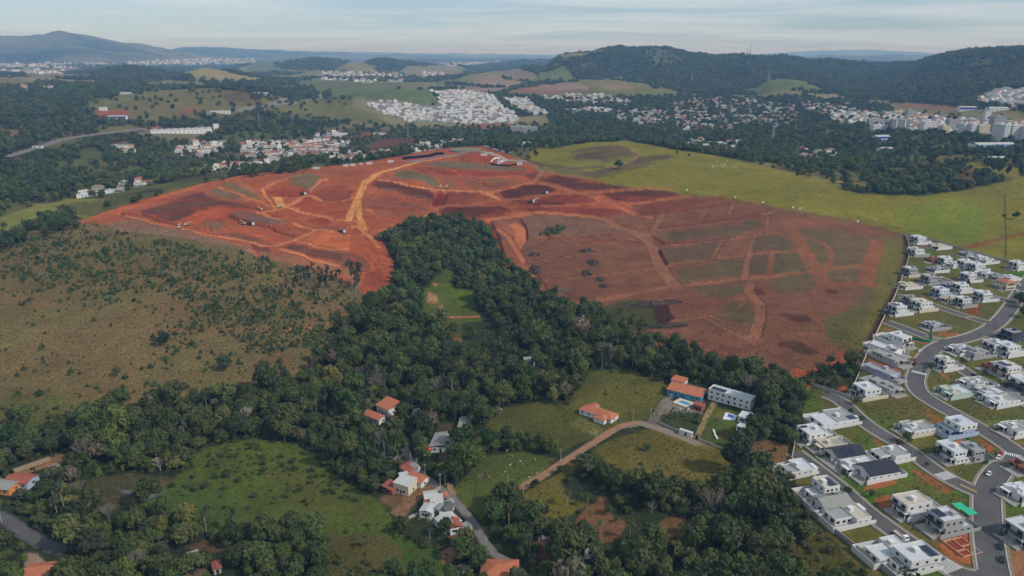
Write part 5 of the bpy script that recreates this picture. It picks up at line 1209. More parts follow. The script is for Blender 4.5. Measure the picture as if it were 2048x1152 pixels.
NB = ST + math.pi / 2        # back pointing up-right
SB = ST - math.pi / 2        # back pointing down-left
EB = ST                      # along the street
def q1(x, y): return fr(Q1, [(x, y)])[0]
def q2(x, y): return fr(Q2, [(x, y)])[0]
def q3(x, y): return fr(Q3, [(x, y)])[0]
HOUSES = [
    # lower streets
    (q3(1128, 608), 10, 23, NB, 'double', 1, WHITE, ROOFB, 'white two-storey house with flat roof alone among grass lots on the lowest street', dict(walls=(0, 1, 1))),
    (q3(1400, 745), 10, 23, NB, 'double', 2, GREYW, ROOFG, 'grey two-storey house with solar panels beside the red building plot', dict(walls=(0, 1, 1), pv=5)),
    (q3(900, 965), 11, 24, SB, 'single', 3, WHITE, ROOFW, 'low white house with pale blue-white roofs beside the parked truck', dict()),
    (q3(1090, 1055), 11, 24, SB, 'double', 4, WHITE, ROOFG, 'white two-storey house with solar panels near the bottom corner crossing', dict(pv=6)),
    (q3(330, 480), 10, 22, SB, 'double', 5, WHITE, ROOFB, 'white two-storey house with long roof panels against the dark grove', dict(pv=6)),
    (q3(440, 570), 10, 23, SB, 'gable', 6, WHITE, FIBRO, 'house with pale grey pitched roof and small blue panels', dict(pv=4)),
    (q3(560, 675), 11, 24, SB, 'single', 7, WHITE, ROOFB, 'white courtyard house with beige flat roof at the outer wall', dict()),
    (q3(140, 270), 10, 21, SB, 'single', 8, WHITE, ROOFW, 'white single-storey house at the dead end next to the grove', dict()),
    (q2(290, 745), 11, 24, NB, 'double', 9, WHITE, ROOFW, 'white two-storey house with big roof tank at the dead end', dict(pv=2)),
    (q2(415, 815), 9, 23, NB, 'single', 10, CREAM, ROOFB, 'low cream house squeezed beside the black-roofed house', dict()),
    (q2(530, 905), 10, 24, NB, 'gable', 11, WHITE, ROOFD, 'white house with black pitched roof and solar panels', dict(pv=6)),
    (q2(640, 985), 11, 24, NB, 'single', 12, WHITE, ROOFW, 'white single-storey house with bright flat roof beside the black roof', dict()),
    (q2(800, 1045), 11, 25, NB, 'gable', 13, WHITE, ROOFD, 'long white house with dark hipped roof ending the row before the grass', dict()),
    (q2(440, 600), 14, 30, SB, 'single', 14, WHITE, ROOFG, 'large white courtyard house with grey roofs by the wooded edge', dict(pv=4)),
    (q2(935, 905), 10, 23, SB, 'single', 15, WHITE, ROOFG, 'white house with open dark-floored terrace standing alone by the middle street', dict()),
    (q2(1140, 680), 11, 22, NB, 'single', 16, WHITE, ROOFG, 'white bungalow with small pool beside the round garden tree', dict(extra=pool_extra, bw=CREAM)),
    (q2(1470, 690), 11, 22, SB, 'double', 17, BLUEW, ROOFB, 'pale blue two-storey house with pool behind low blue wall', dict(extra=pool_extra)),
    (q2(1450, 905), 12, 18, NB, 'double', 18, WHITE, ROOFB, 'large white corner house with terrace roofs beside the red soil', dict(walls=(0, 0, 1))),
    (q2(1600, 900), 10, 16, NB, 'double', 19, GREYW, ROOFG, 'grey-white corner house with deep porch near the parked red car', dict(walls=(0, 0, 1))),
    # block between the estate wall and the avenue
    (q2(720, 385), 11, 20, NB, 'double', 20, WHITE, ROOFW, 'white two-storey house with dark framed front at the head of the middle street', dict(bw=CREAM)),
    (q2(865, 320), 10, 26, EB + math.pi + .12, 'single', 21, GREYW, ROOFG, 'long grey-roofed house at the bend of the avenue', dict()),
    (q2(865, 205), 9, 27, EB + math.pi + .16, 'single', 22, LILAC, ROOFG, 'narrow pale house with grey roof beside the red soil strip', dict()),
    (q2(905, 85), 10, 28, EB + math.pi + .18, 'single', 23, GREYW, ROOFG, 'long low grey house with row of small windows near the upper crossing', dict()),
    (q1(895, 1100), 11, 28, EB + math.pi + .2, 'single', 24, WHITE, ROOFG, 'white courtyard house squeezed between estate wall and avenue', dict(pv=3)),
    (q1(960, 1030), 10, 26, EB + math.pi + .2, 'double', 25, WHITE, ROOFW, 'tall white house beside the green-netted building site', dict()),
    # upper blocks
    (q1(1160, 190), 11, 20, NB, 'double', 26, WHITE, ROOFW, 'tall white house at the far corner of the estate wall', dict()),
    (q1(1140, 295), 11, 20, NB, 'double', 27, WHITE, ROOFG, 'white two-storey house with black front beside the far estate wall', dict(bw=GREYW)),
    (q1(1325, 235), 11, 22, NB, 'single', 28, CREAM, ROOFB, 'low cream house with garden tree at the top of the estate', dict(bw=WHITE)),
    (q1(1275, 350), 10, 18, NB, 'shell', 29, BRICK, TERRA2, 'unfinished terracotta-coloured house shell near the top of the estate', dict(walls=(0, 0, 0))),
    (q1(1385, 370), 9, 20, NB, 'double', 30, WHITE, ROOFW, 'white two-storey house beside the terracotta shell', dict()),
    (q1(1310, 430), 9, 19, NB, 'single', 31, GREYW, ROOFG, 'small grey house with white side wall before the grass lot', dict(bw=WHITE)),
    (q1(1465, 390), 9, 20, NB, 'single', 32, WHITE, ROOFG, 'white walled house left of the dark-fronted pair', dict()),
    (q1(1555, 400), 9, 20, NB, 'double', 33, WHITE, ROOFG, 'white house with dark openings in the upper row', dict()),
    (q1(1645, 425), 9, 20, NB, 'double', 34, WHITE, ROOFW, 'two-storey white house at the right end of the upper row', dict()),
    (q1(1575, 300), 9, 20, NB, 'single', 35, GREYW, ROOFG, 'grey-roofed house against the pasture wall', dict()),
    (q1(1670, 335), 10, 20, NB, 'single', 36, WHITE, ROOFG, 'white house with solar roof against the pasture wall', dict(pv=4)),
    (q1(1735, 360), 8, 20, NB, 'single', 37, WHITE, ROOFG, 'narrow white house at the pasture wall beside the dark green lot', dict()),
    (q1(1085, 465), 10, 17, NB, 'double', 38, GREYW, ROOFB, 'grey two-storey house with dark windows beside the estate wall', dict(bw=CREAM)),
    (q1(1070, 565), 10, 20, NB, 'single', 39, CREAM, ROOFB, 'cream house with yard of parked vehicle beside the estate wall', dict(bw=WHITE)),
    (q1(1250, 530), 10, 17, NB, 'double', 40, GREYW, ROOFB, 'box-shaped grey two-storey house standing alone on grass', dict(bw=GREYW)),
    (q1(1585, 510), 10, 18, NB, 'double', 41, WHITE, ROOFW, 'white two-storey house with dark hedge between two grass lots', dict()),
    (q1(1735, 470), 9, 18, NB, 'single', 42, WHITE, ROOFW, 'white flat-roofed house behind the orange-roofed house', dict()),
    (q1(1825, 495), 9, 18, NB, 'single', 43, GREYW, ROOFG, 'grey blank-walled house behind the orange-roofed house', dict()),
    (q1(1920, 500), 9, 16, NB, 'single', 44, WHITE, ROOFB, 'white house beside the avenue above the orange roof', dict()),
    (q1(1880, 575), 11, 17, NB, 'hip', 45, CREAM, TERRA, 'house with orange hipped tile roof on the avenue corner', dict(walls=(0, 0, 0))),
    (q1(1430, 565), 8, 18, NB, 'single', 46, LILAC, ROOFG, 'lilac house with flat roof behind the pale blue house', dict()),
    (q1(1525, 600), 9, 19, NB, 'double', 47, WHITE, ROOFW, 'white house with mint-tinted roof in the middle block', dict()),
    (q1(1350, 640), 9, 19, NB, 'double', 48, BLUEW, ROOFB, 'pale blue two-storey house with glazed front', dict()),
    (q1(1440, 685), 9, 18, NB, 'single', 49, CREAM, ROOFB, 'cream house with beige roof between blue and grey houses', dict()),
    (q1(1535, 720), 9, 17, NB, 'double', 50, GREYW, ROOFW, 'grey-fronted two-storey house beside the dug red lot', dict()),
    (q1(1705, 670), 10, 19, NB, 'double', 51, WHITE, ROOFW, 'tall blank white house above the dug red lot', dict()),
    (q1(985, 785), 10, 19, NB, 'double', 52, WHITE, ROOFW, 'white two-storey house with dark glazed front and solar roof by the estate wall', dict(pv=5)),
    (q1(1085, 710), 8, 17, NB, 'double', 53, GREYW, ROOFG, 'grey flat-roofed house between the solar house and the cream-walled house', dict()),
    (q1(1185, 750), 11, 20, NB, 'double', 54, WHITE, ROOFB, 'white house with stepped roofs inside a cream wall', dict(bw=CREAM)),
    (q1(1290, 905), 10, 19, NB, 'single', 55, GREYW, ROOFW, 'single-storey grey house alone in the grassy wedge by the avenue', dict()),
    # right of the avenue
    (q1(1520, 1110), 11, 20, NB, 'single', 56, WHITE, ROOFG, 'white flat-roofed house at the inner bend of the avenue', dict()),
    (q1(1640, 1135), 11, 22, NB, 'single', 57, GREYW, ROOFG, 'grey-white house with solar array behind the inner bend', dict(pv=4)),
    (q1(1800, 1095), 10, 20, NB, 'double', 58, WHITE, ROOFG, 'two-storey white house with grey flank above the cream house', dict()),
    (q1(1920, 1120), 11, 20, NB, 'double', 59, WHITE, ROOFB, 'white house with dark court beside long white wall', dict()),
    (q1(1950, 1000), 10, 20, NB, 'double', 60, DARKW, ROOFG, 'charcoal two-storey house beside the bright green lot', dict()),
    (q1(1990, 410), 10, 18, NB, 'double', 61, WHITE, ROOFW, 'white stepped house at the upper right end of the avenue', dict()),
    (q2(1385, 150), 10, 18, NB, 'double', 62, WHITE, ROOFB, 'white two-storey house with dark upper band at the crossing', dict()),
    (q2(1460, 370), 11, 22, NB, 'single', 63, MINT, ROOFB, 'mint-green walled house with beige roof facing the lower avenue', dict()),
    (q2(1640, 300), 11, 22, NB, 'single', 64, WHITE, ROOFG, 'white house with angled roofs behind the mint house', dict()),
    (q2(1745, 375), 10, 22, NB, 'single', 65, GREYW, ROOFW, 'grey house with pale roof in the row behind the mint house', dict()),
    (q2(1850, 440), 11, 24, NB, 'single', 66, WHITE, ROOFW, 'white house ending the row above the long green lot', dict()),
    (q2(1925, 205), 11, 21, NB, 'double', 67, CREAM, ROOFG, 'cream two-storey house with solar roof', dict(pv=6, bw=WHITE)),
    (q2(1790, 160), 9, 20, NB, 'shell', 68, BRICK, ROOFG, 'raw brick house under construction beside the cream house', dict(walls=(0, 0, 0))),
    (q2(1985, 685), 11, 22, NB, 'single', 69, WHITE, ROOFG, 'white house at the right edge below the green lots', dict()),
    (q2(2040, 330), 11, 20, NB, 'double', 70, DARKW, ROOFG, 'dark house cut by the right edge beside a green lot', dict()),
    (q3(2030, 480), 11, 20, NB, 'single', 71, WHITE, ROOFW, 'white house with car court at the lower right edge', dict()),
    (q3(2060, 830), 11, 20, NB, 'double', 72, GREYW, ROOFW, 'grey house at the lower right edge of the avenue', dict()),
    (q3(2060, 250), 10, 20, NB, 'shell', 73, BRICK, ROOFG, 'walled brick building site at the right edge', dict(walls=(0, 0, 0))),
]
for (u, v), w, d, an, st_, sd, wm, rm, lb, kw in HOUSES:
    modern_house(u, v, w, d, an, st_, sd, wm, rm, lb, **kw)

# ------------------------------------------------------------------ walls round the estate and the plots
def wall_line(name, pts, h, th, m, label, cat='wall', step=4.0, posts=0, panel=0.0):
    c = dens(to_world(pts), step) if len(pts) > 2 else dens(to_world([pts[0], ((pts[0][0] + pts[1][0]) / 2, (pts[0][1] + pts[1][1]) / 2), pts[1]]), step)
    z = z_at(c[:, 0], c[:, 1]); a = offset(c, th / 2); b = offset(c, -th / 2)
    vs = []; n_ = len(c)
    for arr, dz_ in ((a, -1.5), (a, h), (b, h), (b, -1.5)):
        vs.append(np.column_stack([arr, z + dz_]))
    V = np.concatenate(vs); f = []
    for i in range(n_ - 1):
        for s_ in range(3): f.append((s_ * n_ + i, s_ * n_ + i + 1, (s_ + 1) * n_ + i + 1, (s_ + 1) * n_ + i))
    f += [(0, n_, 2 * n_, 3 * n_), (n_ - 1, 4 * n_ - 1, 3 * n_ - 1, 2 * n_ - 1)]
    me = mesh_np(name, V, f, [m]); o = empty(name, (*c[0], float(z[0])))
    w_ = link('wall_body', me, o); w_.matrix_parent_inverse = Matrix.Translation(o.location).inverted()
    if posts:
        pm = MB(); pm.box(-.16, .16, -.16, .16, -1.2, h + .25); pme = pm.mesh('post', m)
        for i in range(0, n_, posts):
            p = link('post', pme, o, (c[i, 0] - c[0, 0], c[i, 1] - c[0, 1], float(z[i] - z[0])))
    return tag(o, label, cat)
M_WALLG = mat('estate_wall', (160, 156, 148), .9, .14, .4)
wall_line('estate_wall', fr(Q1, [(1048, 130), (1082, 200), (1080, 330), (1040, 440), (1000, 560), (940, 700), (860, 850), (800, 980), (720, 1150)]) + fr(Q2, [(690, 130), (640, 260), (580, 410)]), 2.4, .3, M_KERB, 'long pale boundary wall between the estate and the graded red land')
wall_line('estate_wall', fr(Q2, [(580, 410), (430, 360), (260, 310)]), 2.6, .3, M_WALLG, 'grey wall at the head of the middle street beside the wood')
wall_line('estate_wall', fr(Q1, [(1048, 125), (1200, 160), (1390, 205), (1520, 245), (1700, 300), (1920, 355), (2100, 410)]), 2.4, .3, M_WALLG, 'grey wall between the estate and the green pasture')
wall_line('estate_wall', fr(Q3, [(240, 620), (380, 730), (500, 820), (640, 930), (760, 1020), (920, 1150), (1100, 1300)]), 2.4, .3, M_WALLG, 'grey wall along the backs of the lowest houses beside rough grass')
wall_line('estate_wall', fr(Q2, [(95, 930), (125, 790)]) , 2.2, .3, M_KERB, 'short pale wall closing the dead-end street')
wall_line('estate_wall', fr(Q1, [(1260, 960), (1290, 1040), (1090, 1000)]), 2.0, .2, NET, 'green site fence around the building plot beside the tall white house', 'fence')
wall_line('site_fence', fr(Q2, [(1560, 760), (1770, 880), (1740, 970)]), 2.0, .15, NET, 'green netted fence behind the corner house', 'fence')
# green canopies of the builder's yard
for k_, (x_, y_) in enumerate(((1500, 610), (1580, 655))):
    p = G(*q3(x_, y_)); o = empty('site_canopy', (p.x, p.y, p.z), ST + math.pi / 2)
    mb = MB(); mb.slab([(-2.5, -2.2, 2.9), (2.5, -2.2, 2.9), (2.5, 2.2, 3.3), (-2.5, 2.2, 3.3)], [(-2.5, -2.2, 2.8), (2.5, -2.2, 2.8), (2.5, 2.2, 3.2), (-2.5, 2.2, 3.2)]); mb.build('canopy_sheet', mat('green_canopy', (50, 172, 132), .7, .08, 1), o)
    for sx in (-2.3, 2.3):
        for sy in (-2, 2):
            mb = MB(); mb.box(sx - .06, sx + .06, sy - .06, sy + .06, -.6, 2.85); mb.build('post', WOODM, o)
    tag(o, ('green canopy over the builders store, left one' if k_ == 0 else 'green canopy over the builders store, right one'), 'canopy', 'green canopies of the builders store'); EXCL.append((p.x, p.y, 5))
# foundation lines of a house to come on the red plot
p = G(*q3(1490, 880)); o = empty('house_foundation', (p.x, p.y, p.z + .1), ST - math.pi / 2)
for (a_, b_, c_, d_) in ((-5, 5, -8, -7.7), (-5, 5, 7.7, 8), (-5, -4.7, -7.7, 7.7), (4.7, 5, -7.7, 7.7), (-4.7, 4.7, -3, -2.7), (-4.7, 0, 2, 2.3), (0, .3, -2.7, 7.7), (.3, 4.7, 4, 4.3)):
    mb = MB(); mb.box(a_, b_, c_, d_, -.6, .45); mb.build('footing', mat('raw_footing', (198, 150, 124), .9, .15, .8), o)
tag(o, 'pale footings of an unbuilt house on the red corner plot', 'foundation')
# ------------------------------------------------------------------ country houses, sheds, pools
def cottage(frame, c, axis, wid, label, h=2.8, roof='gable', rm=TERRA, wm=WHITE, rise=1.6, cat='house', name='country_house', L=None, wings=(), nwin=3, over=.5, excl=1.0, group=None, pvn=0, floors=1):
    """axis: two picture points along the long side; the house is centred on c"""
    (u, v), = fr(frame, [c]); a, b = (G(*p) for p in fr(frame, axis))
    d_ = b - a; L = L or d_.length; ang = math.atan2(d_.y, d_.x)
    p = G(u, v); hx, hy = L / 2, wid / 2
    cs, sn = math.cos(ang), math.sin(ang)
    zz = [float(z_at(p.x + cs * x - sn * y, p.y + sn * x + cs * y)) for x in (-hx, 0, hx) for y in (-hy, hy)]
    root = empty(name, (p.x, p.y, sum(zz) / 6 + .15), ang)
    tag(root, label, cat, group)
    EXCL.append((p.x, p.y, max(hx, hy) * 1.0 * excl + 2))
    if L > 2 * wid:
        for s_ in (-.6, .6): EXCL.append((p.x + cs * hx * s_, p.y + sn * hx * s_, hy * 1.2 + 2))
    rr_ = random.Random(label)
    for (x0, x1, y0, y1) in ((-hx, hx, -hy, hy),) + tuple(wings):
        mb = MB(); top = h
        if roof == 'flat':
            volume(root, x0, x1, y0, y1, -2, h + .4, wm, rm, .4)
        else:
            mb.ring(x0, x1, y0, y1, -2, h, .22)
            wx_, dy_ = x1 - x0, y1 - y0
            ax = 'x' if wx_ >= dy_ else 'y'
            if roof == 'gable':
                if ax == 'x':
                    for xx in (x0, x1 - .22): mb.slab([(xx, y0, h), (xx + .22, y0, h), (xx + .22, (y0 + y1) / 2, h + rise), (xx, (y0 + y1) / 2, h + rise)], [(xx, (y0 + y1) / 2, h + .01), (xx + .22, (y0 + y1) / 2, h + .01), (xx + .22, (y0 + y1) / 2, h + .02), (xx, (y0 + y1) / 2, h + .02)]); mb.slab([(xx, (y0 + y1) / 2, h + rise), (xx + .22, (y0 + y1) / 2, h + rise), (xx + .22, y1, h), (xx, y1, h)], [(xx, (y0 + y1) / 2, h), (xx + .22, (y0 + y1) / 2, h), (xx + .22, y1, h - .01), (xx, y1, h - .01)])
                mb.build('wall', wm, root)
                mb = MB(); mb.gable(x0, x1, y0, y1, h + .03, rise, ax, over); mb.build('roof', rm, root)
            elif roof == 'hip':
                mb.build('wall', wm, root); mb = MB(); mb.hip(x0, x1, y0, y1, h + .01, rise, over); mb.build('roof', rm, root)
            else:                                                     # single pitch, rising to the back
                mb.build('wall', wm, root); mb = MB(); o_ = over
                t = [(x0 - o_, y0 - o_, h + .2), (x1 + o_, y0 - o_, h + .2), (x1 + o_, y1 + o_, h + .2 + rise), (x0 - o_, y1 + o_, h + .2 + rise)]
                mb.slab(t, [(x, y, z - .18) for x, y, z in t]); mb.build('roof', rm, root)
                if rise > .3:
                    mb = MB(); mb.box(x0, x1, y1 - .22, y1, h, h + rise - .05); mb.build('back_wall', wm, root)
    for fl in range(floors):
        z0 = 1.0 + fl * 3.1
        windows_on(root, -1, -hx + .5, hx - .5, -hy, z0, 1.2, nwin, 1.3, rr_)
        windows_on(root, 1, -hx + .5, hx - .5, hy, z0, 1.2, nwin, 1.3, rr_)
        windows_on(root, 1, -hy + .5, hy - .5, hx, z0, 1.2, max(1, nwin // 3), 1.2, rr_, axis='y')
    mb = MB(); mb.box(-.5, .5, -hy - .05, -hy - .002, 0, 2.1); mb.build('door', DOOR, root)
    if pvn: solar(root, -hx + 1, -hy + .8, h, pvn, 2, rr_)
    return root
cottage(M1, (480, 460), ((360, 430), (620, 510)), 8.5, 'terracotta-roofed country house beside the bend of the lane', 2.9, 'hip', TERRA, WHITE, 2.0, wings=((1.5, 8.5, -8, -2), (-9, -4, 3, 7)), nwin=5)
cottage(M1, (1195, 290), ((1060, 262), (1335, 322)), 9, 'long house with single orange tiled roof behind the turquoise pool', 3.2, 'shed', TERRA, mat('teal_render', (70, 150, 176), .85, .08, .5), 1.6, nwin=6)
cottage(M1, (1140, 205), ((1090, 195), (1190, 220)), 6, 'small orange-roofed annex behind the long orange roof', 3.6, 'shed', TERRA, WHITE, 1.0, nwin=2)
cottage(M1, (1565, 345), ((1395, 300), (1740, 390)), 8, 'long white two-storey house with flat solar roof by the wood', 6.2, 'flat', ROOFW, WHITE, nwin=7, pvn=8, floors=2)
cottage(M1, (1678, 490), ((1640, 500), (1725, 520)), 8.5, 'small white flat-roofed pavilion beside the blue pool', 3.0, 'flat', ROOFW, WHITE, nwin=2)
cottage(M1, (1645, 570), ((1625, 565), (1670, 580)), 5, 'little white garden hut below the pavilion', 2.5, 'flat', ROOFW, WHITE, nwin=1, cat='hut', name='garden_hut')
cottage(M1, (1300, 400), ((1262, 400), (1340, 420)), 6, 'raw brick outbuilding beside the turquoise pool', 3.0, 'flat', TERRA2, BRICK, nwin=2, cat='outbuilding', name='brick_outbuilding')
cottage(M1, (1195, 618), ((1145, 605), (1248, 635)), 2.0, 'white gatehouse wall beside the gravel lane', 2.6, 'flat', WHITE, WHITE, nwin=1, cat='gatehouse', name='gatehouse')
cottage(M2, (1010, 545), ((908, 560), (1115, 560)), 15, 'grey fibre-cement roofed house with the narrow blue pool behind', 3.2, 'gable', FIBRO, WHITE, 1.3, nwin=3)
cottage(M2, (470, 215), ((400, 215), (500, 260)), 9, 'tall orange-roofed house with white end wall in the trees', 4.5, 'shed', TERRA, WHITE, 2.4, L=11, nwin=2)
cottage(M2, (325, 290), ((240, 260), (420, 330)), 6, 'low orange-roofed house half hidden under trees', 3.0, 'gable', TERRA, WHITE, 1.3, nwin=3)
cottage(M2, (752, 255), ((722, 255), (785, 258)), 6, 'small white hut in the clearing behind the orange roofs', 2.6, 'gable', PALES, WHITE, .8, nwin=1, cat='hut', name='hut')
cottage(M2, (782, 305), ((765, 300), (800, 310)), 4, 'tiny pale shed below the white hut', 2.2, 'shed', PALES, WHITE, .4, nwin=1, cat='shed', name='shed')
cottage(M2, (1212, 370), ((1195, 420), (1225, 310)), 6, 'long grey sheet roof standing among trees right of the pool house', 2.8, 'gable', FIBRO, GREYW, .7, nwin=2, cat='shed', name='shed')
cottage(M2, (858, 618), ((828, 618), (888, 622)), 5, 'small red-roofed shelter left of the grey-roofed house', 2.4, 'gable', mat('red_roof', (196, 78, 52), .8, .15, .9), WHITE, .8, nwin=1, cat='shelter', name='shelter')
CL = 'houses of the hamlet along the narrow street'
for (x, y), ax, w_, h_, rf, rm_, wm_, rs, lb, L_ in (
        ((620, 300), ((550, 285), (690, 325)), 7, 2.8, 'gable', TERRA, WHITE, 1.4, 'rust-orange tiled house on the narrow street', None),
        ((510, 365), ((450, 370), (580, 400)), 8, 5.2, 'shed', PALES, CREAM, .5, 'tall cream block with white sheet roof', 9),
        ((495, 275), ((460, 290), (535, 270)), 4, 2.8, 'shed', PALES, GREYW, .4, 'narrow white sheet roof behind the tall cream block', None),
        ((380, 370), ((330, 360), (430, 400)), 6, 2.6, 'shed', TERRA2, BRICK, .6, 'tumbledown brick sheds at the edge of the bare yard', None),
        ((535, 205), ((500, 180), (570, 235)), 6, 2.6, 'shed', TERRA2, GREYW, .5, 'brown sheet roof beside the street, above the orange house', None),
        ((365, 95), ((300, 110), (430, 80)), 9, 2.8, 'gable', FIBRO, GREYW, .8, 'grey barn roof tucked into the trees at the top of the hamlet', None),
        ((740, 460), ((680, 465), (800, 440)), 6.5, 3.0, 'gable', PALES, GREYW, .7, 'white-roofed house behind the pale fence', None),
        ((792, 490), ((740, 495), (840, 490)), 6, 2.9, 'shed', PALES, WHITE, .5, 'pale house with a blue water tank', None),
        ((718, 585), ((660, 580), (775, 590)), 6.5, 3.0, 'gable', PALES, WHITE, .8, 'white-roofed cottage lowest on the left of the hamlet', None),
        ((822, 575), ((790, 570), (855, 590)), 5, 2.8, 'gable', FIBRO, GREYW, .7, 'grey cottage roof in the middle of the hamlet', None),
        ((885, 570), ((845, 560), (935, 580)), 7, 2.8, 'gable', mat('dark_fibre_sheet', (92, 92, 92), .9, .15, .6), GREYW, .9, 'dark grey sheet roof in the middle of the hamlet', None),
        ((815, 525), ((780, 530), (850, 520)), 4, 2.6, 'shed', PALES, WHITE, .4, 'small white roof wedged between the cottages', None),
        ((900, 690), ((830, 650), (930, 740)), 9, 3.0, 'gable', PALES, WHITE, 1.3, 'house with white sheet roof beside the dark red tiled one', 9),
        ((955, 725), ((900, 745), (1010, 715)), 7, 3.0, 'gable', TERRA2, WHITE, 1.3, 'dark red tiled house at the lower end of the hamlet', None),
        ((1055, 740), ((1030, 720), (1080, 760)), 5, 2.6, 'flat', FIBRO, GREYW, .5, 'grey box shed beside the dark red tiled house', None),
        ((560, 250), ((535, 240), (585, 262)), 4, 2.4, 'shed', FIBRO, GREYW, .4, 'small grey lean-to above the orange hamlet house', None),
        ((445, 330), ((425, 335), (470, 325)), 4, 2.4, 'shed', TERRA2, BRICK, .4, 'small brown lean-to left of the tall cream block', None),
        ((590, 190), ((565, 180), (610, 210)), 4, 2.5, 'gable', FIBRO, WHITE, .6, 'narrow grey roof hard against the street', None),
        ((770, 545), ((745, 550), (795, 545)), 4, 2.5, 'shed', FIBRO, GREYW, .4, 'grey lean-to between the white-roofed cottages', None),
        ((850, 615), ((825, 620), (880, 612)), 4, 2.4, 'shed', PALES, WHITE, .4, 'low white lean-to below the dark grey roof', None),
        ((700, 520), ((680, 525), (725, 518)), 4, 2.4, 'shed', TERRA2, BRICK, .4, 'rusty lean-to behind the lowest left cottage', None),
        ((905, 510), ((885, 500), (930, 520)), 4, 2.4, 'gable', FIBRO, WHITE, .5, 'small grey roof beside the street bend', None),
        ((868, 455), ((845, 460), (895, 450)), 4, 2.4, 'gable', TERRA, WHITE, .7, 'tiny orange-roofed hut beside the street', None)):
    cottage(M3, (x, y), ax, w_, lb, h_, rf, rm_, wm_, rs, name='hamlet_house', L=L_, nwin=2, over=.3, excl=.8, group=CL)
cottage(M3, (1370, 1150), ((1250, 1150), (1480, 1150)), 12, 'orange hip-roofed house inside white walls at the bottom edge', 3.2, 'hip', TERRA, WHITE, 2.4, L=15, nwin=4)
cottage(M4, (185, 360), ((105, 350), (270, 375)), 8, 'weathered red tiled house at the left edge', 3.0, 'gable', TERRA2, BLUEW, 1.5, L=13)
cottage(M4, (45, 410), ((-30, 400), (110, 420)), 8, 'grey-roofed house with orange wall at the left edge', 3.0, 'gable', FIBRO, mat('orange_render', (216, 140, 78), .85, .1, .5), 1.2, L=12)
cottage(M4, (385, 1120), ((280, 1140), (480, 1120)), 10, 'bright orange tiled roof in the bottom left corner', 3.2, 'gable', TERRA, MINT, 2.0, L=15)
cottage(M4, (1590, 975), ((1550, 985), (1625, 960)), 3.5, 'pale sheet-roofed shed under trees near the bottom left', 2.2, 'shed', FIBRO, GREYW, .5, nwin=1, cat='shed', name='shed')
cottage(M4, (1780, 1070), ((1750, 1080), (1810, 1060)), 5, 'small rust-roofed hut hidden in trees at the bottom', 2.5, 'gable', TERRA2, GREYW, .8, nwin=1, cat='hut', name='hut')
cottage(M4, (270, 240), ((130, 290), (360, 210)), 5, 'long low timber shelter beside the left clearing', 2.5, 'gable', mat('old_thatch', (132, 112, 84), .95, .25, 1), WOODM, .9, L=16, nwin=1, cat='shelter', name='shelter')
cottage(M5, (590, 835), ((545, 830), (630, 840)), 8, 'grey-white sheet-roofed barn in the dark grove at the bottom', 3.0, 'gable', PALES, GREYW, 1.0, nwin=2, cat='barn', name='barn')
cottage(Z7, (1890, 590), ((1858, 590), (1925, 580)), 5, 'white gabled house half buried in the valley wood', 5.5, 'gable', FIBRO, WHITE, 2.0, nwin=2, floors=2)
cottage(FULL, (898, 437), ((880, 437), (925, 438)), 6, 'pale sheet roof behind the tip of the valley wood', 2.4, 'gable', FIBRO, GREYW, .6, L=9, nwin=2, cat='shed', name='shed')

def pool(frame, pts, deck, water, label, dm=PAVE):
    w = [G(*p) for p in fr(frame, pts)]; dk = [G(*p) for p in fr(frame, deck)]
    c = sum(w, Vector()) / len(w); root = empty('swimming_pool', (c.x, c.y, c.z))
    zt = max(p.z for p in dk) - c.z + .1
    mb = MB(); t = [(p.x - c.x, p.y - c.y, zt) for p in dk]; mb.slab(t, [(x, y, z - 1.6) for x, y, z in t]); mb.build('deck', dm, root)
    mb = MB(); t = [(p.x - c.x, p.y - c.y, zt + .03) for p in w]; mb.slab(t, [(x, y, z - .02) for x, y, z in t]); mb.build('pool_water', water, root)
    tag(root, label, 'pool'); EXCL.append((c.x, c.y, 9))
pool(M1, [(1130, 345), (1160, 335), (1235, 358), (1205, 372)], [(1088, 352), (1140, 312), (1262, 350), (1215, 395)], POOL, 'turquoise swimming pool on pale deck before the long orange house', mat('pool_deck', (206, 192, 172), .9, .08, .6))
pool(M1, [(1532, 470), (1545, 445), (1590, 458), (1580, 484)], [(1495, 490), (1520, 432), (1615, 455), (1595, 498)], POOLB, 'deep blue pool on white deck beside the pavilion', WHITE)
pool(M2, [(955, 478), (955, 455), (1062, 450), (1062, 472)], [(930, 492), (930, 445), (1085, 438), (1090, 486)], POOLB, 'narrow blue pool behind the grey-roofed house', FIBRO)
for k_, (a_, b_) in enumerate((((1420, 575), (1432, 612)), ((1432, 615), (1455, 652)))):
    p, q = G(*fr(M1, [a_])[0]), G(*fr(M1, [b_])[0]); d_ = q - p; o = empty('garden_bench', (p.x, p.y, p.z), math.atan2(d_.y, d_.x)); L_ = d_.length
    mb = MB(); mb.box(0, L_, -.5, .5, .5, .75); mb.build('seat', WHITE, o); mb = MB(); mb.box(.2, .5, -.45, .45, -.8, .5); mb.box(L_ - .5, L_ - .2, -.45, .45, -.8, .5); mb.build('support', WHITE, o)
    tag(o, ('upper arm of the bent white bench on the garden lawn' if k_ == 0 else 'lower arm of the bent white bench on the garden lawn'), 'bench')
wall_line('garden_wall', fr(M1, [(1300, 660), (1420, 705), (1595, 785)]), 1.4, .2, M_KERB, 'low pale wall with posts along the garden below the pools', posts=2, step=3)
wall_line('garden_wall', fr(M1, [(1595, 785), (1640, 660), (1690, 540), (1740, 380)]), 2.0, .2, M_WALLG, 'grey wall on the wooded side of the pool garden')
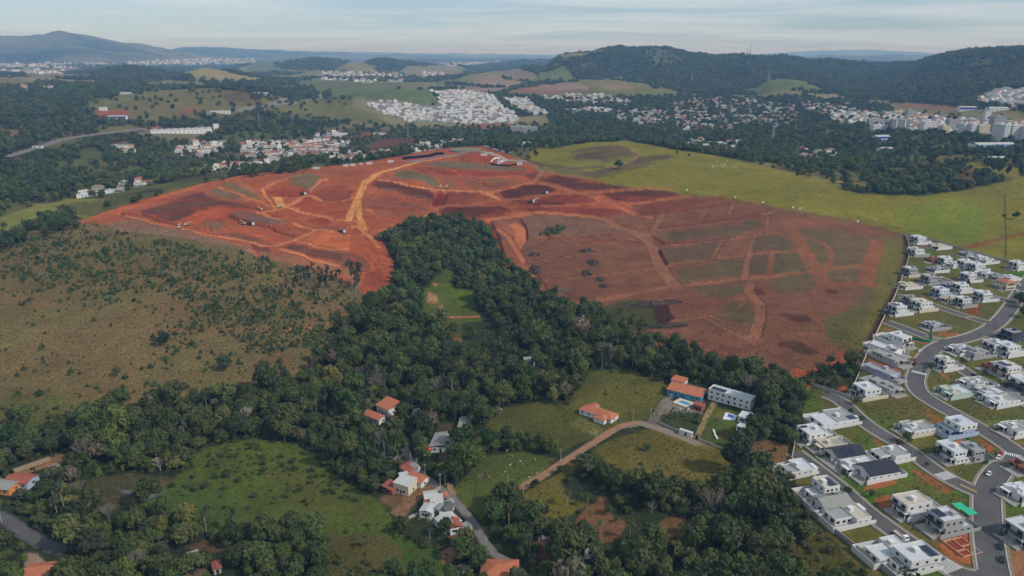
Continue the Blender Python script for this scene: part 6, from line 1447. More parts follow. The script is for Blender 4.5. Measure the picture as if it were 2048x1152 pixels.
wall_line('garden_wall', fr(M1, [(960, 515), (1060, 560), (1145, 595)]), 1.5, .2, M_WALLG, 'short grey wall where the gravel lane meets the gate')
wall_line('garden_wall', fr(M1, [(1190, 225), (1280, 250), (1390, 285)]), 3.0, .25, M_WALLG, 'grey retaining wall behind the long orange house')
wall_line('garden_wall', fr(M3, [(1190, 1150), (1350, 1015), (1560, 1150)]), 2.4, .25, M_KERB, 'white wall peaking round the house at the bottom edge')
wall_line('yard_wall', fr(M3, [(660, 440), (740, 410), (825, 360)]), 1.8, .2, M_WALLG, 'pale fence closing the hamlet yard', 'fence')
wall_line('yard_wall', fr(M3, [(490, 665), (560, 620), (625, 595)]), 1.6, .3, M_KERB, 'broken white wall at the meadow edge of the hamlet')
p = G(*fr(M1, [(1272, 640)])[0]); q = G(*fr(M1, [(1298, 655)])[0]); d_ = q - p; o = empty('driveway_gate', (p.x, p.y, p.z), math.atan2(d_.y, d_.x))
for k in range(9):
    mb = MB(); mb.box(k * d_.length / 9, (k + .85) * d_.length / 9, -.05, .05, -.4, 2.2); mb.build('gate_board', mat('navy_gate', (44, 54, 96), .5), o)
tag(o, 'navy blue gate of the pool garden', 'gate')
# rubble
def rubble(frame, c, rx, ry, n_, m, name, label, cat='rubble', size=(.4, 1.2), flat=.5, grp=None):
    p = G(*fr(frame, [c])[0]); rr_ = random.Random(str(c)); mb = MB()
    for k in range(n_):
        a = rr_.uniform(0, 6.28); r_ = math.sqrt(rr_.random()); x = math.cos(a) * r_ * rx; y = math.sin(a) * r_ * ry
        z = float(z_at(p.x + x, p.y + y)) - p.z + (1 - r_) * rr_.uniform(0, min(rx, ry)) * flat
        s_ = rr_.uniform(*size); b = Vector((rr_.uniform(-1, 1), rr_.uniform(-1, 1), rr_.uniform(-.3, .6))).normalized() * s_
        mb.tube((x - b.x, y - b.y, z - b.z - .1), (x + b.x, y + b.y, z + b.z), s_ * rr_.uniform(.15, .5), s_ * rr_.uniform(.1, .35), 4)
    if cat == 'brush pile':
        for i in range(7):
            for j in range(14):
                q_ = []
                for (ri_, ai_) in ((i, j), (i + 1, j), (i + 1, j + 1), (i, j + 1)):
                    t_ = ri_ / 7; a = 6.283 * (ai_ % 14) / 14; w_ = .92 + .34 * math.sin(a * 2 + rx * 1.7) + .22 * math.sin(a * 5 + ry) + .12 * math.sin(a * 9 + rx * ry)
                    x, y = math.cos(a) * rx * t_ * w_ * .9, math.sin(a) * ry * t_ * w_ * .9
                    q_.append((x, y, float(z_at(p.x + x, p.y + y)) - p.z - .15 + (1 - t_ * t_) * min(rx, ry) * .34 * (1 + .5 * math.sin(a * 4 + ri_ * 2.1))))
                mb.face(q_)
    tag(mb.build(name, m, None, p), label, cat, grp); EXCL.append((p.x, p.y, max(rx, ry)))
rubble(M3, (1030, 1090), 5, 3, 60, mat('broken_concrete', (176, 164, 150), .9, .2, 1), 'rubble_heap', 'heap of pale broken rubble below the bare patch')
rubble(M1, (1180, 415), 7, 3, 50, mat('broken_concrete', (176, 164, 150), .9, .2, 1), 'rubble_heap', 'strip of builders rubble below the turquoise pool')
rubble(M3, (790, 640), 4, 3, 40, mat('broken_concrete', (176, 164, 150), .9, .2, 1), 'rubble_heap', 'scattered rubble between the hamlet roofs')
BRUSH = mat('dead_brushwood', (80, 66, 58), .95, .3, .6)
BP = 'piles of cleared brushwood on the graded land'
for c_, rx, ry, lb in (((720, 345), 9, 8, 'round brushwood pile nearest the long dark bank'), ((765, 425), 8, 12, 'upper end of the largest brushwood pile'), ((722, 495), 6, 12, 'lower end of the largest brushwood pile'), ((815, 540), 5, 8, 'brushwood pile below the largest one'), ((838, 585), 6, 7, 'lowest of the brushwood piles'), ((365, 372), 9, 8, 'brushwood pile beside the orange haul road'), ((375, 470), 8, 16, 'long loose brushwood at the wood edge'), ((1300, 690), 10, 6, 'dark brushwood on open soil right of the marsh'), ((1150, 710), 22, 10, 'broad grey heap of cut wood above the marsh'), ((1280, 855), 20, 6, 'dark brushwood fringe below the marsh')):
    rx, ry = rx * .72, ry * .72; rubble(Z5, c_, rx, ry, int(rx * ry * 3.4 + 60), BRUSH, 'brushwood_pile', lb, 'brush pile', (.5, 2.0), .35, BP)
# marsh pools at the lower left
for k_, (pl, lb) in enumerate((([(1070, 500), (1130, 470), (1250, 445), (1345, 428), (1350, 440), (1240, 485), (1120, 532)], 0), ([(715, 445), (800, 400), (830, 425), (770, 470), (730, 480)], 0), ([(985, 410), (1080, 420), (1200, 412), (1190, 440), (1080, 455), (1000, 440)], 0))):
    w = to_world(fr(M4, pl)); mb = MB(); mb.face([(x, y, float(z_at(x, y)) + .35) for x, y, z in w]); tag(mb.build('pond', mat('marsh_water', (82, 84, 76), .12, .15, .2, spec=.5)), kind='structure')

# ------------------------------------------------------------------ vehicles
TYRE = mat('tyre_rubber', (26, 26, 28), .9)
def paintm(c): return mat('car_paint_%d_%d_%d' % c, c, .35, spec=.5)
def wheelmesh(r_, w_):
    mb = MB(); mb.tube((0, -w_ / 2, 0), (0, w_ / 2, 0), r_, r_, 10); mb.face([mb.v[k] for k in range(9, -1, -1)]); return mb.mesh('wheel', TYRE)
WH = wheelmesh(.34, .22); WHB = wheelmesh(.55, .35)
CARS = {}
def car(frame, c, ang, col, label, van=False, cat='car'):
    p = G(*fr(frame, [c])[0]); o = empty('van' if van else 'car', (p.x, p.y, float(z_at(p.x, p.y)) + .32), ang)
    key = (col, van)
    if key not in CARS:
        mb = MB(); h = 1.75 if van else .95
        prof = [(-2.15, .35), (-2.2, .75), (-1.95, h), (1.1, h), (2.05, .85), (2.2, .6), (2.15, .3)]
        n0 = 0
        for y_ in (-.87, .87): mb.v += [(x, y_, z) for x, z in prof]
        k = len(prof)
        mb.f += [tuple(range(k - 1, -1, -1)), tuple(range(k, 2 * k))] + [(i, (i + 1) % k, k + (i + 1) % k, k + i) for i in range(k)]; mb.m = [0] * len(mb.f)
        body = mb.mesh('body', paintm(col))
        mb = MB()
        if van: mb.slab([(1.15, -.8, 1.7), (1.75, -.8, 1.15), (1.75, .8, 1.15), (1.15, .8, 1.7)], [(1.0, -.8, 1.6), (1.6, -.8, 1.0), (1.6, .8, 1.0), (1.0, .8, 1.6)])
        else: mb.slab([(-1.2, -.66, 1.42), (.4, -.66, 1.42), (.4, .66, 1.42), (-1.2, .66, 1.42)], [(-1.9, -.8, .93), (1.15, -.8, .93), (1.15, .8, .93), (-1.9, .8, .93)])
        gl_ = mb.mesh('glasshouse', GLASS)
        mb = MB(); mb.box(-1.15, .35, -.62, .62, 1.43, 1.47); rf_ = mb.mesh('roof', paintm(col))
        CARS[key] = (body, gl_, rf_)
    b, g_, r_ = CARS[key]
    link('body', b, o); link('glasshouse', g_, o)
    if not van: link('roof', r_, o)
    for sx in (-1.35, 1.35):
        for sy in (-.8, .8): link('wheel', WH, o, (sx, sy, .34))
    tag(o, label, cat, 'vehicles parked in the estate'); EXCL.append((p.x, p.y, 3))
AV = {k: math.atan2(*(lambda a, b: (b.y - a.y, b.x - a.x))(G(*fr(f_, [p_])[0]), G(*fr(f_, [q_])[0]))) for k, f_, p_, q_ in (('a', Q2, (1190, 60), (1128, 280)), ('b', Q3, (1880, 220), (1735, 450)), ('c', Q3, (1740, 700), (1780, 1150)))}
W_, BK, RD, SV = (228, 228, 226), (36, 38, 42), (176, 40, 40), (150, 154, 160)
for f_, c_, an, co, lb, vn in ((Q1, (1172, 1108), AV['a'], W_, 'white car parked beside the green-netted plot', 0), (Q2, (1133, 92), AV['a'], RD, 'red car parked above the upper crossing', 0), (Q2, (1128, 122), AV['a'], BK, 'black car parked just above the upper crossing', 0), (Q2, (1232, 186), AV['a'], SV, 'silver car at the right end of the upper crossing', 0),
                               (Q2, (1848, 880), AV['b'], RD, 'red car parked on the avenue corner', 0), (Q2, (1832, 912), AV['b'], W_, 'white car parked below the red car on the corner', 0), (Q2, (1752, 1050), AV['b'], W_, 'white car parked near the rounded pavement corner', 0), (Q2, (1952, 990), AV['b'], SV, 'silver car on the right side of the avenue', 0),
                               (Q2, (280, 1010), ST, W_, 'white van parked on the dead-end street', 1), (Q2, (258, 1000), ST, BK, 'black car behind the white van on the dead-end street', 0), (Q1, (2012, 552), AV['b'] + .2, W_, 'white car driving near the upper right of the avenue', 0), (Q1, (1345, 490), NB, W_, 'white car at the end of the upper street', 0),
                               (Q3, (1862, 1025), AV['c'], BK, 'black car on the lower right pavement edge', 0), (Q3, (1848, 915), AV['c'], BK, 'dark car further up the lower right pavement edge', 0), (Q2, (1632, 222), ST, BK, 'black car on the side street above the long green lot', 0), (M1, (1075, 298), 1.0, SV, 'silver car at the left end of the long orange house', 0), (M1, (1112, 325), .6, BK, 'black car beside the turquoise pool', 0), (Q3, (2000, 420), .3, W_, 'white car in the court at the right edge', 0)):
    car(f_, c_, an, co, lb, bool(vn), 'van' if vn else 'car')
YEL = mat('machine_yellow', (196, 172, 116), .5, .08, 1); CABW = paintm((230, 230, 226)); DUMP = mat('dump_body', (58, 58, 62), .6, .1, 1)
def truck(frame, c, ang, label, flat=False, k=1.0):
    p = G(*fr(frame, [c])[0]); o = empty('truck', (p.x, p.y, float(z_at(p.x, p.y)) + .1), ang); o.scale = (k, k, k)
    mb = MB(); mb.box(1.9, 3.6, -1.15, 1.15, .7, 2.2); mb.slab([(1.9, -1.1, 2.9), (3.3, -1.1, 2.9), (3.3, 1.1, 2.9), (1.9, 1.1, 2.9)], [(1.9, -1.15, 2.2), (3.6, -1.15, 2.2), (3.6, 1.15, 2.2), (1.9, 1.15, 2.2)]); mb.build('cab', CABW, o)
    mb = MB(); mb.slab([(3.42, -1, 2.75), (3.66, -1, 2.2), (3.66, 1, 2.2), (3.42, 1, 2.75)], [(3.3, -1, 2.75), (3.5, -1, 2.2), (3.5, 1, 2.2), (3.3, 1, 2.75)]); mb.build('windscreen', GLASS, o)
    mb = MB(); mb.box(-3.6, 1.85, -.45, .45, .6, .95); mb.build('chassis', TYRE, o)
    mb = MB(); mb.box(-3.6, 1.6, -1.2, 1.2, .96, 1.1)
    if flat: mb.box(-3.6, 1.6, -1.2, -1.12, 1.1, 1.5); mb.box(-3.6, 1.6, 1.12, 1.2, 1.1, 1.5); mb.box(-3.6, -3.52, -1.12, 1.12, 1.1, 1.5)
    else: mb.box(-3.6, 1.6, -1.2, -1.1, 1.1, 2.6); mb.box(-3.6, 1.6, 1.1, 1.2, 1.1, 2.6); mb.box(1.5, 1.6, -1.1, 1.1, 1.1, 2.8); mb.box(-3.6, -3.5, -1.1, 1.1, 1.1, 2.4); mb.box(-3.5, 1.5, -1.1, 1.1, 1.1, 2.2)
    mb.build('load_bed', ROOFB if flat else DUMP, o)
    for x in (-2.6, -1.4, 2.6):
        for y in (-.95, .95): link('wheel', WHB, o, (x, y, .55))
    tag(o, label, 'truck', 'trucks of the building sites'); EXCL.append((p.x, p.y, 6))
def excavator(frame, c, ang, label, k=1.0):
    p = G(*fr(frame, [c])[0]); o = empty('excavator', (p.x, p.y, float(z_at(p.x, p.y))), ang); o.scale = (k, k, k)
    for s_ in (-1, 1):
        mb = MB(); prof = [(-2.0, .35), (-1.7, 0), (1.7, 0), (2.0, .35), (1.8, .85), (-1.8, .85)]; y0, y1 = (s_ * 1.0 - .3, s_ * 1.0 + .3)
        mb.v = [(x, y0, z) for x, z in prof] + [(x, y1, z) for x, z in prof]; mb.f = [tuple(range(6)), tuple(range(11, 5, -1))] + [(i, i + 6, (i + 1) % 6 + 6, (i + 1) % 6) for i in range(6)]; mb.m = [0] * 8; mb.build('track', TYRE, o)
    mb = MB(); mb.box(-2.3, 1.2, -1.25, 1.25, 1.0, 2.1); mb.box(-2.3, -.9, -1.2, 1.2, 2.1, 2.5); mb.build('body', YEL, o)
    mb = MB(); mb.box(.0, 1.3, .2, 1.25, 2.11, 3.2); mb.build('cab', GLASS, o); mb = MB(); mb.box(-.1, 1.4, .1, 1.3, 3.2, 3.32); mb.build('cab_roof', CABW, o)
    mb = MB(); mb.tube((1.0, -.4, 1.8), (3.6, -.4, 4.4), .35, .28, 4); mb.build('boom', YEL, o); mb = MB(); mb.tube((3.5, -.4, 4.5), (5.6, -.4, 1.6), .28, .2, 4); mb.build('stick', YEL, o)
    mb = MB(); mb.slab([(5.2, -1, 1.7), (6.1, -1, 1.5), (6.1, .2, 1.5), (5.2, .2, 1.7)], [(5.0, -1, .7), (5.6, -1, .5), (5.6, .2, .5), (5.0, .2, .7)]); mb.build('bucket', DUMP, o)
    tag(o, label, 'excavator', 'excavators on the earthworks')
truck(Q3, (1010, 830), ST, 'white flatbed truck parked on the lowest street', True)
for f_, c_, an, lb in ((Z3, (1775, 494), -.3, 'dark dump truck alone on the haul road above the orange cut'), (Z3, (1158, 443), -.2, 'dump truck with white cab beside the long dark trench'), (Z3, (1512, 237), -.2, 'white truck at the haul road fork'), (Z4, (1318, 367), .1, 'white truck on the upper haul road to the right'), (Z4, (1228, 427), .1, 'truck beside the dark excavation on the right')):
    truck(f_, c_, an, lb, k=1.15)
for f_, c_, an, lb in ((Z3, (672, 462), 1.8, 'excavator at the left end of the trench, nearest the scrub'), (Z3, (725, 445), .3, 'excavator loading just right of the trench end'), (Z3, (1108, 437), 2.8, 'excavator beside the dump truck at the long trench'), (Z3, (1352, 324), .4, 'excavator parked on the yellow haul junction'), (Z3, (1224, 342), 2.6, 'excavator left of the yellow haul junction'), (Z4, (1256, 412), .2, 'excavator above the dark excavation on the right'), (Z4, (612, 326), 1.6, 'excavator at the top of the dark red cut'), (Z4, (652, 326), 1.2, 'small machine right of the top of the dark red cut')):
    excavator(f_, c_, an, lb, 1.1)
# site cabins on the ridge
for k_, (f_, c_, L_, lb) in enumerate(((Z3, (1600, 62), 9, 'leftmost white site cabin along the ridge road'), (Z3, (1802, 42), 8, 'second white site cabin from the left on the ridge'), (Z3, (1848, 38), 7, 'white site cabin third along the ridge road'), (Z3, (1905, 33), 4, 'smallest white cabin on the ridge road'), (Z3, (1960, 28), 8, 'white site cabin rightmost before the haul road'), (Z4, (275, 150), 9, 'white cabin just left of the black pipes'), (Z4, (908, 105), 10, 'site office on top of the red mound'), (Z4, (962, 98), 5, 'white hut right of the site office'), (Z4, (1025, 150), 9, 'white store inside the triangular compound'), (Z4, (1150, 166), 8, 'white store in the right corner of the compound'), (Z4, (1010, 160), 6, 'low white store at the compound gate'))):
    p = G(*fr(f_, [c_])[0]); o = empty('site_cabin', (p.x, p.y, float(z_at(p.x, p.y))), .15 + .1 * (k_ % 3))
    mb = MB(); mb.box(-L_ / 2, L_ / 2, -1.5, 1.5, -.4, 2.7); mb.build('cabin_body', WHITE, o); mb = MB(); mb.box(-L_ / 2 - .1, L_ / 2 + .1, -1.65, 1.65, 2.71, 2.9); mb.build('roof', ROOFW, o)
    windows_on(o, -1, -L_ / 2 + .5, L_ / 2 - .5, -1.5, 1.0, 1.1, 3, 1.2, random.Random(k_)); tag(o, lb, 'cabin', 'site cabins on the ridge')
wall_line('compound_wall', fr(Z4, [(950, 160), (1010, 128), (1040, 140), (1020, 160)]), 2.4, .3, WHITE, 'white wall on the left of the triangular compound', step=8); wall_line('compound_wall', fr(Z4, [(1070, 142), (1130, 146), (1190, 152)]), 2.4, .3, WHITE, 'white wall on the right of the triangular compound', step=8)
wall_line('compound_fence', fr(Z4, [(950, 163), (1030, 176), (1100, 180), (1180, 158)]), 2.4, .3, mat('black_mesh', (34, 34, 38), .9), 'black fence along the front of the compound', 'fence', step=8)
wall_line('roundabout_wall', fr(Z4, [(910, 45), (960, 62), (1030, 82), (1090, 92)]), 2.6, .3, WHITE, 'pale wall running down from the roundabout', step=8)
pm = MB(); pm.tube((-3, 0, 0), (3, 0, 0), .8, .8, 10); pm.face([pm.v[k] for k in range(9, -1, -1)]); pme = pm.mesh('drain_pipe', mat('black_pipe', (24, 25, 28), .5))
pa = to_world(fr(Z4, [(362, 132), (460, 122), (560, 106), (640, 98)])); pc = dens(pa, 1.75)
PIPES = 'black drain pipes stacked along the ridge road'
for i_, (x, y) in enumerate(pc[:-1]):
    for lay in range(2 if i_ % 2 else 3):
        q = link('drain_pipe', pme, None, (x + .3 * lay, y, float(z_at(x, y)) + .75 + lay * 1.4), 1.35)
        tag(q, 'black drain pipe in the long stack along the ridge road', 'pipe', PIPES)

# ------------------------------------------------------------------ poles, masts, pylons
POLEM = mat('concrete_pole', (172, 168, 160), .85, .08, 1)
def lamp_mesh():
    mb = MB(); mb.tube((0, 0, -.6), (0, 0, 7.5), .13, .08, 6); a = mb.mesh('pole', POLEM)
    mb = MB(); mb.tube((0, 0, 7.4), (1.6, 0, 7.9), .05, .04, 5); b = mb.mesh('arm', STEEL)
    mb = MB(); mb.slab([(1.5, -.15, 7.98), (2.3, -.15, 8.02), (2.3, .15, 8.02), (1.5, .15, 7.98)], [(1.5, -.15, 7.86), (2.3, -.15, 7.9), (2.3, .15, 7.9), (1.5, .15, 7.86)]); c_ = mb.mesh('lamp_head', STEEL)
    mb = MB(); mb.tube((0, 0, -.6), (0, 0, 9), .17, .1, 6); d_ = mb.mesh('pole', POLEM); mb = MB(); mb.box(-1.0, 1.0, -.06, .06, 8.3, 8.45); mb.box(-.7, .7, -.05, .05, 7.5, 7.6); e_ = mb.mesh('crossarm', STEEL)
    mb = MB()
    for x in (-.9, 0, .9): mb.tube((x, 0, 8.45), (x, 0, 8.7), .05, .05, 5)
    return a, b, c_, d_, e_, mb.mesh('insulators', WHITE)
LA, LB, LC, UA, UB, UC = lamp_mesh()
for f_, c_, lb in ((Q1, (1640, 810), 'street lamp on the tongue of the red dug lot'), (Q1, (1475, 990), 'left street lamp on the grassy wedge by the avenue'), (Q1, (1620, 950), 'right street lamp on the grassy wedge by the avenue'), (Q1, (1540, 1052), 'street lamp at the mouth of the upper loop'), (Q2, (360, 370), 'street lamp at the head of the middle street'), (Q2, (505, 500), 'street lamp beside the large courtyard house'), (Q2, (780, 702), 'street lamp before the sloping grass lot'), (Q2, (1105, 912), 'street lamp at the corner of the terrace house'), (Q2, (1270, 408), 'street lamp left of the mint house'), (Q2, (1585, 582), 'street lamp on the long green lot'), (Q2, (1932, 775), 'street lamp at the right edge house'), (Q3, (332, 330), 'street lamp on the lowest street beside the white van'), (Q3, (685, 592), 'street lamp in the middle of the lowest street'), (Q3, (1072, 842), 'street lamp beside the flatbed truck'), (Q3, (1465, 415), 'street lamp near the yellow road paint'), (Q1, (2000, 1060), 'street lamp beside the charcoal house')):
    p = G(*fr(f_, [c_])[0]); o = empty('street_lamp', (p.x, p.y, float(z_at(p.x, p.y)) + .3), ST + math.pi / 2); link('pole', LA, o); link('arm', LB, o); link('lamp_head', LC, o); tag(o, lb, 'street lamp', 'street lamps of the estate')
for f_, c_, lb in ((M1, (760, 512), 'power pole at the bend of the lane'), (M1, (905, 505), 'power pole at the drive to the orange house'), (M1, (458, 712), 'power pole halfway down the dirt lane'), (M1, (168, 850), 'power pole low on the dirt lane'), (M3, (558, 160), 'power pole at the top of the hamlet'), (M3, (688, 262), 'power pole before the orange hamlet roof'), (M3, (615, 210), 'power pole between the two upper hamlet poles'), (M3, (826, 356), 'power pole at the street junction'), (M3, (1248, 955), 'power pole beside the street near the bottom'), (M3, (1447, 365), 'power pole at the left foot of the dirt lane'), (M3, (1583, 402), 'power pole right of the foot of the dirt lane'), (M3, (872, 322), 'gate post pole left of the hamlet junction'), (M4, (15, 680), 'power pole at the left edge road'), (M2, (1190, 300), 'tall pole behind the long grey sheet roof')):
    p = G(*fr(f_, [c_])[0]); o = empty('power_pole', (p.x, p.y, float(z_at(p.x, p.y))), random.Random(str(c_)).uniform(0, 3)); link('pole', UA, o); link('crossarm', UB, o); link('insulators', UC, o); tag(o, lb, 'pole', 'power poles of the lanes')
def lattice(frame, c, h, w, label, arms=True, name='pylon', m=STEEL):
    p = G(*fr(frame, [c])[0]); o = empty(name, (p.x, p.y, float(z_at(p.x, p.y)) - 1), .4)
    t_ = w * .05 + .12
    for sx in (-1, 1):
        for sy in (-1, 1):
            mb = MB(); mb.tube((sx * w / 2, sy * w / 2, 0), (sx * w * .08, sy * w * .08, h), t_, t_ * .7, 4); mb.build('leg', m, o)
    mb = MB(); n_ = 8
    for k in range(n_):
        z0, z1 = h * k / n_, h * (k + 1) / n_; a0 = w / 2 + (w * .08 - w / 2) * k / n_; a1 = w / 2 + (w * .08 - w / 2) * (k + 1) / n_
        for (xa, ya, xb, yb) in ((-1, -1, 1, -1), (1, -1, 1, 1), (1, 1, -1, 1), (-1, 1, -1, -1)):
            mb.tube((xa * a0, ya * a0, z0), (xb * a1, yb * a1, z1), t_ * .5, t_ * .5, 3, cap=False); mb.tube((xb * a0, yb * a0, z0), (xa * a1, ya * a1, z1), t_ * .5, t_ * .5, 3, cap=False)
    mb.build('bracing', m, o)
    if arms:
        for z in (.72, .84, .96):
            mb = MB(); mb.slab([(-w * .9, -.25, h * z), (w * .9, -.25, h * z), (w * .9, .25, h * z), (-w * .9, .25, h * z)], [(-w * .2, -.25, h * z - 1), (w * .2, -.25, h * z - 1), (w * .2, .25, h * z - 1), (-w * .2, .25, h * z - 1)]); mb.build('arm', m, o)
    tag(o, label, 'pylon' if arms else 'mast')
lattice(F3, (443, 152), 42, 4, 'shorter red telecom mast on the ridge', False, 'telecom_mast', mat('mast_red', (176, 130, 120), .6)); lattice(F3, (461, 152), 68, 4, 'taller telecom mast on the ridge', False, 'telecom_mast', mat('mast_red', (176, 130, 120), .6))
lattice(F3, (570, 298), 42, 8, 'pylon at the top left of the round green hill'); lattice(F3, (126, 305), 40, 8, 'pylon before the wooded ridge on the left'); lattice(F2, (1358, 305), 42, 8, 'pylon on the ploughed hill'); lattice(F1, (1521, 585), 45, 4, 'slim mast above the dark tree belt', False, 'telecom_mast'); lattice(F2, (515, 625), 48, 4, 'slim mast beside the ploughed field', False, 'telecom_mast'); lattice(F3, (592, 635), 34, 6, 'pylon in the wooded valley behind the pasture')
# white boundary markers on the pasture fence
for k_, (x, y) in enumerate(((98, 934), (377, 977), (538, 1005), (710, 1035), (752, 1042), (1085, 1117))):
    p = G(*fr(F3, [(x, y)])[0]); o = empty('marker_sign', (p.x, p.y, p.z), .3)
    mb = MB(); mb.box(-1.2, 1.2, -.06, .06, 1.2, 2.9); mb.build('board', WHITE, o); mb = MB(); mb.box(-.9, -.78, .065, .17, -.5, 2.4); mb.box(.78, .9, .065, .17, -.5, 2.4); mb.build('support', STEEL, o)
    tag(o, ['first', 'second', 'third', 'fourth', 'fifth', 'last'][k_] + ' small white board from the left along the pasture fence', 'sign', 'white boards on the pasture fence')
# cattle
def cow_mesh(seed):
    rr_ = random.Random(seed); bm = bmesh.new()
    spine = [(-1.15, 1.15, .10), (-1.05, 1.1, .30), (-.6, 1.02, .40), (0, .98, .44), (.5, 1.02, .42), (.8, 1.12, .34), (1.05, 1.3, .22), (1.3, 1.42, .17), (1.5, 1.38, .16), (1.75, 1.22, .09)]
    rings = []
    for x, z, r_ in spine:
        rings.append([bm.verts.new((x, math.cos(a) * r_ * .8, z + math.sin(a) * r_)) for a in [k * math.pi / 4 for k in range(8)]])
    for a, b in zip(rings, rings[1:]):
        for k in range(8): bm.faces.new((a[k], a[(k + 1) % 8], b[(k + 1) % 8], b[k]))
    bm.faces.new(rings[0][::-1]); bm.faces.new(rings[-1])
    for x, y in ((-.85, .22), (-.85, -.22), (.62, .22), (.62, -.22)):
        dx = rr_.uniform(-.12, .12)
        pts = [(x, y, .85, .15), (x + dx * .5 + (.06 if x < 0 else 0), y, .45, .09), (x + dx - (.05 if x < 0 else 0), y, .0, .07)]
        rg = [[bm.verts.new((px + math.cos(a) * r_, py + math.sin(a) * r_, pz)) for a in [k * math.pi / 2.5 for k in range(5)]] for px, py, pz, r_ in pts]
        for a, b in zip(rg, rg[1:]):
            for k in range(5): bm.faces.new((a[k], b[k], b[(k + 1) % 5], a[(k + 1) % 5]))
    me = bpy.data.meshes.new('cow'); bm.to_mesh(me); bm.free(); me.materials.append(mat('white_hide', (214, 208, 198), .9, .08, 2))
    return me
COWS = [cow_mesh(k) for k in range(3)]
crr = random.Random(5)
for k in range(28):
    if k < 21: u = 1455 + crr.gauss(0, 16); v = 329 + crr.gauss(0, 3.2)
    else: u = 1424 + crr.gauss(0, 8); v = 335 + crr.gauss(0, 2)
    p = G(u, v); tag(link('cow', COWS[k % 3], None, (p.x, p.y, p.z), crr.uniform(0, 6.28), .9), 'white cow in the herd on the crest of the pasture', 'cow', 'white cows on the crest of the pasture')
for x, y in ((1660, 735), (1790, 732), (1760, 702), (1610, 805), (1455, 855), (1918, 820), (1850, 858), (1680, 650), (1905, 685), (1630, 597)):
    p = G(*fr(M2, [(x, y)])[0]); tag(link('cow', COWS[x % 3], None, (p.x, p.y, p.z), crr.uniform(0, 6.28), .5), 'pale cow grazing in the meadow between the street and the dirt lane', 'cow', 'cows grazing beside the dirt lane')
# ------------------------------------------------------------------ the town and suburbs behind
frr = random.Random(21)
def far_white(seed):
    rr_ = random.Random(seed); mb = MB(); w, d = rr_.uniform(9, 12), rr_.uniform(13, 17); h = 3.4
    two = rr_.random() < .65; t = h + (3.1 if two else 0)
    mb.box(-w / 2, w / 2, -d / 2, d / 2, -4, h, 0); mb.box(-w / 2 + .3, w / 2 - .3, -d / 2 + .3, d / 2 - .3, h + .004, h + .1, 1)
    if two:
        x1 = w / 2 - rr_.uniform(0, 3); y1 = rr_.uniform(-1, 4)
        mb.box(-w / 2 + .02, x1, -d / 2 - .6, y1, h + .11, t, 0); mb.box(-w / 2 + .4, x1 - .4, -d / 2 - .2, y1 - .4, t + .004, t + .1, 1)
        for k in range(3): mb.box(-w / 2 + 1 + k * 2.6, -w / 2 + 2.6 + k * 2.6, -d / 2 - .68, -d / 2 - .61, h + .7, h + 2.2, 2)
    mb.box(-1, 1.2, 0, 2, t + .12, t + 1.5, 0)
    for k in range(3): mb.box(-w / 2 + .8 + k * 3, -w / 2 + 2.8 + k * 3, -d / 2 - .08, -d / 2 - .01, .3, 2.5, 2); mb.box(w / 2 + .01, w / 2 + .08, -d / 2 + 1 + k * 4, -d / 2 + 2.6 + k * 4, 1, 2.3, 2); mb.box(-w / 2 - .08, -w / 2 - .01, -d / 2 + 1 + k * 4, -d / 2 + 2.6 + k * 4, 1, 2.3, 2)
    return mb.mesh('far_house', [rr_.choice((WHITE, WHITE, GREYW, WHITE, GREYW)), rr_.choice((ROOFG, ROOFG, ROOFB, FIBRO, ROOFW)), GLASS])
def far_tile(seed):
    rr_ = random.Random(seed); mb = MB(); w, d = rr_.uniform(9, 13), rr_.uniform(12, 19); h = rr_.choice((3.0, 3.0, 5.8))
    mb.box(-w / 2, w / 2, -d / 2, d / 2, -4, h, 0)
    if rr_.random() < .5: mb.hip(-w / 2, w / 2, -d / 2, d / 2, h + .01, 2.2, .6, 1)
    else: mb.gable(-w / 2, w / 2, -d / 2, d / 2, h + .02, 2.0, 'y', .5, mi=1)
    if rr_.random() < .5: mb.box(w / 2 + .01, w / 2 + 4, -d / 4, d / 4, -4, 2.8, 0); mb.hip(w / 2 + .7, w / 2 + 4, -d / 4, d / 4, 2.81, 1.0, .4, 1)
    for k in range(3): mb.box(-w / 2 + .8 + k * 3, -w / 2 + 2.2 + k * 3, -d / 2 - .08, -d / 2 - .01, .9, 2.2, 2); mb.box(-w / 2 - .08, -w / 2 - .01, -d / 2 + 1 + k * 4, -d / 2 + 2.6 + k * 4, 1, 2.3, 2)
    tm = [mat('town_tile_a', (164, 102, 78), .9, .15, .5), mat('town_tile_b', (140, 88, 72), .9, .15, .5), mat('town_tile_c', (142, 118, 100), .9, .15, .5), FIBRO]
    return mb.mesh('far_house', [rr_.choice((GREYW, CREAM, WHITE)), tm[seed % 4], GLASS])
FW = [far_white(100 + k) for k in range(9)]; FT = [far_tile(200 + k) for k in range(8)]
def in_poly(x, y, pw):
    ins = np.zeros(len(x), bool); n_ = len(pw)
    for k in range(n_):
        xa, ya = pw[k, 0], pw[k, 1]; xb, yb = pw[(k + 1) % n_, 0], pw[(k + 1) % n_, 1]
        if ya == yb: continue
        ins ^= ((ya > y) != (yb > y)) & (x < (xb - xa) * (y - ya) / (yb - ya) + xa)
    return ins
TOWN = []        # x, y, rot, mesh set, zone label
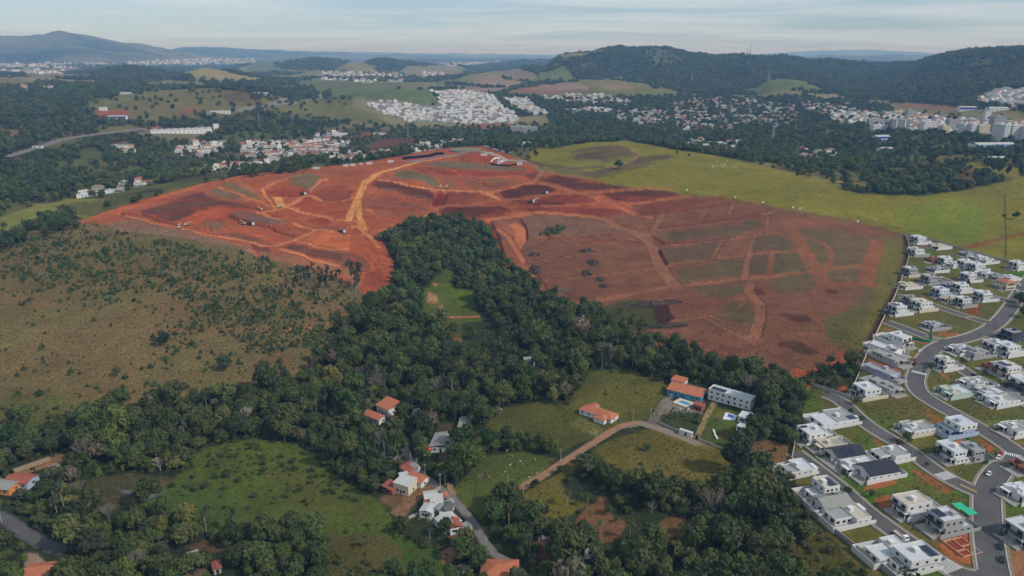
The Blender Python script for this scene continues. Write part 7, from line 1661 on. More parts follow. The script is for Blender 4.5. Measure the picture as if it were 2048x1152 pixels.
def town_zone(frame, pts, sx, sy, rot, white, keep, label, jit=.18, tree=None):
    tree = (.22 if white > .84 else .42) if tree is None else tree
    w = to_world(fr(frame, pts)); c = w[:, :2].mean(0); R_ = np.abs(w[:, :2] - c).max() * 1.5
    g1 = np.arange(-R_, R_, sx); g2 = np.arange(-R_, R_, sy); a, b = np.meshgrid(g1, g2); a, b = a.ravel(), b.ravel()
    a = a + rng.uniform(-jit, jit, len(a)) * sx; b = b + rng.uniform(-jit, jit, len(b)) * sy
    # every third row of plots is a street
    rows = np.round((b + R_) / sy).astype(int); ok = (rows % 3) != 0
    x = c[0] + a * math.cos(rot) - b * math.sin(rot); y = c[1] + a * math.sin(rot) + b * math.cos(rot)
    ok &= in_poly(x, y, w) & (rng.random(len(x)) < keep)
    mk = poly_mask(fr(frame, pts), .3); FOR[mk[0]] = np.minimum(FOR[mk[0]], 1 - mk[1] * (1 - tree))
    for k in np.nonzero(ok)[0]:
        wh = frr.random() < white
        TOWN.append((x[k], y[k], rot + (math.pi / 2) * frr.randrange(4) + frr.uniform(-.05, .05), (FW if wh else FT), label, wh))
        q_ = math.hypot(x[k], y[k]); EXCL.append((x[k], y[k], 8)); EXCL.append((x[k] * (1 - 10 / q_), y[k] * (1 - 10 / q_), 7))
SUBW = 'in the dense white suburb on the far slope'
town_zone(F2, [(230, 420), (430, 415), (560, 440), (680, 470), (700, 540), (560, 545), (400, 500)], 15, 19, .3, .95, .74, 'at the left end of the dense white suburb')
town_zone(F2, [(700, 440), (640, 352), (800, 352), (1030, 380), (1060, 440), (1130, 480), (1170, 545), (820, 548), (700, 540)], 15, 19, .3, .92, .76, SUBW)
town_zone(F2, [(1060, 395), (1220, 395), (1260, 440), (1350, 490), (1260, 500), (1130, 450)], 15, 19, .3, .95, .85, 'in the narrow white terrace right of the dense suburb')
town_zone(F2, [(1300, 380), (1480, 370), (1700, 385), (1820, 420), (1800, 450), (1480, 430), (1330, 410)], 20, 22, .2, .8, .75, 'in the upper wooded rows below the ploughed hill')
town_zone(F2, [(1420, 465), (1560, 455), (1720, 465), (1700, 490), (1460, 490)], 17, 20, .1, .9, .85, 'in the white row among trees right of the suburb')
town_zone(F2, [(1720, 480), (1900, 460), (2040, 480), (2040, 560), (1880, 555), (1740, 530)], 19, 22, -.3, .6, .8, 'in the mixed quarter among trees above the pasture')
town_zone(F3, [(0, 430), (140, 400), (460, 400), (720, 430), (760, 520), (720, 590), (500, 560), (300, 600), (30, 600)], 21, 25, -.2, .4, .62, 'with tiled roof in the leafy quarter behind the pasture')
town_zone(F3, [(740, 420), (1060, 430), (1100, 480), (960, 500), (800, 480)], 20, 23, .2, .55, .7, 'on the leafy slope below the wooded ridge')
town_zone(F3, [(900, 500), (1050, 475), (1200, 480), (1380, 470), (1520, 500), (1600, 540), (1560, 600), (1380, 590), (1180, 560), (960, 550)], 17, 20, .25, .65, .8, 'in the town centre near the apartment blocks')
town_zone(F3, [(1560, 500), (1800, 520), (2060, 540), (2060, 610), (1700, 610), (1560, 590)], 17, 20, .3, .6, .8, 'between the apartment blocks on the right')
town_zone(F3, [(1830, 360), (1900, 338), (2060, 345), (2060, 450), (1920, 440), (1760, 420)], 16, 19, .5, .85, .88, 'in the white hillside quarter at the far right')
town_zone(F3, [(60, 640), (200, 640), (400, 650), (420, 700), (250, 710), (100, 680)], 22, 24, .1, .7, .7, 'in the trees just behind the crest of the pasture')
town_zone(F3, [(780, 690), (900, 700), (980, 720), (960, 750), (860, 750), (720, 740)], 20, 24, .2, .35, .75, 'in the wooded hollow behind the pasture')
town_zone(F1, [(1020, 700), (1180, 640), (1320, 660), (1320, 700), (1200, 740), (1060, 740)], 16, 18, .4, .4, .85, 'among trees behind the factory lawn')
town_zone(F1, [(1380, 690), (1520, 640), (1720, 650), (1860, 660), (1800, 740), (1640, 760), (1420, 750)], 15, 18, .35, .4, .88, 'with tiled roof among trees behind the ridge road')
town_zone(F1, [(1110, 830), (1300, 790), (1500, 770), (1640, 760), (1640, 790), (1400, 810), (1200, 850)], 14, 16, .35, .75, .92, 'along the back of the ridge road')
town_zone(F1, [(440, 960), (640, 930), (860, 880), (880, 900), (700, 950), (460, 985)], 15, 17, .4, .5, .92, 'in the row beyond the left end of the earthworks')
town_zone(F1, [(1820, 610), (2000, 600), (2040, 640), (1900, 650)], 22, 24, .2, .7, .6, 'beside the dark tree belt left of centre')
town_zone(F2, [(0, 600), (160, 595), (140, 660), (0, 660)], 22, 24, .2, .7, .6, 'beside the red plot left of the mast')
town_zone(F2, [(520, 680), (740, 650), (860, 655), (760, 680), (560, 720)], 15, 17, .2, .8, .9, 'just behind the roundabout road')
town_zone(F2, [(60, 760), (220, 730), (420, 710), (420, 735), (240, 752), (80, 778)], 14, 16, .2, .5, .9, 'along the ridge road near the black pipes')
town_zone(F1, [(1660, 660), (1880, 640), (2040, 660), (2040, 740), (1800, 760)], 16, 18, .3, .5, .8, 'left of the ploughed field behind the ridge', tree=.2)
town_zone(F1, [(640, 670), (760, 680), (780, 720), (680, 720)], 16, 18, .2, .5, .9, 'in the small clearing below the highway', tree=.1)
town_zone(F1, [(0, 340), (200, 325), (400, 325), (380, 350), (150, 365)], 26, 30, .2, .35, .7, 'on the far left hillside')
TOWN.sort(key=lambda t: math.hypot(t[0], t[1]))
rest = []
n_ind = 0
for t in TOWN:
    x, y, ro, ms, lb, wh = t
    z = float(z_at(x, y)); u, v = project(x, y, z)
    if n_ind < 226 and -20 < u < 2068:
        kind_ = frr.randrange(len(ms))
        o = link('town_house', ms[kind_], None, (x, y, z + .3), ro)
        tag(o, ('pale flat-roofed house ' if wh else 'pitched-roof house ') + lb.replace('with tiled roof ', ''), 'house', ('flat-roofed' if wh else 'pitched-roof') + ' houses ' + lb.replace('with tiled roof ', '')); n_ind += 1
    else: rest.append((x, y, z + .3, ro, frr.randrange(len(FW)) if wh else len(FW) + frr.randrange(len(FT))))

# points instanced into ONE object
def scatter(name, pts, sources, kind='stuff', label=None):
    """pts: (x, y, z, rot, source index, scale xy, scale z); sources: meshes"""
    pts = np.asarray(pts, float)
    if len(pts) == 0: return
    if pts.shape[1] == 5: pts = np.column_stack([pts, np.ones(len(pts)), np.ones(len(pts))])
    me = bpy.data.meshes.new(name); me.vertices.add(len(pts)); me.vertices.foreach_set('co', pts[:, :3].astype(np.float32).ravel())
    for nm, ty, dat in (('rot', 'FLOAT_VECTOR', np.column_stack([pts[:, 3] * 0, pts[:, 3] * 0, pts[:, 3]])), ('scl', 'FLOAT_VECTOR', np.column_stack([pts[:, 5], pts[:, 5], pts[:, 6]]))):
        a = me.attributes.new(nm, ty, 'POINT'); a.data.foreach_set('vector', dat.astype(np.float32).ravel())
    a = me.attributes.new('pick', 'INT', 'POINT'); a.data.foreach_set('value', pts[:, 4].astype(np.int32))
    me.update()
    o = link(name, me); tag(o, label, None, None, kind)
    ng = bpy.data.node_groups.new(name, 'GeometryNodeTree'); ng.interface.new_socket('Geometry', in_out='INPUT', socket_type='NodeSocketGeometry'); ng.interface.new_socket('Geometry', in_out='OUTPUT', socket_type='NodeSocketGeometry')
    N, L_ = ng.nodes, ng.links
    gi, go = N.new('NodeGroupInput'), N.new('NodeGroupOutput'); ip = N.new('GeometryNodeInstanceOnPoints'); L_.new(gi.outputs[0], ip.inputs['Points'])
    jn = N.new('GeometryNodeJoinGeometry')
    for s_ in sources[::-1]:                       # join order: last linked comes first
        so = bpy.data.objects.new(name + '_source', s_); oi = N.new('GeometryNodeObjectInfo'); oi.inputs['Object'].default_value = so; oi.inputs['As Instance'].default_value = True
        L_.new(oi.outputs['Geometry'], jn.inputs[0])
    L_.new(jn.outputs[0], ip.inputs['Instance']); ip.inputs['Pick Instance'].default_value = True
    for nm, ty, sock in (('pick', 'INT', 'Instance Index'), ('rot', 'FLOAT_VECTOR', 'Rotation'), ('scl', 'FLOAT_VECTOR', 'Scale')):
        na_ = N.new('GeometryNodeInputNamedAttribute'); na_.data_type = ty; na_.inputs['Name'].default_value = nm
        out_ = [s for s in na_.outputs if s.enabled and s.name == 'Attribute'][0]
        L_.new(out_, ip.inputs[sock])
    L_.new(ip.outputs[0], go.inputs[0])
    md = o.modifiers.new('scatter', 'NODES'); md.node_group = ng
    return o
scatter('distant_suburb', rest, FW + FT)
# towns many kilometres away
dc = []
for frame, pts, n_ in ((F1, [(0, 200), (200, 195), (560, 195), (700, 190), (560, 225), (200, 225), (0, 225)], 190), (F1, [(720, 190), (1000, 175), (1480, 165), (1500, 195), (1100, 205), (780, 205)], 360), (F2, [(0, 240), (200, 245), (480, 250), (500, 300), (240, 310), (0, 290)], 260), (F2, [(700, 195), (1050, 185), (1040, 205), (760, 212)], 200), (F2, [(590, 250), (740, 255), (720, 275), (600, 270)], 90), (F1, [(0, 225), (300, 235), (520, 245), (300, 260), (0, 255)], 160)):
    w = fr(frame, pts); us = [p[0] for p in w]; vs = [p[1] for p in w]; ww = np.array([(a, b, 0) for a, b in w]); k = 0
    q = np.column_stack([rng.uniform(min(us), max(us), n_ * 4), rng.uniform(min(vs), max(vs), n_ * 4)]); q = q[in_poly(q[:, 0], q[:, 1], ww)][:n_]
    for p in ground(q[:, 0], q[:, 1]):
        D_ = math.hypot(p[0], p[1])
        if D_ > 20000: continue
        s_ = .9 + D_ / 9000 * .5
        dc.append((p[0], p[1], p[2], frr.uniform(0, 3.14), frr.randrange(len(FW) + len(FT)), s_ * frr.uniform(.7, 1.3), s_ * frr.uniform(.8, 2.2)))
scatter('distant_town', dc, FW + FT)

# ------------------------------------------------------------------ apartment blocks, factories, warehouses
def block(frame, c, w, d, floors, rz, label, wm=WHITE, stripe=None, cat='apartment block', name='apartment_block'):
    p = G(*fr(frame, [c])[0]); floors += 1; w *= 1.12; h = floors * 3.1 + .6; o = empty(name, (p.x, p.y, float(z_at(p.x, p.y)) - .5), rz); EXCL.append((p.x, p.y, max(w, d) * .6))
    mb = MB(); mb.box(-w / 2, w / 2, -d / 2, d / 2, -6, h); mb.build('wall', wm, o)
    mb = MB(); mb.ring(-w / 2 - .1, w / 2 + .1, -d / 2 - .1, d / 2 + .1, h + .002, h + .9, .3); mb.build('parapet', wm, o)
    mb = MB(); mb.box(-w / 2 + .3, w / 2 - .3, -d / 2 + .3, d / 2 - .3, h + .003, h + .25); mb.build('roof', ROOFG, o)
    mb = MB(); mb.box(-2.5, 2.5, -2, 2, h + .26, h + 3.6); mb.build('lift_tower', wm, o)
    n_ = max(2, int(w / 3.4)); m_ = max(2, int(d / 3.6)); wme = MB(); wme.box(-.75, .75, -.06, .06, 0, 1.4); wmesh = wme.mesh('window', GLASS)
    wme = MB(); wme.box(-.06, .06, -.75, .75, 0, 1.4); wmesh2 = wme.mesh('window', GLASS)
    for f_ in range(floors):
        for k in range(n_): link('window', wmesh, o, (-w / 2 + (k + .5) * w / n_, -d / 2 - .02, f_ * 3.1 + 1.3))
        for k in range(m_):
            for sx in (-1, 1): link('window', wmesh2, o, (sx * (w / 2 + .02), -d / 2 + (k + .5) * d / m_, f_ * 3.1 + 1.3))
    if stripe:
        for k in range(2):
            mb = MB(); x = -w / 4 + k * w / 2; mb.box(x - 1.4, x + 1.4, -d / 2 - .5, -d / 2 - .09, 0, h); mb.build('facade_strip', stripe, o)
    tag(o, label, cat, 'apartment blocks of the town')
block(F3, (1203, 590), 30, 16, 4, .1, 'broad low white block beside the valley wood'); block(F3, (1322, 585), 32, 18, 7, -.15, 'grey and white tower block with dark balconies', GREYW, WHITE); block(F3, (1490, 580), 26, 16, 5, .1, 'white stepped block in the middle of the town'); block(F3, (1580, 598), 16, 14, 4, .2, 'small cream block left of the twin towers', CREAM); block(F3, (1614, 568), 12, 12, 5, .2, 'narrow grey block behind the cream block', GREYW)
block(F3, (1703, 608), 17, 16, 6, .1, 'left one of the white twin towers'); block(F3, (1747, 608), 16, 16, 6, .1, 'right one of the white twin towers'); block(F3, (1800, 605), 20, 14, 5, .1, 'reddish-white block right of the twin towers', CREAM); block(F3, (1884, 580), 22, 16, 8, .1, 'tallest grey slab behind the large white block', GREYW); block(F3, (1905, 612), 20, 16, 6, .1, 'white block left of the large striped block'); block(F3, (1980, 640), 46, 18, 8, .1, 'large white block with grey facade strips at the right edge', WHITE, mat('grey_cladding', (110, 122, 124), .7, .08, .5)); block(F3, (2045, 640), 14, 18, 7, .1, 'white slab cut by the right edge of the town'); block(F3, (1828, 520), 12, 10, 4, .1, 'small white block above the towers')
block(F3, (1185, 545), 34, 12, 3, .1, 'long grey block above the broad white one', GREYW); block(F3, (1385, 500), 18, 12, 4, .1, 'pale block on the upper edge of the town', GREYW); block(F2, (1160, 600), 34, 18, 4, .05, 'left one of two grey flat blocks behind the tree belt', GREYW); block(F2, (1225, 606), 34, 18, 4, .05, 'right one of two grey flat blocks behind the tree belt', GREYW)
def shed_hall(frame, c, w, d, h, rz, label, roofm=PALES, wm=WHITE, teeth=0, name='warehouse', band=None):
    p = G(*fr(frame, [c])[0]); o = empty(name, (p.x, p.y, float(z_at(p.x, p.y)) - .5), rz); EXCL.append((p.x, p.y, max(w, d) * .5))
    for s_ in (-.3, .3): EXCL.append((p.x + math.cos(rz) * w * s_, p.y + math.sin(rz) * w * s_, d))
    mb = MB(); mb.box(-w / 2, w / 2, -d / 2, d / 2, -6, h); mb.build('wall', wm, o)
    mb = MB()
    if teeth:
        t = w / teeth
        for k in range(teeth):
            x0 = -w / 2 + k * t; mb.slab([(x0, -d / 2 - .3, h + .05), (x0 + t - .1, -d / 2 - .3, h + 3), (x0 + t - .1, d / 2 + .3, h + 3), (x0, d / 2 + .3, h + .05)], [(x0, -d / 2 - .3, h + .01), (x0 + t - .1, -d / 2 - .3, h + .01), (x0 + t - .1, d / 2 + .3, h + .01), (x0, d / 2 + .3, h + .01)])
    else: mb.gable(-w / 2, w / 2, -d / 2, d / 2, h + .02, d * .09, 'x', .4)
    mb.build('roof', roofm, o)
    if band:
        mb = MB(); mb.box(-w / 2 - .1, w / 2 + .1, -d / 2 - .15, -d / 2 - .01, h * .45, h); mb.build('painted_band', band, o)
    n_ = max(2, int(w / 9)); wme = MB(); wme.box(-1.6, 1.6, -.06, .06, 0, 1.5); wmesh = wme.mesh('window', GLASS)
    for k in range(n_): link('window', wmesh, o, (-w / 2 + (k + .5) * w / n_, -d / 2 - .03, 1.4))
    tag(o, label, 'factory' if teeth else 'warehouse')
BLUEB = mat('blue_cladding', (44, 86, 178), .6, .08, .3)
fz = math.atan2((G(*fr(F1, [(1240, 600)])[0]) - G(*fr(F1, [(890, 600)])[0])).y, (G(*fr(F1, [(1240, 600)])[0]) - G(*fr(F1, [(890, 600)])[0])).x)
shed_hall(F1, (1060, 600), 128, 34, 7, fz, 'long white factory with saw-tooth roof on the pale lawn', PALES, WHITE, 9, 'factory'); shed_hall(F1, (1265, 580), 12, 12, 12, fz, 'tall white block at the right end of the factory', PALES); shed_hall(F1, (690, 520), 40, 16, 7, .2, 'white hall with dark glazing on the red terrace', PALES, WHITE, band=mat('blue_glass', (70, 100, 150), .3)); shed_hall(F1, (605, 470), 16, 12, 8, .2, 'small white building above the red terrace'); shed_hall(F1, (745, 375), 42, 14, 5, .1, 'long low white hall on the grassy hilltop'); shed_hall(F1, (222, 690), 16, 10, 4, .3, 'pale shed beside the highway on the left', FIBRO)
shed_hall(F1, (1290, 485), 50, 12, 5, .2, 'long white depot beside the far highway'); shed_hall(F1, (1525, 375), 44, 12, 5, -.2, 'white hall on the right shoulder of the grassy hill')
shed_hall(F3, (145, 655), 36, 18, 6, -.4, 'grey metal hall just behind the crest of the pasture', FIBRO, GREYW); shed_hall(F3, (1215, 632), 30, 24, 7, .2, 'hall with pale vault and blue front by the valley road', PALES, WHITE, band=BLUEB); shed_hall(F3, (1860, 680), 70, 26, 7, .1, 'large white hall with blue front below the towers', PALES, WHITE, band=mat('aqua_cladding', (110, 176, 214), .6, .08, .3)); shed_hall(F3, (1715, 465), 40, 24, 9, -.2, 'blue and beige hall on the airfield edge', ROOFB, WHITE, band=BLUEB); shed_hall(F3, (1890, 468), 44, 24, 8, -.1, 'white hall below the hillside quarter', PALES); shed_hall(F3, (1240, 700), 26, 14, 6, .3, 'white shed at the right edge of the valley wood'); shed_hall(F3, (1880, 752), 30, 14, 5, .1, 'pale flat shed beyond the eucalyptus trees')
shed_hall(F2, (118, 620), 36, 18, 6, .2, 'white hall left of the red plot', PALES); shed_hall(F2, (350, 612), 30, 10, 4, .1, 'long white shed right of the red plot'); shed_hall(F2, (1200, 672), 34, 10, 5, .5, 'bright white shed on the edge of the pasture wood')
# ------------------------------------------------------------------ vegetation
BARK = mat('bark', (92, 80, 68), .95, .2, 1); PALEBARK = mat('pale_bark', (150, 140, 126), .9, .2, 1)
def leafm(name, tints, rnd=.30):
    m = mat(name, tints[0], .75, .30, .55, spec=.2, rnd=rnd, tint=tints)
    b = m.node_tree.nodes['Principled BSDF']
    nt_ = m.node_tree; tr = nt_.nodes.new('ShaderNodeBsdfTranslucent'); ad = nt_.nodes.new('ShaderNodeMixShader'); ad.inputs[0].default_value = .32
    src = b.inputs['Base Color'].links[0].from_socket; nt_.links.new(src, tr.inputs['Color'])
    out = nt_.nodes['Material Output']; nt_.links.new(b.outputs[0], ad.inputs[1]); nt_.links.new(tr.outputs[0], ad.inputs[2]); nt_.links.new(ad.outputs[0], out.inputs['Surface'])
    return m
LM = leafm('leaves_dark', [(72, 90, 47), (86, 100, 52), (60, 80, 44), (96, 102, 56), (74, 84, 50)])
LL = leafm('leaves_light', [(90, 105, 50), (103, 110, 52), (83, 101, 48), (120, 116, 58)])
LG = leafm('leaves_greyish', [(115, 103, 86), (106, 105, 80), (129, 112, 97), (99, 96, 71)])
LO = leafm('leaves_olive', [(92, 98, 54), (78, 86, 48), (102, 102, 58), (86, 96, 54)])
LE = leafm('leaves_eucalyptus', [(76, 85, 58), (67, 78, 54), (87, 90, 63)])
LP = leafm('leaves_pine', [(78, 96, 58), (86, 102, 60), (68, 86, 52), (92, 100, 60)])
LY = leafm('leaves_yellowish', [(120, 110, 54), (106, 105, 50), (126, 112, 60)])

def leaf_cloud(lobes, n_, size, seed, up=.15, core=True, spread=.55):
    """leaf sprays over a set of lobes (centre, radius xy, radius z)"""
    g = np.random.default_rng(seed)
    vol = np.array([l[1] ** 2 for l in lobes]); vol = vol / vol.sum()
    V, Fc = [], []
    idx = g.choice(len(lobes), n_, p=vol)
    C_ = np.array([lobes[k][0] for k in idx], float); rx = np.array([lobes[k][1] for k in idx]); rz = np.array([lobes[k][2] for k in idx])
    d = g.normal(size=(n_, 3)); d[:, 2] += up; d /= np.linalg.norm(d, axis=1)[:, None]
    rad = np.where(g.random(n_) < .22, g.uniform(1.0, 1.32, n_), g.uniform(.70, 1.05, n_))
    P_ = C_ + d * np.column_stack([rx, rx, rz]) * rad[:, None]
    nrm = d + g.normal(size=(n_, 3)) * spread; nrm[:, 2] += .25; nrm /= np.linalg.norm(nrm, axis=1)[:, None]
    t_ = np.cross(nrm, g.normal(size=(n_, 3))); t_ /= np.linalg.norm(t_, axis=1)[:, None] + 1e-9; b_ = np.cross(nrm, t_)
    s_ = size * g.uniform(.6, 1.3, n_)[:, None]
    q = np.stack([P_ - t_ * s_ - b_ * s_ * .55, P_ + t_ * s_ * .7 - b_ * s_ * .8, P_ + t_ * s_ + b_ * s_ * .6, P_ - t_ * s_ * .6 + b_ * s_ * .9], 1)
    q[:, 1] += nrm * s_ * .25; q[:, 3] -= nrm * s_ * .2
    V = q.reshape(-1, 3); Fc = np.arange(n_ * 4).reshape(-1, 4)
    if core:
        for (c, r1, r2) in lobes:
            bm = bmesh.new(); bmesh.ops.create_icosphere(bm, subdivisions=1, radius=1)
            vv = np.array([v_.co[:] for v_ in bm.verts]) * np.array([r1, r1, r2]) * .78 * g.uniform(.85, 1.1, (len(bm.verts), 1)) + np.array(c)
            ff = np.array([[v_.index for v_ in f_.verts] for f_ in bm.faces]); bm.free()
            ff = np.column_stack([ff, ff[:, 2]]) + len(V)
            V = np.concatenate([V, vv]); Fc = np.concatenate([Fc, ff])
    return V, Fc
def cloud_mesh(name, parts, mats):
    """parts: list of (V, F quads with repeated last index for triangles, material index)"""
    vs, fs, ms = [], [], []; n0 = 0
    for V, Fq, mi in parts:
        vs.append(V); n_ = len(V)
        for f_ in Fq.tolist():
            fs.append(tuple(a + n0 for a in (f_[:3] if f_[2] == f_[3] else f_))); ms.append(mi)
        n0 += n_
    return mesh_np(name, np.concatenate(vs), fs, mats, ms if len(mats) > 1 else None)
def limb_mesh(h, r_, seed, limbs=4, top=.75, m=BARK, lean=.0):
    rr_ = random.Random(seed); mb = MB(); p = Vector((0, 0, -.6)); q = Vector((rr_.uniform(-.3, .3) + lean, rr_.uniform(-.3, .3), h * .45)); mb.tube(p, q, r_, r_ * .7, 6)
    for k in range(limbs):
        a = 6.28 * k / limbs + rr_.uniform(-.5, .5); L = h * top * rr_.uniform(.35, .5); e = q + Vector((math.cos(a) * L * .6, math.sin(a) * L * .6, L * .8)); mb.tube(q - Vector((0, 0, .1)), e, r_ * .5, r_ * .18, 5)
    return mb
def arr(mb):
    return np.array(mb.v, float), np.array([(list(f_) + [f_[-1]] * 4)[:4] for f_ in mb.f if len(f_) <= 4])
BROAD = []           # (crown mesh, trunk mesh, whole mesh) real size: height about 9 m, crown radius about 4.3 m
for k in range(9):
    g = random.Random(300 + k); lob = []
    nl = g.randint(5, 8); R0 = 4.2; hz0 = 5.6
    for j in range(nl):
        a = 6.28 * j / nl + g.uniform(-.4, .4); r_ = g.uniform(1.3, 2.7) if j else 0
        s_ = g.uniform(1.5, 2.3); lob.append(((math.cos(a) * r_, math.sin(a) * r_, hz0 + g.uniform(-1.4, 1.6)), s_, s_ * g.uniform(.75, 1.0)))
    lob.append(((g.uniform(-.6, .6), g.uniform(-.6, .6), hz0 + 1.4), 2.2, 1.9))
    cV, cF = leaf_cloud(lob, 620, .46, 400 + k)
    lm = [LM, LM, LM, LL, LO, LM, LO, LG, LE][k]
    tb = limb_mesh(7.0, .26, 500 + k); tV, tF = arr(tb)
    BROAD.append((cloud_mesh('crown', [(cV, cF, 0)], [lm]), tb.mesh('trunk', BARK), cloud_mesh('broadleaf', [(cV, cF, 0), (tV, tF, 1)], [lm, BARK])))
MID = []             # lighter crowns for trees more than half a kilometre away
for k in range(7):
    g = random.Random(340 + k); lob = []
    for j in range(5):
        a = 6.28 * j / 5 + g.uniform(-.5, .5); r_ = g.uniform(1.2, 2.6); s_ = g.uniform(1.6, 2.5); lob.append(((math.cos(a) * r_, math.sin(a) * r_, 5 + g.uniform(-1.8, 1.8)), s_, s_ * g.uniform(.8, 1.2)))
    lob.append(((0, 0, 6.6), 2.2, 2.2)); cV, cF = leaf_cloud(lob, 170, .85, 440 + k)
    lm = [LM, LM, LM, LO, LE, LL, LM][k]; tb = limb_mesh(6.0, .25, 540 + k, 2); tV, tF = arr(tb)
    MID.append(cloud_mesh('mid_tree', [(cV, cF, 0), (tV, tF, 1)], [lm, BARK]))
FARC = []            # clumps of several crowns for far hills, about 20 m wide
for k in range(6):
    g = random.Random(360 + k); lob = []
    for j in range(7):
        a = g.uniform(0, 6.28); r_ = 9 * math.sqrt(g.random()); s_ = g.uniform(2.8, 5.0); lob.append(((math.cos(a) * r_, math.sin(a) * r_, 5 + g.uniform(-2, 3)), s_, s_ * g.uniform(.9, 1.4)))
    cV, cF = leaf_cloud(lob, 110, 1.7, 460 + k)
    FARC.append(cloud_mesh('far_trees', [(cV, cF, 0)], [[LM, LM, LM, LE, LM, LO][k]]))
PINE = []            # young bushy pines
for k in range(6):
    g = random.Random(380 + k); lob = [((0, 0, .5), 1.0, .6), ((g.uniform(-.2, .2), g.uniform(-.2, .2), 1.2), .75, .7), ((0, 0, 2.0), .42, .7)]
    if k >= 3: lob += [((g.uniform(-1, 1), g.uniform(-1, 1), .6), .8, .7), ((g.uniform(-1, 1), g.uniform(-1, 1), .7), .7, .8)]
    cV, cF = leaf_cloud(lob, 120, .3, 480 + k); tb = MB(); tb.tube((0, 0, -.3), (0, 0, 1.8), .08, .03, 5); tV, tF = arr(tb)
    PINE.append((cloud_mesh('crown', [(cV, cF, 0)], [LP]), tb.mesh('trunk', BARK), cloud_mesh('young_pine', [(cV, cF, 0), (tV, tF, 1)], [LP, BARK])))
EUC = []             # tall thin eucalyptus
for k in range(4):
    g = random.Random(390 + k); tb = MB(); h = 17; top = Vector((g.uniform(-.6, .6), g.uniform(-.6, .6), h)); tb.tube((0, 0, -.6), top * .5, .22, .16, 6); tb.tube(top * .5, top, .16, .06, 6); lob = []
    for j in range(6):
        z = h * g.uniform(.62, 1.0); a = g.uniform(0, 6.28); r_ = g.uniform(.4, 1.6); c = Vector((math.cos(a) * r_, math.sin(a) * r_, z)); tb.tube(top * (z / h * .88), c, .06, .03, 4); s_ = g.uniform(.7, 1.25); lob.append((tuple(c), s_, s_ * 1.1))
    cV, cF = leaf_cloud(lob, 260, .34, 495 + k, core=False); tV, tF = arr(tb)
    EUC.append((cloud_mesh('crown', [(cV, cF, 0)], [LE]), tb.mesh('trunk', PALEBARK), cloud_mesh('eucalyptus', [(cV, cF, 0), (tV, tF, 1)], [LE, PALEBARK])))
PALM = []
for k in range(2):
    g = random.Random(70 + k); tb = MB(); h = 8.5; tb.tube((0, 0, -.5), (.2, 0, h), .22, .15, 7); cb = MB()
    for j in range(22):
        a = 6.28 * j / 22 * 2.6 + g.uniform(-.2, .2); el = g.uniform(-.3, 1.1); L = g.uniform(2.4, 3.2); d = Vector((math.cos(a) * math.cos(el), math.sin(a) * math.cos(el), math.sin(el))); s_ = Vector((-math.sin(a), math.cos(a), 0)); p0 = Vector((.2, 0, h)); pts = []
        for i in range(6):
            t_ = i / 5; c = p0 + d * L * t_ + Vector((0, 0, -1.5 * t_ * t_ * L * .45)); pts.append((c, .42 * math.sin(math.pi * min(1, t_ * .85 + .12))))
        for i in range(5):
            (a0, w0), (a1, w1) = pts[i], pts[i + 1]
            cb.face((a0, a0 + s_ * w0 + Vector((0, 0, -w0 * .5)), a1 + s_ * w1 + Vector((0, 0, -w1 * .5)), a1)); cb.face((a0, a1, a1 - s_ * w1 + Vector((0, 0, -w1 * .5)), a0 - s_ * w0 + Vector((0, 0, -w0 * .5))))
    PALM.append((cb.mesh('crown', LO), tb.mesh('trunk', PALEBARK)))
def branchy(seed, h, depth, m, r0=.28):
    g = random.Random(seed); mb = MB()
    def grow(p, d, L, r_, n_):
        q = p + d * L; mb.tube(p, q, r_, r_ * .62, 5 if n_ > 2 else 3, cap=False)
        if n_ <= 0: return
        for k in range(g.randint(2, 4) if n_ > 1 else 3):
            e = (d + Vector((g.uniform(-1, 1), g.uniform(-1, 1), g.uniform(-.2, .6))) * .75).normalized(); grow(q, e, L * g.uniform(.62, .85), r_ * .6, n_ - 1)
    tr = MB(); tr.tube((0, 0, -.6), (0, 0, h * .18), r0, r0 * .85, 6)
    for k in range(5): grow(Vector((0, 0, h * .17)), Vector((math.cos(k * 1.3) * .5, math.sin(k * 1.3) * .5, 1)).normalized(), h * .26, r0 * .6, depth)
    return mb.mesh('branches', m), tr.mesh('trunk', m)
BARE = [branchy(5, 11, 4, mat('grey_twigs', (128, 118, 108), .95, .15, 1)), branchy(6, 8, 4, mat('pale_twigs', (168, 158, 144), .95, .15, 1), .2)]

ex = np.array(EXCL)
def clear(x, y, margin=0.0):
    ok = np.ones(len(x), bool)
    for c0 in range(0, len(x), 4000):
        s_ = slice(c0, c0 + 4000); d2 = (x[s_, None] - ex[None, :, 0]) ** 2 + (y[s_, None] - ex[None, :, 1]) ** 2
        ok[s_] = ~(d2 < (ex[None, :, 2] + margin) ** 2).any(1)
    return ok
def off_roads(x, y, m=2.5):
    ok = np.ones(len(x), bool)
    for c, hw in ROADS + LANES:
        sel = (x > c[:, 0].min() - 9) & (x < c[:, 0].max() + 9) & (y > c[:, 1].min() - 9) & (y < c[:, 1].max() + 9)
        k = np.nonzero(sel)[0]
        if len(k): ok[k] &= np.min(np.hypot(x[k, None] - c[None, :, 0], y[k, None] - c[None, :, 1]), 1) > hw + m
    return ok
def canvas(A, x, y):
    c, r_ = grid_of(x, y); return A[np.clip(np.round(r_).astype(int), 0, NR - 1), np.clip(np.round(c).astype(int), 0, NC - 1)]
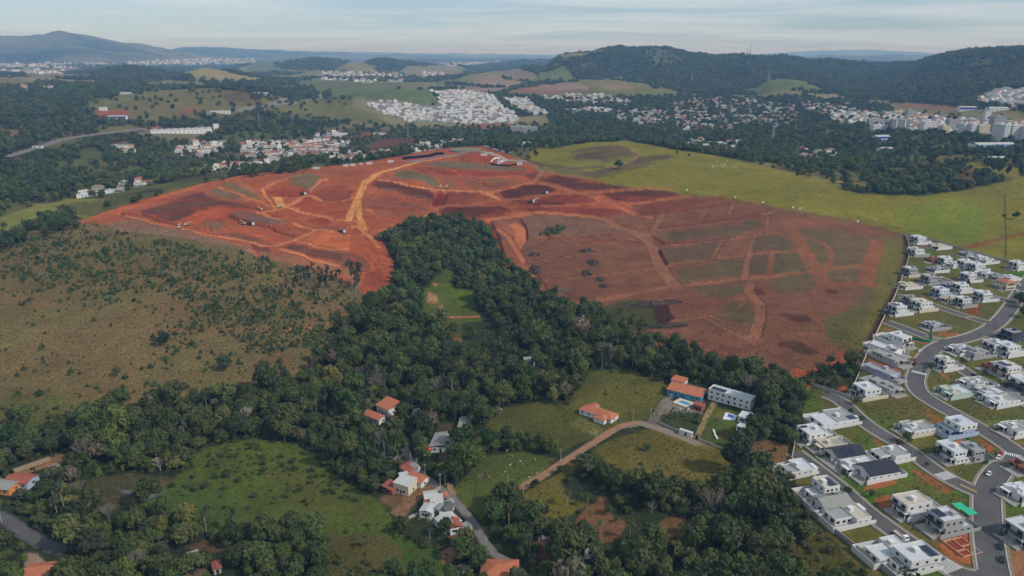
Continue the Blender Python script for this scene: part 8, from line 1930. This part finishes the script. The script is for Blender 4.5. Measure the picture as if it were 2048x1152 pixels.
def sample(r0, r1, sp, A, thr_noise, amax=R(41.5)):
    xm = r1 * math.sin(amax); gx = np.arange(-xm, xm, sp); gy = np.arange(r0 * math.cos(amax), r1, sp)
    x, y = np.meshgrid(gx, gy); x, y = x.ravel(), y.ravel(); x = x + rng.uniform(-.42, .42, len(x)) * sp; y = y + rng.uniform(-.42, .42, len(y)) * sp
    d = np.hypot(x, y); ok = (d > r0) & (d < r1) & (np.abs(np.arctan2(x, y)) < amax); x, y = x[ok], y[ok]
    dens_ = canvas(A, x, y); ok = (dens_ > .025) & (dens_ > (thr_noise(x, y) if thr_noise else rng.random(len(x)) * .98 + .01))
    return x[ok], y[ok]
def zone_of(u, v):
    if v > 905: return 'at the lower left around the marsh' if u < 560 else ('beside the hamlet street' if u < 960 else ('in the grove below the dirt lane' if u < 1340 else 'in the dense grove against the estate'))
    if u < 560: return 'in the wood edge below the dry scrub field'
    if v > 760: return 'in the wood around the pool houses' if u > 1080 else 'around the orange-roofed houses'
    return 'in the dark valley wood' if u < 1150 else 'in the tree belt below the graded land'
trees_mid, trees_far = [], []
# near woodland
x, y = sample(190, 620, 5.6, FOR, None); ok = clear(x, y) & off_roads(x, y, 3.5); x, y = x[ok], y[ok]; d = np.hypot(x, y); z = z_at(x, y)
near = []
for k in range(len(x)):
    s_ = np.clip(rng.lognormal(-.16, .36), .4, 1.9); vi = int(rng.choice(9, p=[.16, .16, .16, .11, .11, .12, .08, .03, .07]))
    uu, vv = project(x[k], y[k], z[k])
    if uu < 560 and vv > 930: vi = int(rng.choice(9, p=[.07, .07, .08, .3, .2, .07, .14, .04, .03])); s_ *= .85
    near.append((x[k], y[k], z[k], rng.uniform(0, 6.28), vi, s_, s_ * rng.uniform(.7, 1.45)))
near.sort(key=lambda t: -t[5] / math.hypot(t[0], t[1]))
ind, oth = [], []
for t in near:
    u, v = project(t[0], t[1], t[2] + 5)
    (ind if len(ind) < 300 and 0 < u < 2048 and v < 1160 else oth).append(t)
CROWNW = {0: 'dark green', 1: 'dark green', 2: 'dark green', 3: 'light green', 4: 'olive green', 5: 'deep green', 6: 'olive green', 7: 'greyish', 8: 'blue-green'}
for t in ind:
    u, v = project(t[0], t[1], t[2] + 5); o = empty('broadleaf_tree', t[:3], t[3]); o.scale = (t[5], t[5], t[6])
    link('trunk', BROAD[t[4]][1], o); link('crown', BROAD[t[4]][0], o)
    w_ = 'large ' if t[5] > 1.15 else ('small ' if t[5] < .8 else ''); zn = zone_of(u, v)
    tag(o, w_ + CROWNW[t[4]] + ' leafy tree ' + zn, 'tree', 'broadleaf trees ' + zn)
bm_ = []
for br_, tr_ in BARE:
    va = np.array([v_.co[:] for v_ in br_.vertices] + [v_.co[:] for v_ in tr_.vertices]); nb_ = len(br_.vertices)
    bm_.append(mesh_np('bare', va, [tuple(p_.vertices) for p_ in br_.polygons] + [tuple(nb_ + i_ for i_ in p_.vertices) for p_ in tr_.polygons], [br_.materials[0]]))
oth = [t if rng.random() > .045 else (*t[:4], 9 + int(rng.integers(0, 2)), t[5] * 1.0, t[5] * 1.1) for t in oth]
oth = [t if rng.random() > .07 else (*t[:4], 11 + int(rng.integers(0, 4)), rng.uniform(.8, 1.2), rng.uniform(.7, 1.0)) for t in oth]
scatter('woodland', oth, [b[2] for b in BROAD] + bm_ + [e_[2] for e_ in EUC])
# shrub layer between the trees
x, y = sample(190, 520, 4.2, FOR * .55, None); ok = clear(x, y, -1) & off_roads(x, y, 2); x, y = x[ok], y[ok]
scatter('undergrowth', [(a, b, c, rng.uniform(0, 6.28), rng.integers(0, 3), s_ * .55, s_ * .5) for a, b, c, s_ in zip(x, y, z_at(x, y) - 1.3, rng.uniform(.6, 1.1, len(x)))], [BROAD[0][0], BROAD[4][0], BROAD[3][0]])
x, y = sample(190, 700, 4.0, BSH, lambda a, b: .42 + .4 * fbm(a / 22, b / 22, 3, 121) + .12 * rng.normal(size=len(a))); ok = clear(x, y) & off_roads(x, y, 2); x, y = x[ok], y[ok]
scatter('meadow_bushes', [(a, b, c, rng.uniform(0, 6.28), rng.integers(0, 4), s_, s_ * rng.uniform(.6, 1.0)) for a, b, c, s_ in zip(x, y, z_at(x, y) - .5, np.clip(rng.lognormal(-1.35, .4, len(x)), .12, .5))], [BROAD[3][0], BROAD[4][0], BROAD[6][0], BROAD[1][0]])
x, y = sample(620, 1500, 8.0, FOR, None); ok = clear(x, y); x, y = x[ok], y[ok]
pts = [(a, b, c, rng.uniform(0, 6.28), rng.integers(0, 7), s_, s_ * rng.uniform(.8, 1.2)) for a, b, c, s_ in zip(x, y, z_at(x, y), rng.uniform(.6, 1.3, len(x)))]
x, y = sample(1500, 2700, 13, FOR, None); ok = clear(x, y, 1); x, y = x[ok], y[ok]
pts += [(a, b, c, rng.uniform(0, 6.28), rng.integers(0, 7), s_, s_ * rng.uniform(.6, 1.0)) for a, b, c, s_ in zip(x, y, z_at(x, y), rng.uniform(1.0, 1.7, len(x)))]
scatter('distant_woodland', pts, MID); n_mid = len(pts)
x, y = sample(2700, 5200, 21, FOR, None); pts = [(a, b, c - 1, rng.uniform(0, 6.28), rng.integers(0, 6), s_, s_ * rng.uniform(.7, 1.2)) for a, b, c, s_ in zip(x, y, z_at(x, y), rng.uniform(.8, 1.3, len(x)))]
x, y = sample(5200, 8200, 42, FOR, None); pts += [(a, b, c - 2, rng.uniform(0, 6.28), rng.integers(0, 6), s_, s_ * .7) for a, b, c, s_ in zip(x, y, z_at(x, y), rng.uniform(1.6, 2.5, len(x)))]
scatter('hill_forest', pts, FARC); print('TREES', len(ind), len(oth), n_mid, len(pts))
# young pines of the scrub field
def thr(x, y): return   .5 + .36 * fbm(x / 14, y / 14, 3, 101) + .16 * rng.normal(size=len(x))
x, y = sample(300, 1000, 3.6, SCR * 1.0, thr); ok = clear(x, y); x, y = x[ok], y[ok]; z = z_at(x, y)
pn = [(a, b, c, rng.uniform(0, 6.28), int(rng.integers(0, 6)), s_, s_ * rng.uniform(.75, 1.15)) for a, b, c, s_ in zip(x, y, z, np.clip(rng.lognormal(-.14, .40, len(x)), .4, 1.8))]
pn.sort(key=lambda t: -t[5] / math.hypot(t[0], t[1])); k = 0; op = []
for t in pn:
    u, v = project(t[0], t[1], t[2] + 1)
    if k < 260 and 0 < u < 2048 and v < 1150:
        o = empty('young_pine', t[:3], t[3]); o.scale = (t[5], t[5], t[6]); link('trunk', PINE[t[4]][1], o); link('crown', PINE[t[4]][0], o); k += 1
        zn = 'on the dry scrub field' if u < 760 else ('in the garden of the pool houses' if u < 1560 else 'on the rough ground beside the estate wall'); zn = 'on the marshy patch below the graded land' if 760 <= u < 1400 and v < 700 else zn
        zn = ('at the far side of the dry scrub field' if v < 600 else ('in the middle of the dry scrub field' if v < 680 else 'at the near side of the dry scrub field')) if u < 760 else zn
        tag(o, ('broad ' if t[5] > 1.4 else 'small ') + 'young bushy pine ' + zn, 'pine', 'young pines ' + zn)
    else: op.append(t)
scatter('pine_regrowth', op, [p_[2] for p_ in PINE]); print('PINES', k, len(op))
# tussocks that roughen the grassland
x, y = sample(230, 860, 2.6, GRS * (1 - FOR) * ((RG < 560) | (SCR > .05)), lambda a, b: .62 + .5 * fbm(a / 12, b / 12, 3, 111) + .1 * rng.normal(size=len(a))); ok = clear(x, y) & off_roads(x, y, 3); x, y = x[ok], y[ok]
tV, tF = leaf_cloud([((0, 0, .15), .5, .3), ((.5, .3, .1), .4, .25)], 26, .2, 9, core=False); TG = leafm('grass_tufts', [(126, 116, 66), (112, 108, 58), (136, 120, 76), (104, 106, 54)], .15); TUS = [cloud_mesh('tussock', [(tV, tF, 0)], [m_]) for m_ in (TG, LO, TG)]
scatter('grass_tussocks', [(a, b, c, rng.uniform(0, 6.28), rng.choice(3, p=[.55, .12, .33]), s_, s_ * .7) for a, b, c, s_ in zip(x, y, z_at(x, y), rng.uniform(.5, 1.4, len(x)))], TUS)
x, y = sample(560, 1300, 9, GRS * (SCR < .05) * (1 - FOR), lambda a, b: .95 + .5 * fbm(a / 40, b / 40, 3, 113) + .12 * rng.normal(size=len(a))); ok = clear(x, y); x, y = x[ok], y[ok]
scatter('pasture_tufts', [(a, b, c, rng.uniform(0, 6.28), rng.integers(0, 3), s_, s_ * .7) for a, b, c, s_ in zip(x, y, z_at(x, y), rng.uniform(.9, 1.7, len(x)))], [TUS[0], TUS[0], TUS[2]])

# ---- single trees one can point to
def place(kind, frame, c, s_, label, name=None, grp=None, sz=None):
    p = G(*fr(frame, [c])[0]); rr_ = random.Random(str(c) + label); z_ = float(z_at(p.x, p.y)); sz = sz or s_
    src = {'palm': PALM, 'euc': EUC, 'bare': BARE, 'broad': BROAD, 'pine': PINE}[kind]
    vi = rr_.randrange(len(src))
    if kind == 'broad': vi = rr_.choice((0, 1, 2, 5))
    if isinstance(name, int): vi = name; name = None
    nm = {'palm': 'palm_tree', 'euc': 'eucalyptus_tree', 'bare': 'bare_tree', 'broad': 'broadleaf_tree', 'pine': 'bush'}[kind]
    o = empty(nm, (p.x, p.y, z_), rr_.uniform(0, 6.28)); o.scale = (s_, s_, sz); link('trunk', src[vi][1], o); link('branches' if kind == 'bare' else 'crown', src[vi][0], o)
    tag(o, label, 'bush' if kind == 'pine' else 'tree', grp); return o
for k, (x_, y_, s_, lb) in enumerate(((430, 490, 1, 'palm standing alone in the meadow below the dirt lane'), (645, 680, .9, 'palm on the bare ground left of the grove'), (830, 700, 1.1, 'tall palm at the right edge of the bare ground'), (800, 830, 1, 'palm among dark trees near the bottom'), (1110, 850, 1.2, 'slender palm rising from the dark bottom grove'), (1380, 870, .9, 'palm in the bottom right of the grove'), (970, 760, .8, 'small palm between the bottom groves'), (560, 500, .9, 'palm beside the brown gully'), (1190, 930, .9, 'palm at the very bottom of the grove'), (170, 790, 1.1, 'palm beside the street near the bottom'))):
    place('palm', M5, (x_, y_), s_, lb)
place('palm', M2, (1050, 610), .75, 'palm in front of the grey-roofed house'); place('palm', Z7, (1368, 800), 1.6, 'tall palm rising from the valley wood', sz=1.9)
place('bare', M5, (1360, 570), 1.45, 'large bare grey tree with fan of branches', 0); place('bare', M5, (275, 770), .9, 'pale bare tree with curling branches beside the street', 1); place('bare', M5, (970, 530), .9, 'bare-branched tree in the middle of the grove', 1); place('bare', M2, (1370, 880), .5, 'small bare pale tree in the cow meadow', 1); place('bare', Z7, (1690, 920), .7, 'bare whitish shrub tree at the meadow edge', 1); place('bare', M4, (640, 480), .9, 'bare grey tree above the marsh pools', 0); place('bare', M2, (770, 470), .8, 'bare grey tree left of the narrow blue pool', 1)
place('broad', M1, (875, 745), .62, 'round dark bush alone in the middle of the field', 2, sz=.5); place('broad', M2, (1000, 870), 1.0, 'bright yellow-green tree at the hamlet junction', 3); place('broad', M5, (1465, 640), .9, 'yellow-green tree in the right grove', 3); place('broad', Z6, (1520, 1020), 1.25, 'large tree standing alone on the dry scrub field', 8); place('broad', Z6, (1120, 850), 1.2, 'wide-crowned tree left in the scrub field', 8); place('broad', Z6, (800, 1060), .8, 'leaning tree at the lower scrub field', 4)
for x_, y_, s_, lb in ((1060, 840, .7, 'round dark tree at the front of the white bungalow'),): place('broad', Q2, (x_, y_ - 60), s_, lb, 1)
for f_, x_, y_, s_, lb in ((Q2, 590, 540, .42, 'upper street tree on the middle street'), (Q2, 680, 610, .5, 'second street tree on the middle street'), (Q2, 990, 815, .5, 'dark street tree before the terrace house'), (Q2, 1228, 980, .3, 'low round street tree on the middle street'), (Q3, 565, 470, .5, 'street tree on the lowest street'), (Q3, 765, 490, .45, 'bush on the grass above the lowest street'), (Q2, 1300, 890, .6, 'dark tree beside the large corner house'), (Q2, 1265, 160, .5, 'dark tree left of the crossing house'), (Q2, 640, 460, .5, 'palm-like garden tree before the dark framed house'), (Q2, 1715, 215, .5, 'garden tree below the raw brick house'), (Q2, 1530, 120, .55, 'dark tree behind the inner bend'), (Q1, 1310, 260, .5, 'dark garden tree at the top of the estate'), (Q1, 890, 810, .55, 'dark tree against the estate wall'), (Q1, 1580, 545, .45, 'dark hedge tree before the white two-storey house'), (Q3, 310, 20, .4, 'garden tree on the dead-end street'), (Q3, 535, 310, .4, 'garden tree before the bright flat roof'), (Q3, 1010, 660, .35, 'garden shrub before the lone white house'), (Q3, 1190, 940, .4, 'garden tree near the bottom crossing')):
    place('broad', f_, (x_, y_), s_, lb, grp='garden and street trees of the estate')
for x_, y_, s_, lb in ((2010, 700, 1.1, 'left dark tree at the right edge beside the green lot'), (2045, 740, 1.2, 'large dark tree cut by the right edge'), (2048, 820, 1.0, 'lower dark tree at the right edge')): place('broad', Q1, (x_, y_), s_, lb, 0)
# eucalyptus stand at the tip of the scrub
er = random.Random(8)
for k in range(46):
    x_ = er.uniform(1440, 1900); y_ = 880 + (x_ - 1440) * .03 + er.uniform(-70, 60); s_ = er.uniform(.75, 1.15)
    tall = x_ > 1820
    place('euc', Z3, (x_, y_), s_ * (1.25 if tall else .95), ('tall eucalyptus at the right end of the stand beside the red slope' if tall else 'thin eucalyptus in the stand between scrub and red slope'), grp='eucalyptus stand at the foot of the red slope')
for k in range(30):
    t_ = er.random(); x_ = t_ * 520; y_ = 190 - 150 * t_ + er.uniform(-18, 22)
    o = place('broad', Z6, (x_, y_), er.uniform(.8, 1.15), 'dark tree in the row between the scrub field and the left pasture', er.choice((8, 8, 0, 1)), 'tree row at the upper left of the scrub', sz=er.uniform(1.2, 1.6))
# trees on the pasture
for x_, y_, s_, lb in ((1370, 935, 1.0, 'thin tree on the open pasture below the wood'), (1440, 905, 1.3, 'round dark tree at the lower edge of the pasture wood'), (1380, 900, 1.2, 'dark tree left of the round one at the pasture wood'), (2000, 1095, 1.0, 'tree on the right pasture beside the fence line'), (1930, 1090, .6, 'small tree at the fence line of the right pasture'), (40, 720, .7, 'small tree at the left end of the pasture crest'), (110, 735, .6, 'bush on the left pasture crest'), (800, 855, .5, 'small bush on the shoulder of the pasture'), (905, 862, .5, 'bush right of the shoulder of the pasture'), (790, 825, .5, 'bush on the upper edge of the pasture shoulder')):
    place('broad', F3, (x_, y_), s_, lb, grp='single trees on the pasture')
for x_, y_, s_, lb in ((1820, 800, 1.1, 'leftmost tall eucalyptus on the right pasture'), (1860, 830, 1.3, 'tall eucalyptus second from the left on the right pasture'), (1905, 840, 1.3, 'tall eucalyptus in the middle of the right pasture group'), (1955, 845, 1.0, 'shorter eucalyptus of the right pasture group'), (2025, 855, 1.2, 'rightmost eucalyptus of the pasture group'), (1820, 860, .8, 'eucalyptus above the eroded bank'), (1990, 790, 1.1, 'dark eucalyptus behind the pasture group')):
    place('broad', F3, (x_, y_), s_ * .9, lb, 8, 'eucalyptus trees on the right pasture', sz=s_ * 1.9)
place('broad', F2, (1745, 815), 1.5, 'dark tree alone on the brush strip of the pasture', 0); place('broad', F2, (1260, 745), 1.0, 'slim dark tree at the left of the upper pasture', 5, sz=1.4); place('broad', Z6, (30, 60), .8, 'small tree on the left pasture', 0)
# dark shrubs of the field edges near the lane
for k, (x_, y_, s_) in enumerate(((385, 280, .5), (225, 370, .55), (530, 640, .6), (690, 540, .55), (1760, 140, .3), (610, 470, .3), (800, 540, .5), (740, 590, .3))):
    place('broad', M5, (x_, y_), s_, ['shrub beside the dirt lane', 'dark shrub at the foot of the dirt lane', 'dark shrub left of the bare ground', 'dark shrub on the brown gully', 'lone bush on the bare brown yard', 'tiny bush in the gully', 'shrub above the bare ground', 'small bush on the bare ground'][k], grp='shrubs around the lower meadows')
# ------------------------------------------------------------------ the air
hb = bmesh.new()
bmesh.ops.create_cube(hb, size=1.0)
hm = bpy.data.meshes.new('haze'); 
for v_ in hb.verts:
    v_.co = Vector((v_.co.x * 120000, v_.co.y * 105000 + 5000, -40.0 if v_.co.z < 0 else 500.0))
hb.to_mesh(hm); hb.free()
hz = bpy.data.materials.new('haze'); hz.use_nodes = True
hz.node_tree.nodes.clear()
ho = hz.node_tree.nodes.new('ShaderNodeOutputMaterial')
hv = hz.node_tree.nodes.new('ShaderNodeVolumePrincipled')
hv.inputs['Color'].default_value = (0.30, 0.58, 1.0, 1)
hv.inputs['Density'].default_value = 0.00009
hv.inputs['Absorption Color'].default_value = (1, 1, 1, 1)
hv.inputs['Anisotropy'].default_value = 0.0
hz.node_tree.links.new(hv.outputs[0], ho.inputs['Volume'])
hm.materials.append(hz)
tag(link('haze', hm), kind='stuff')
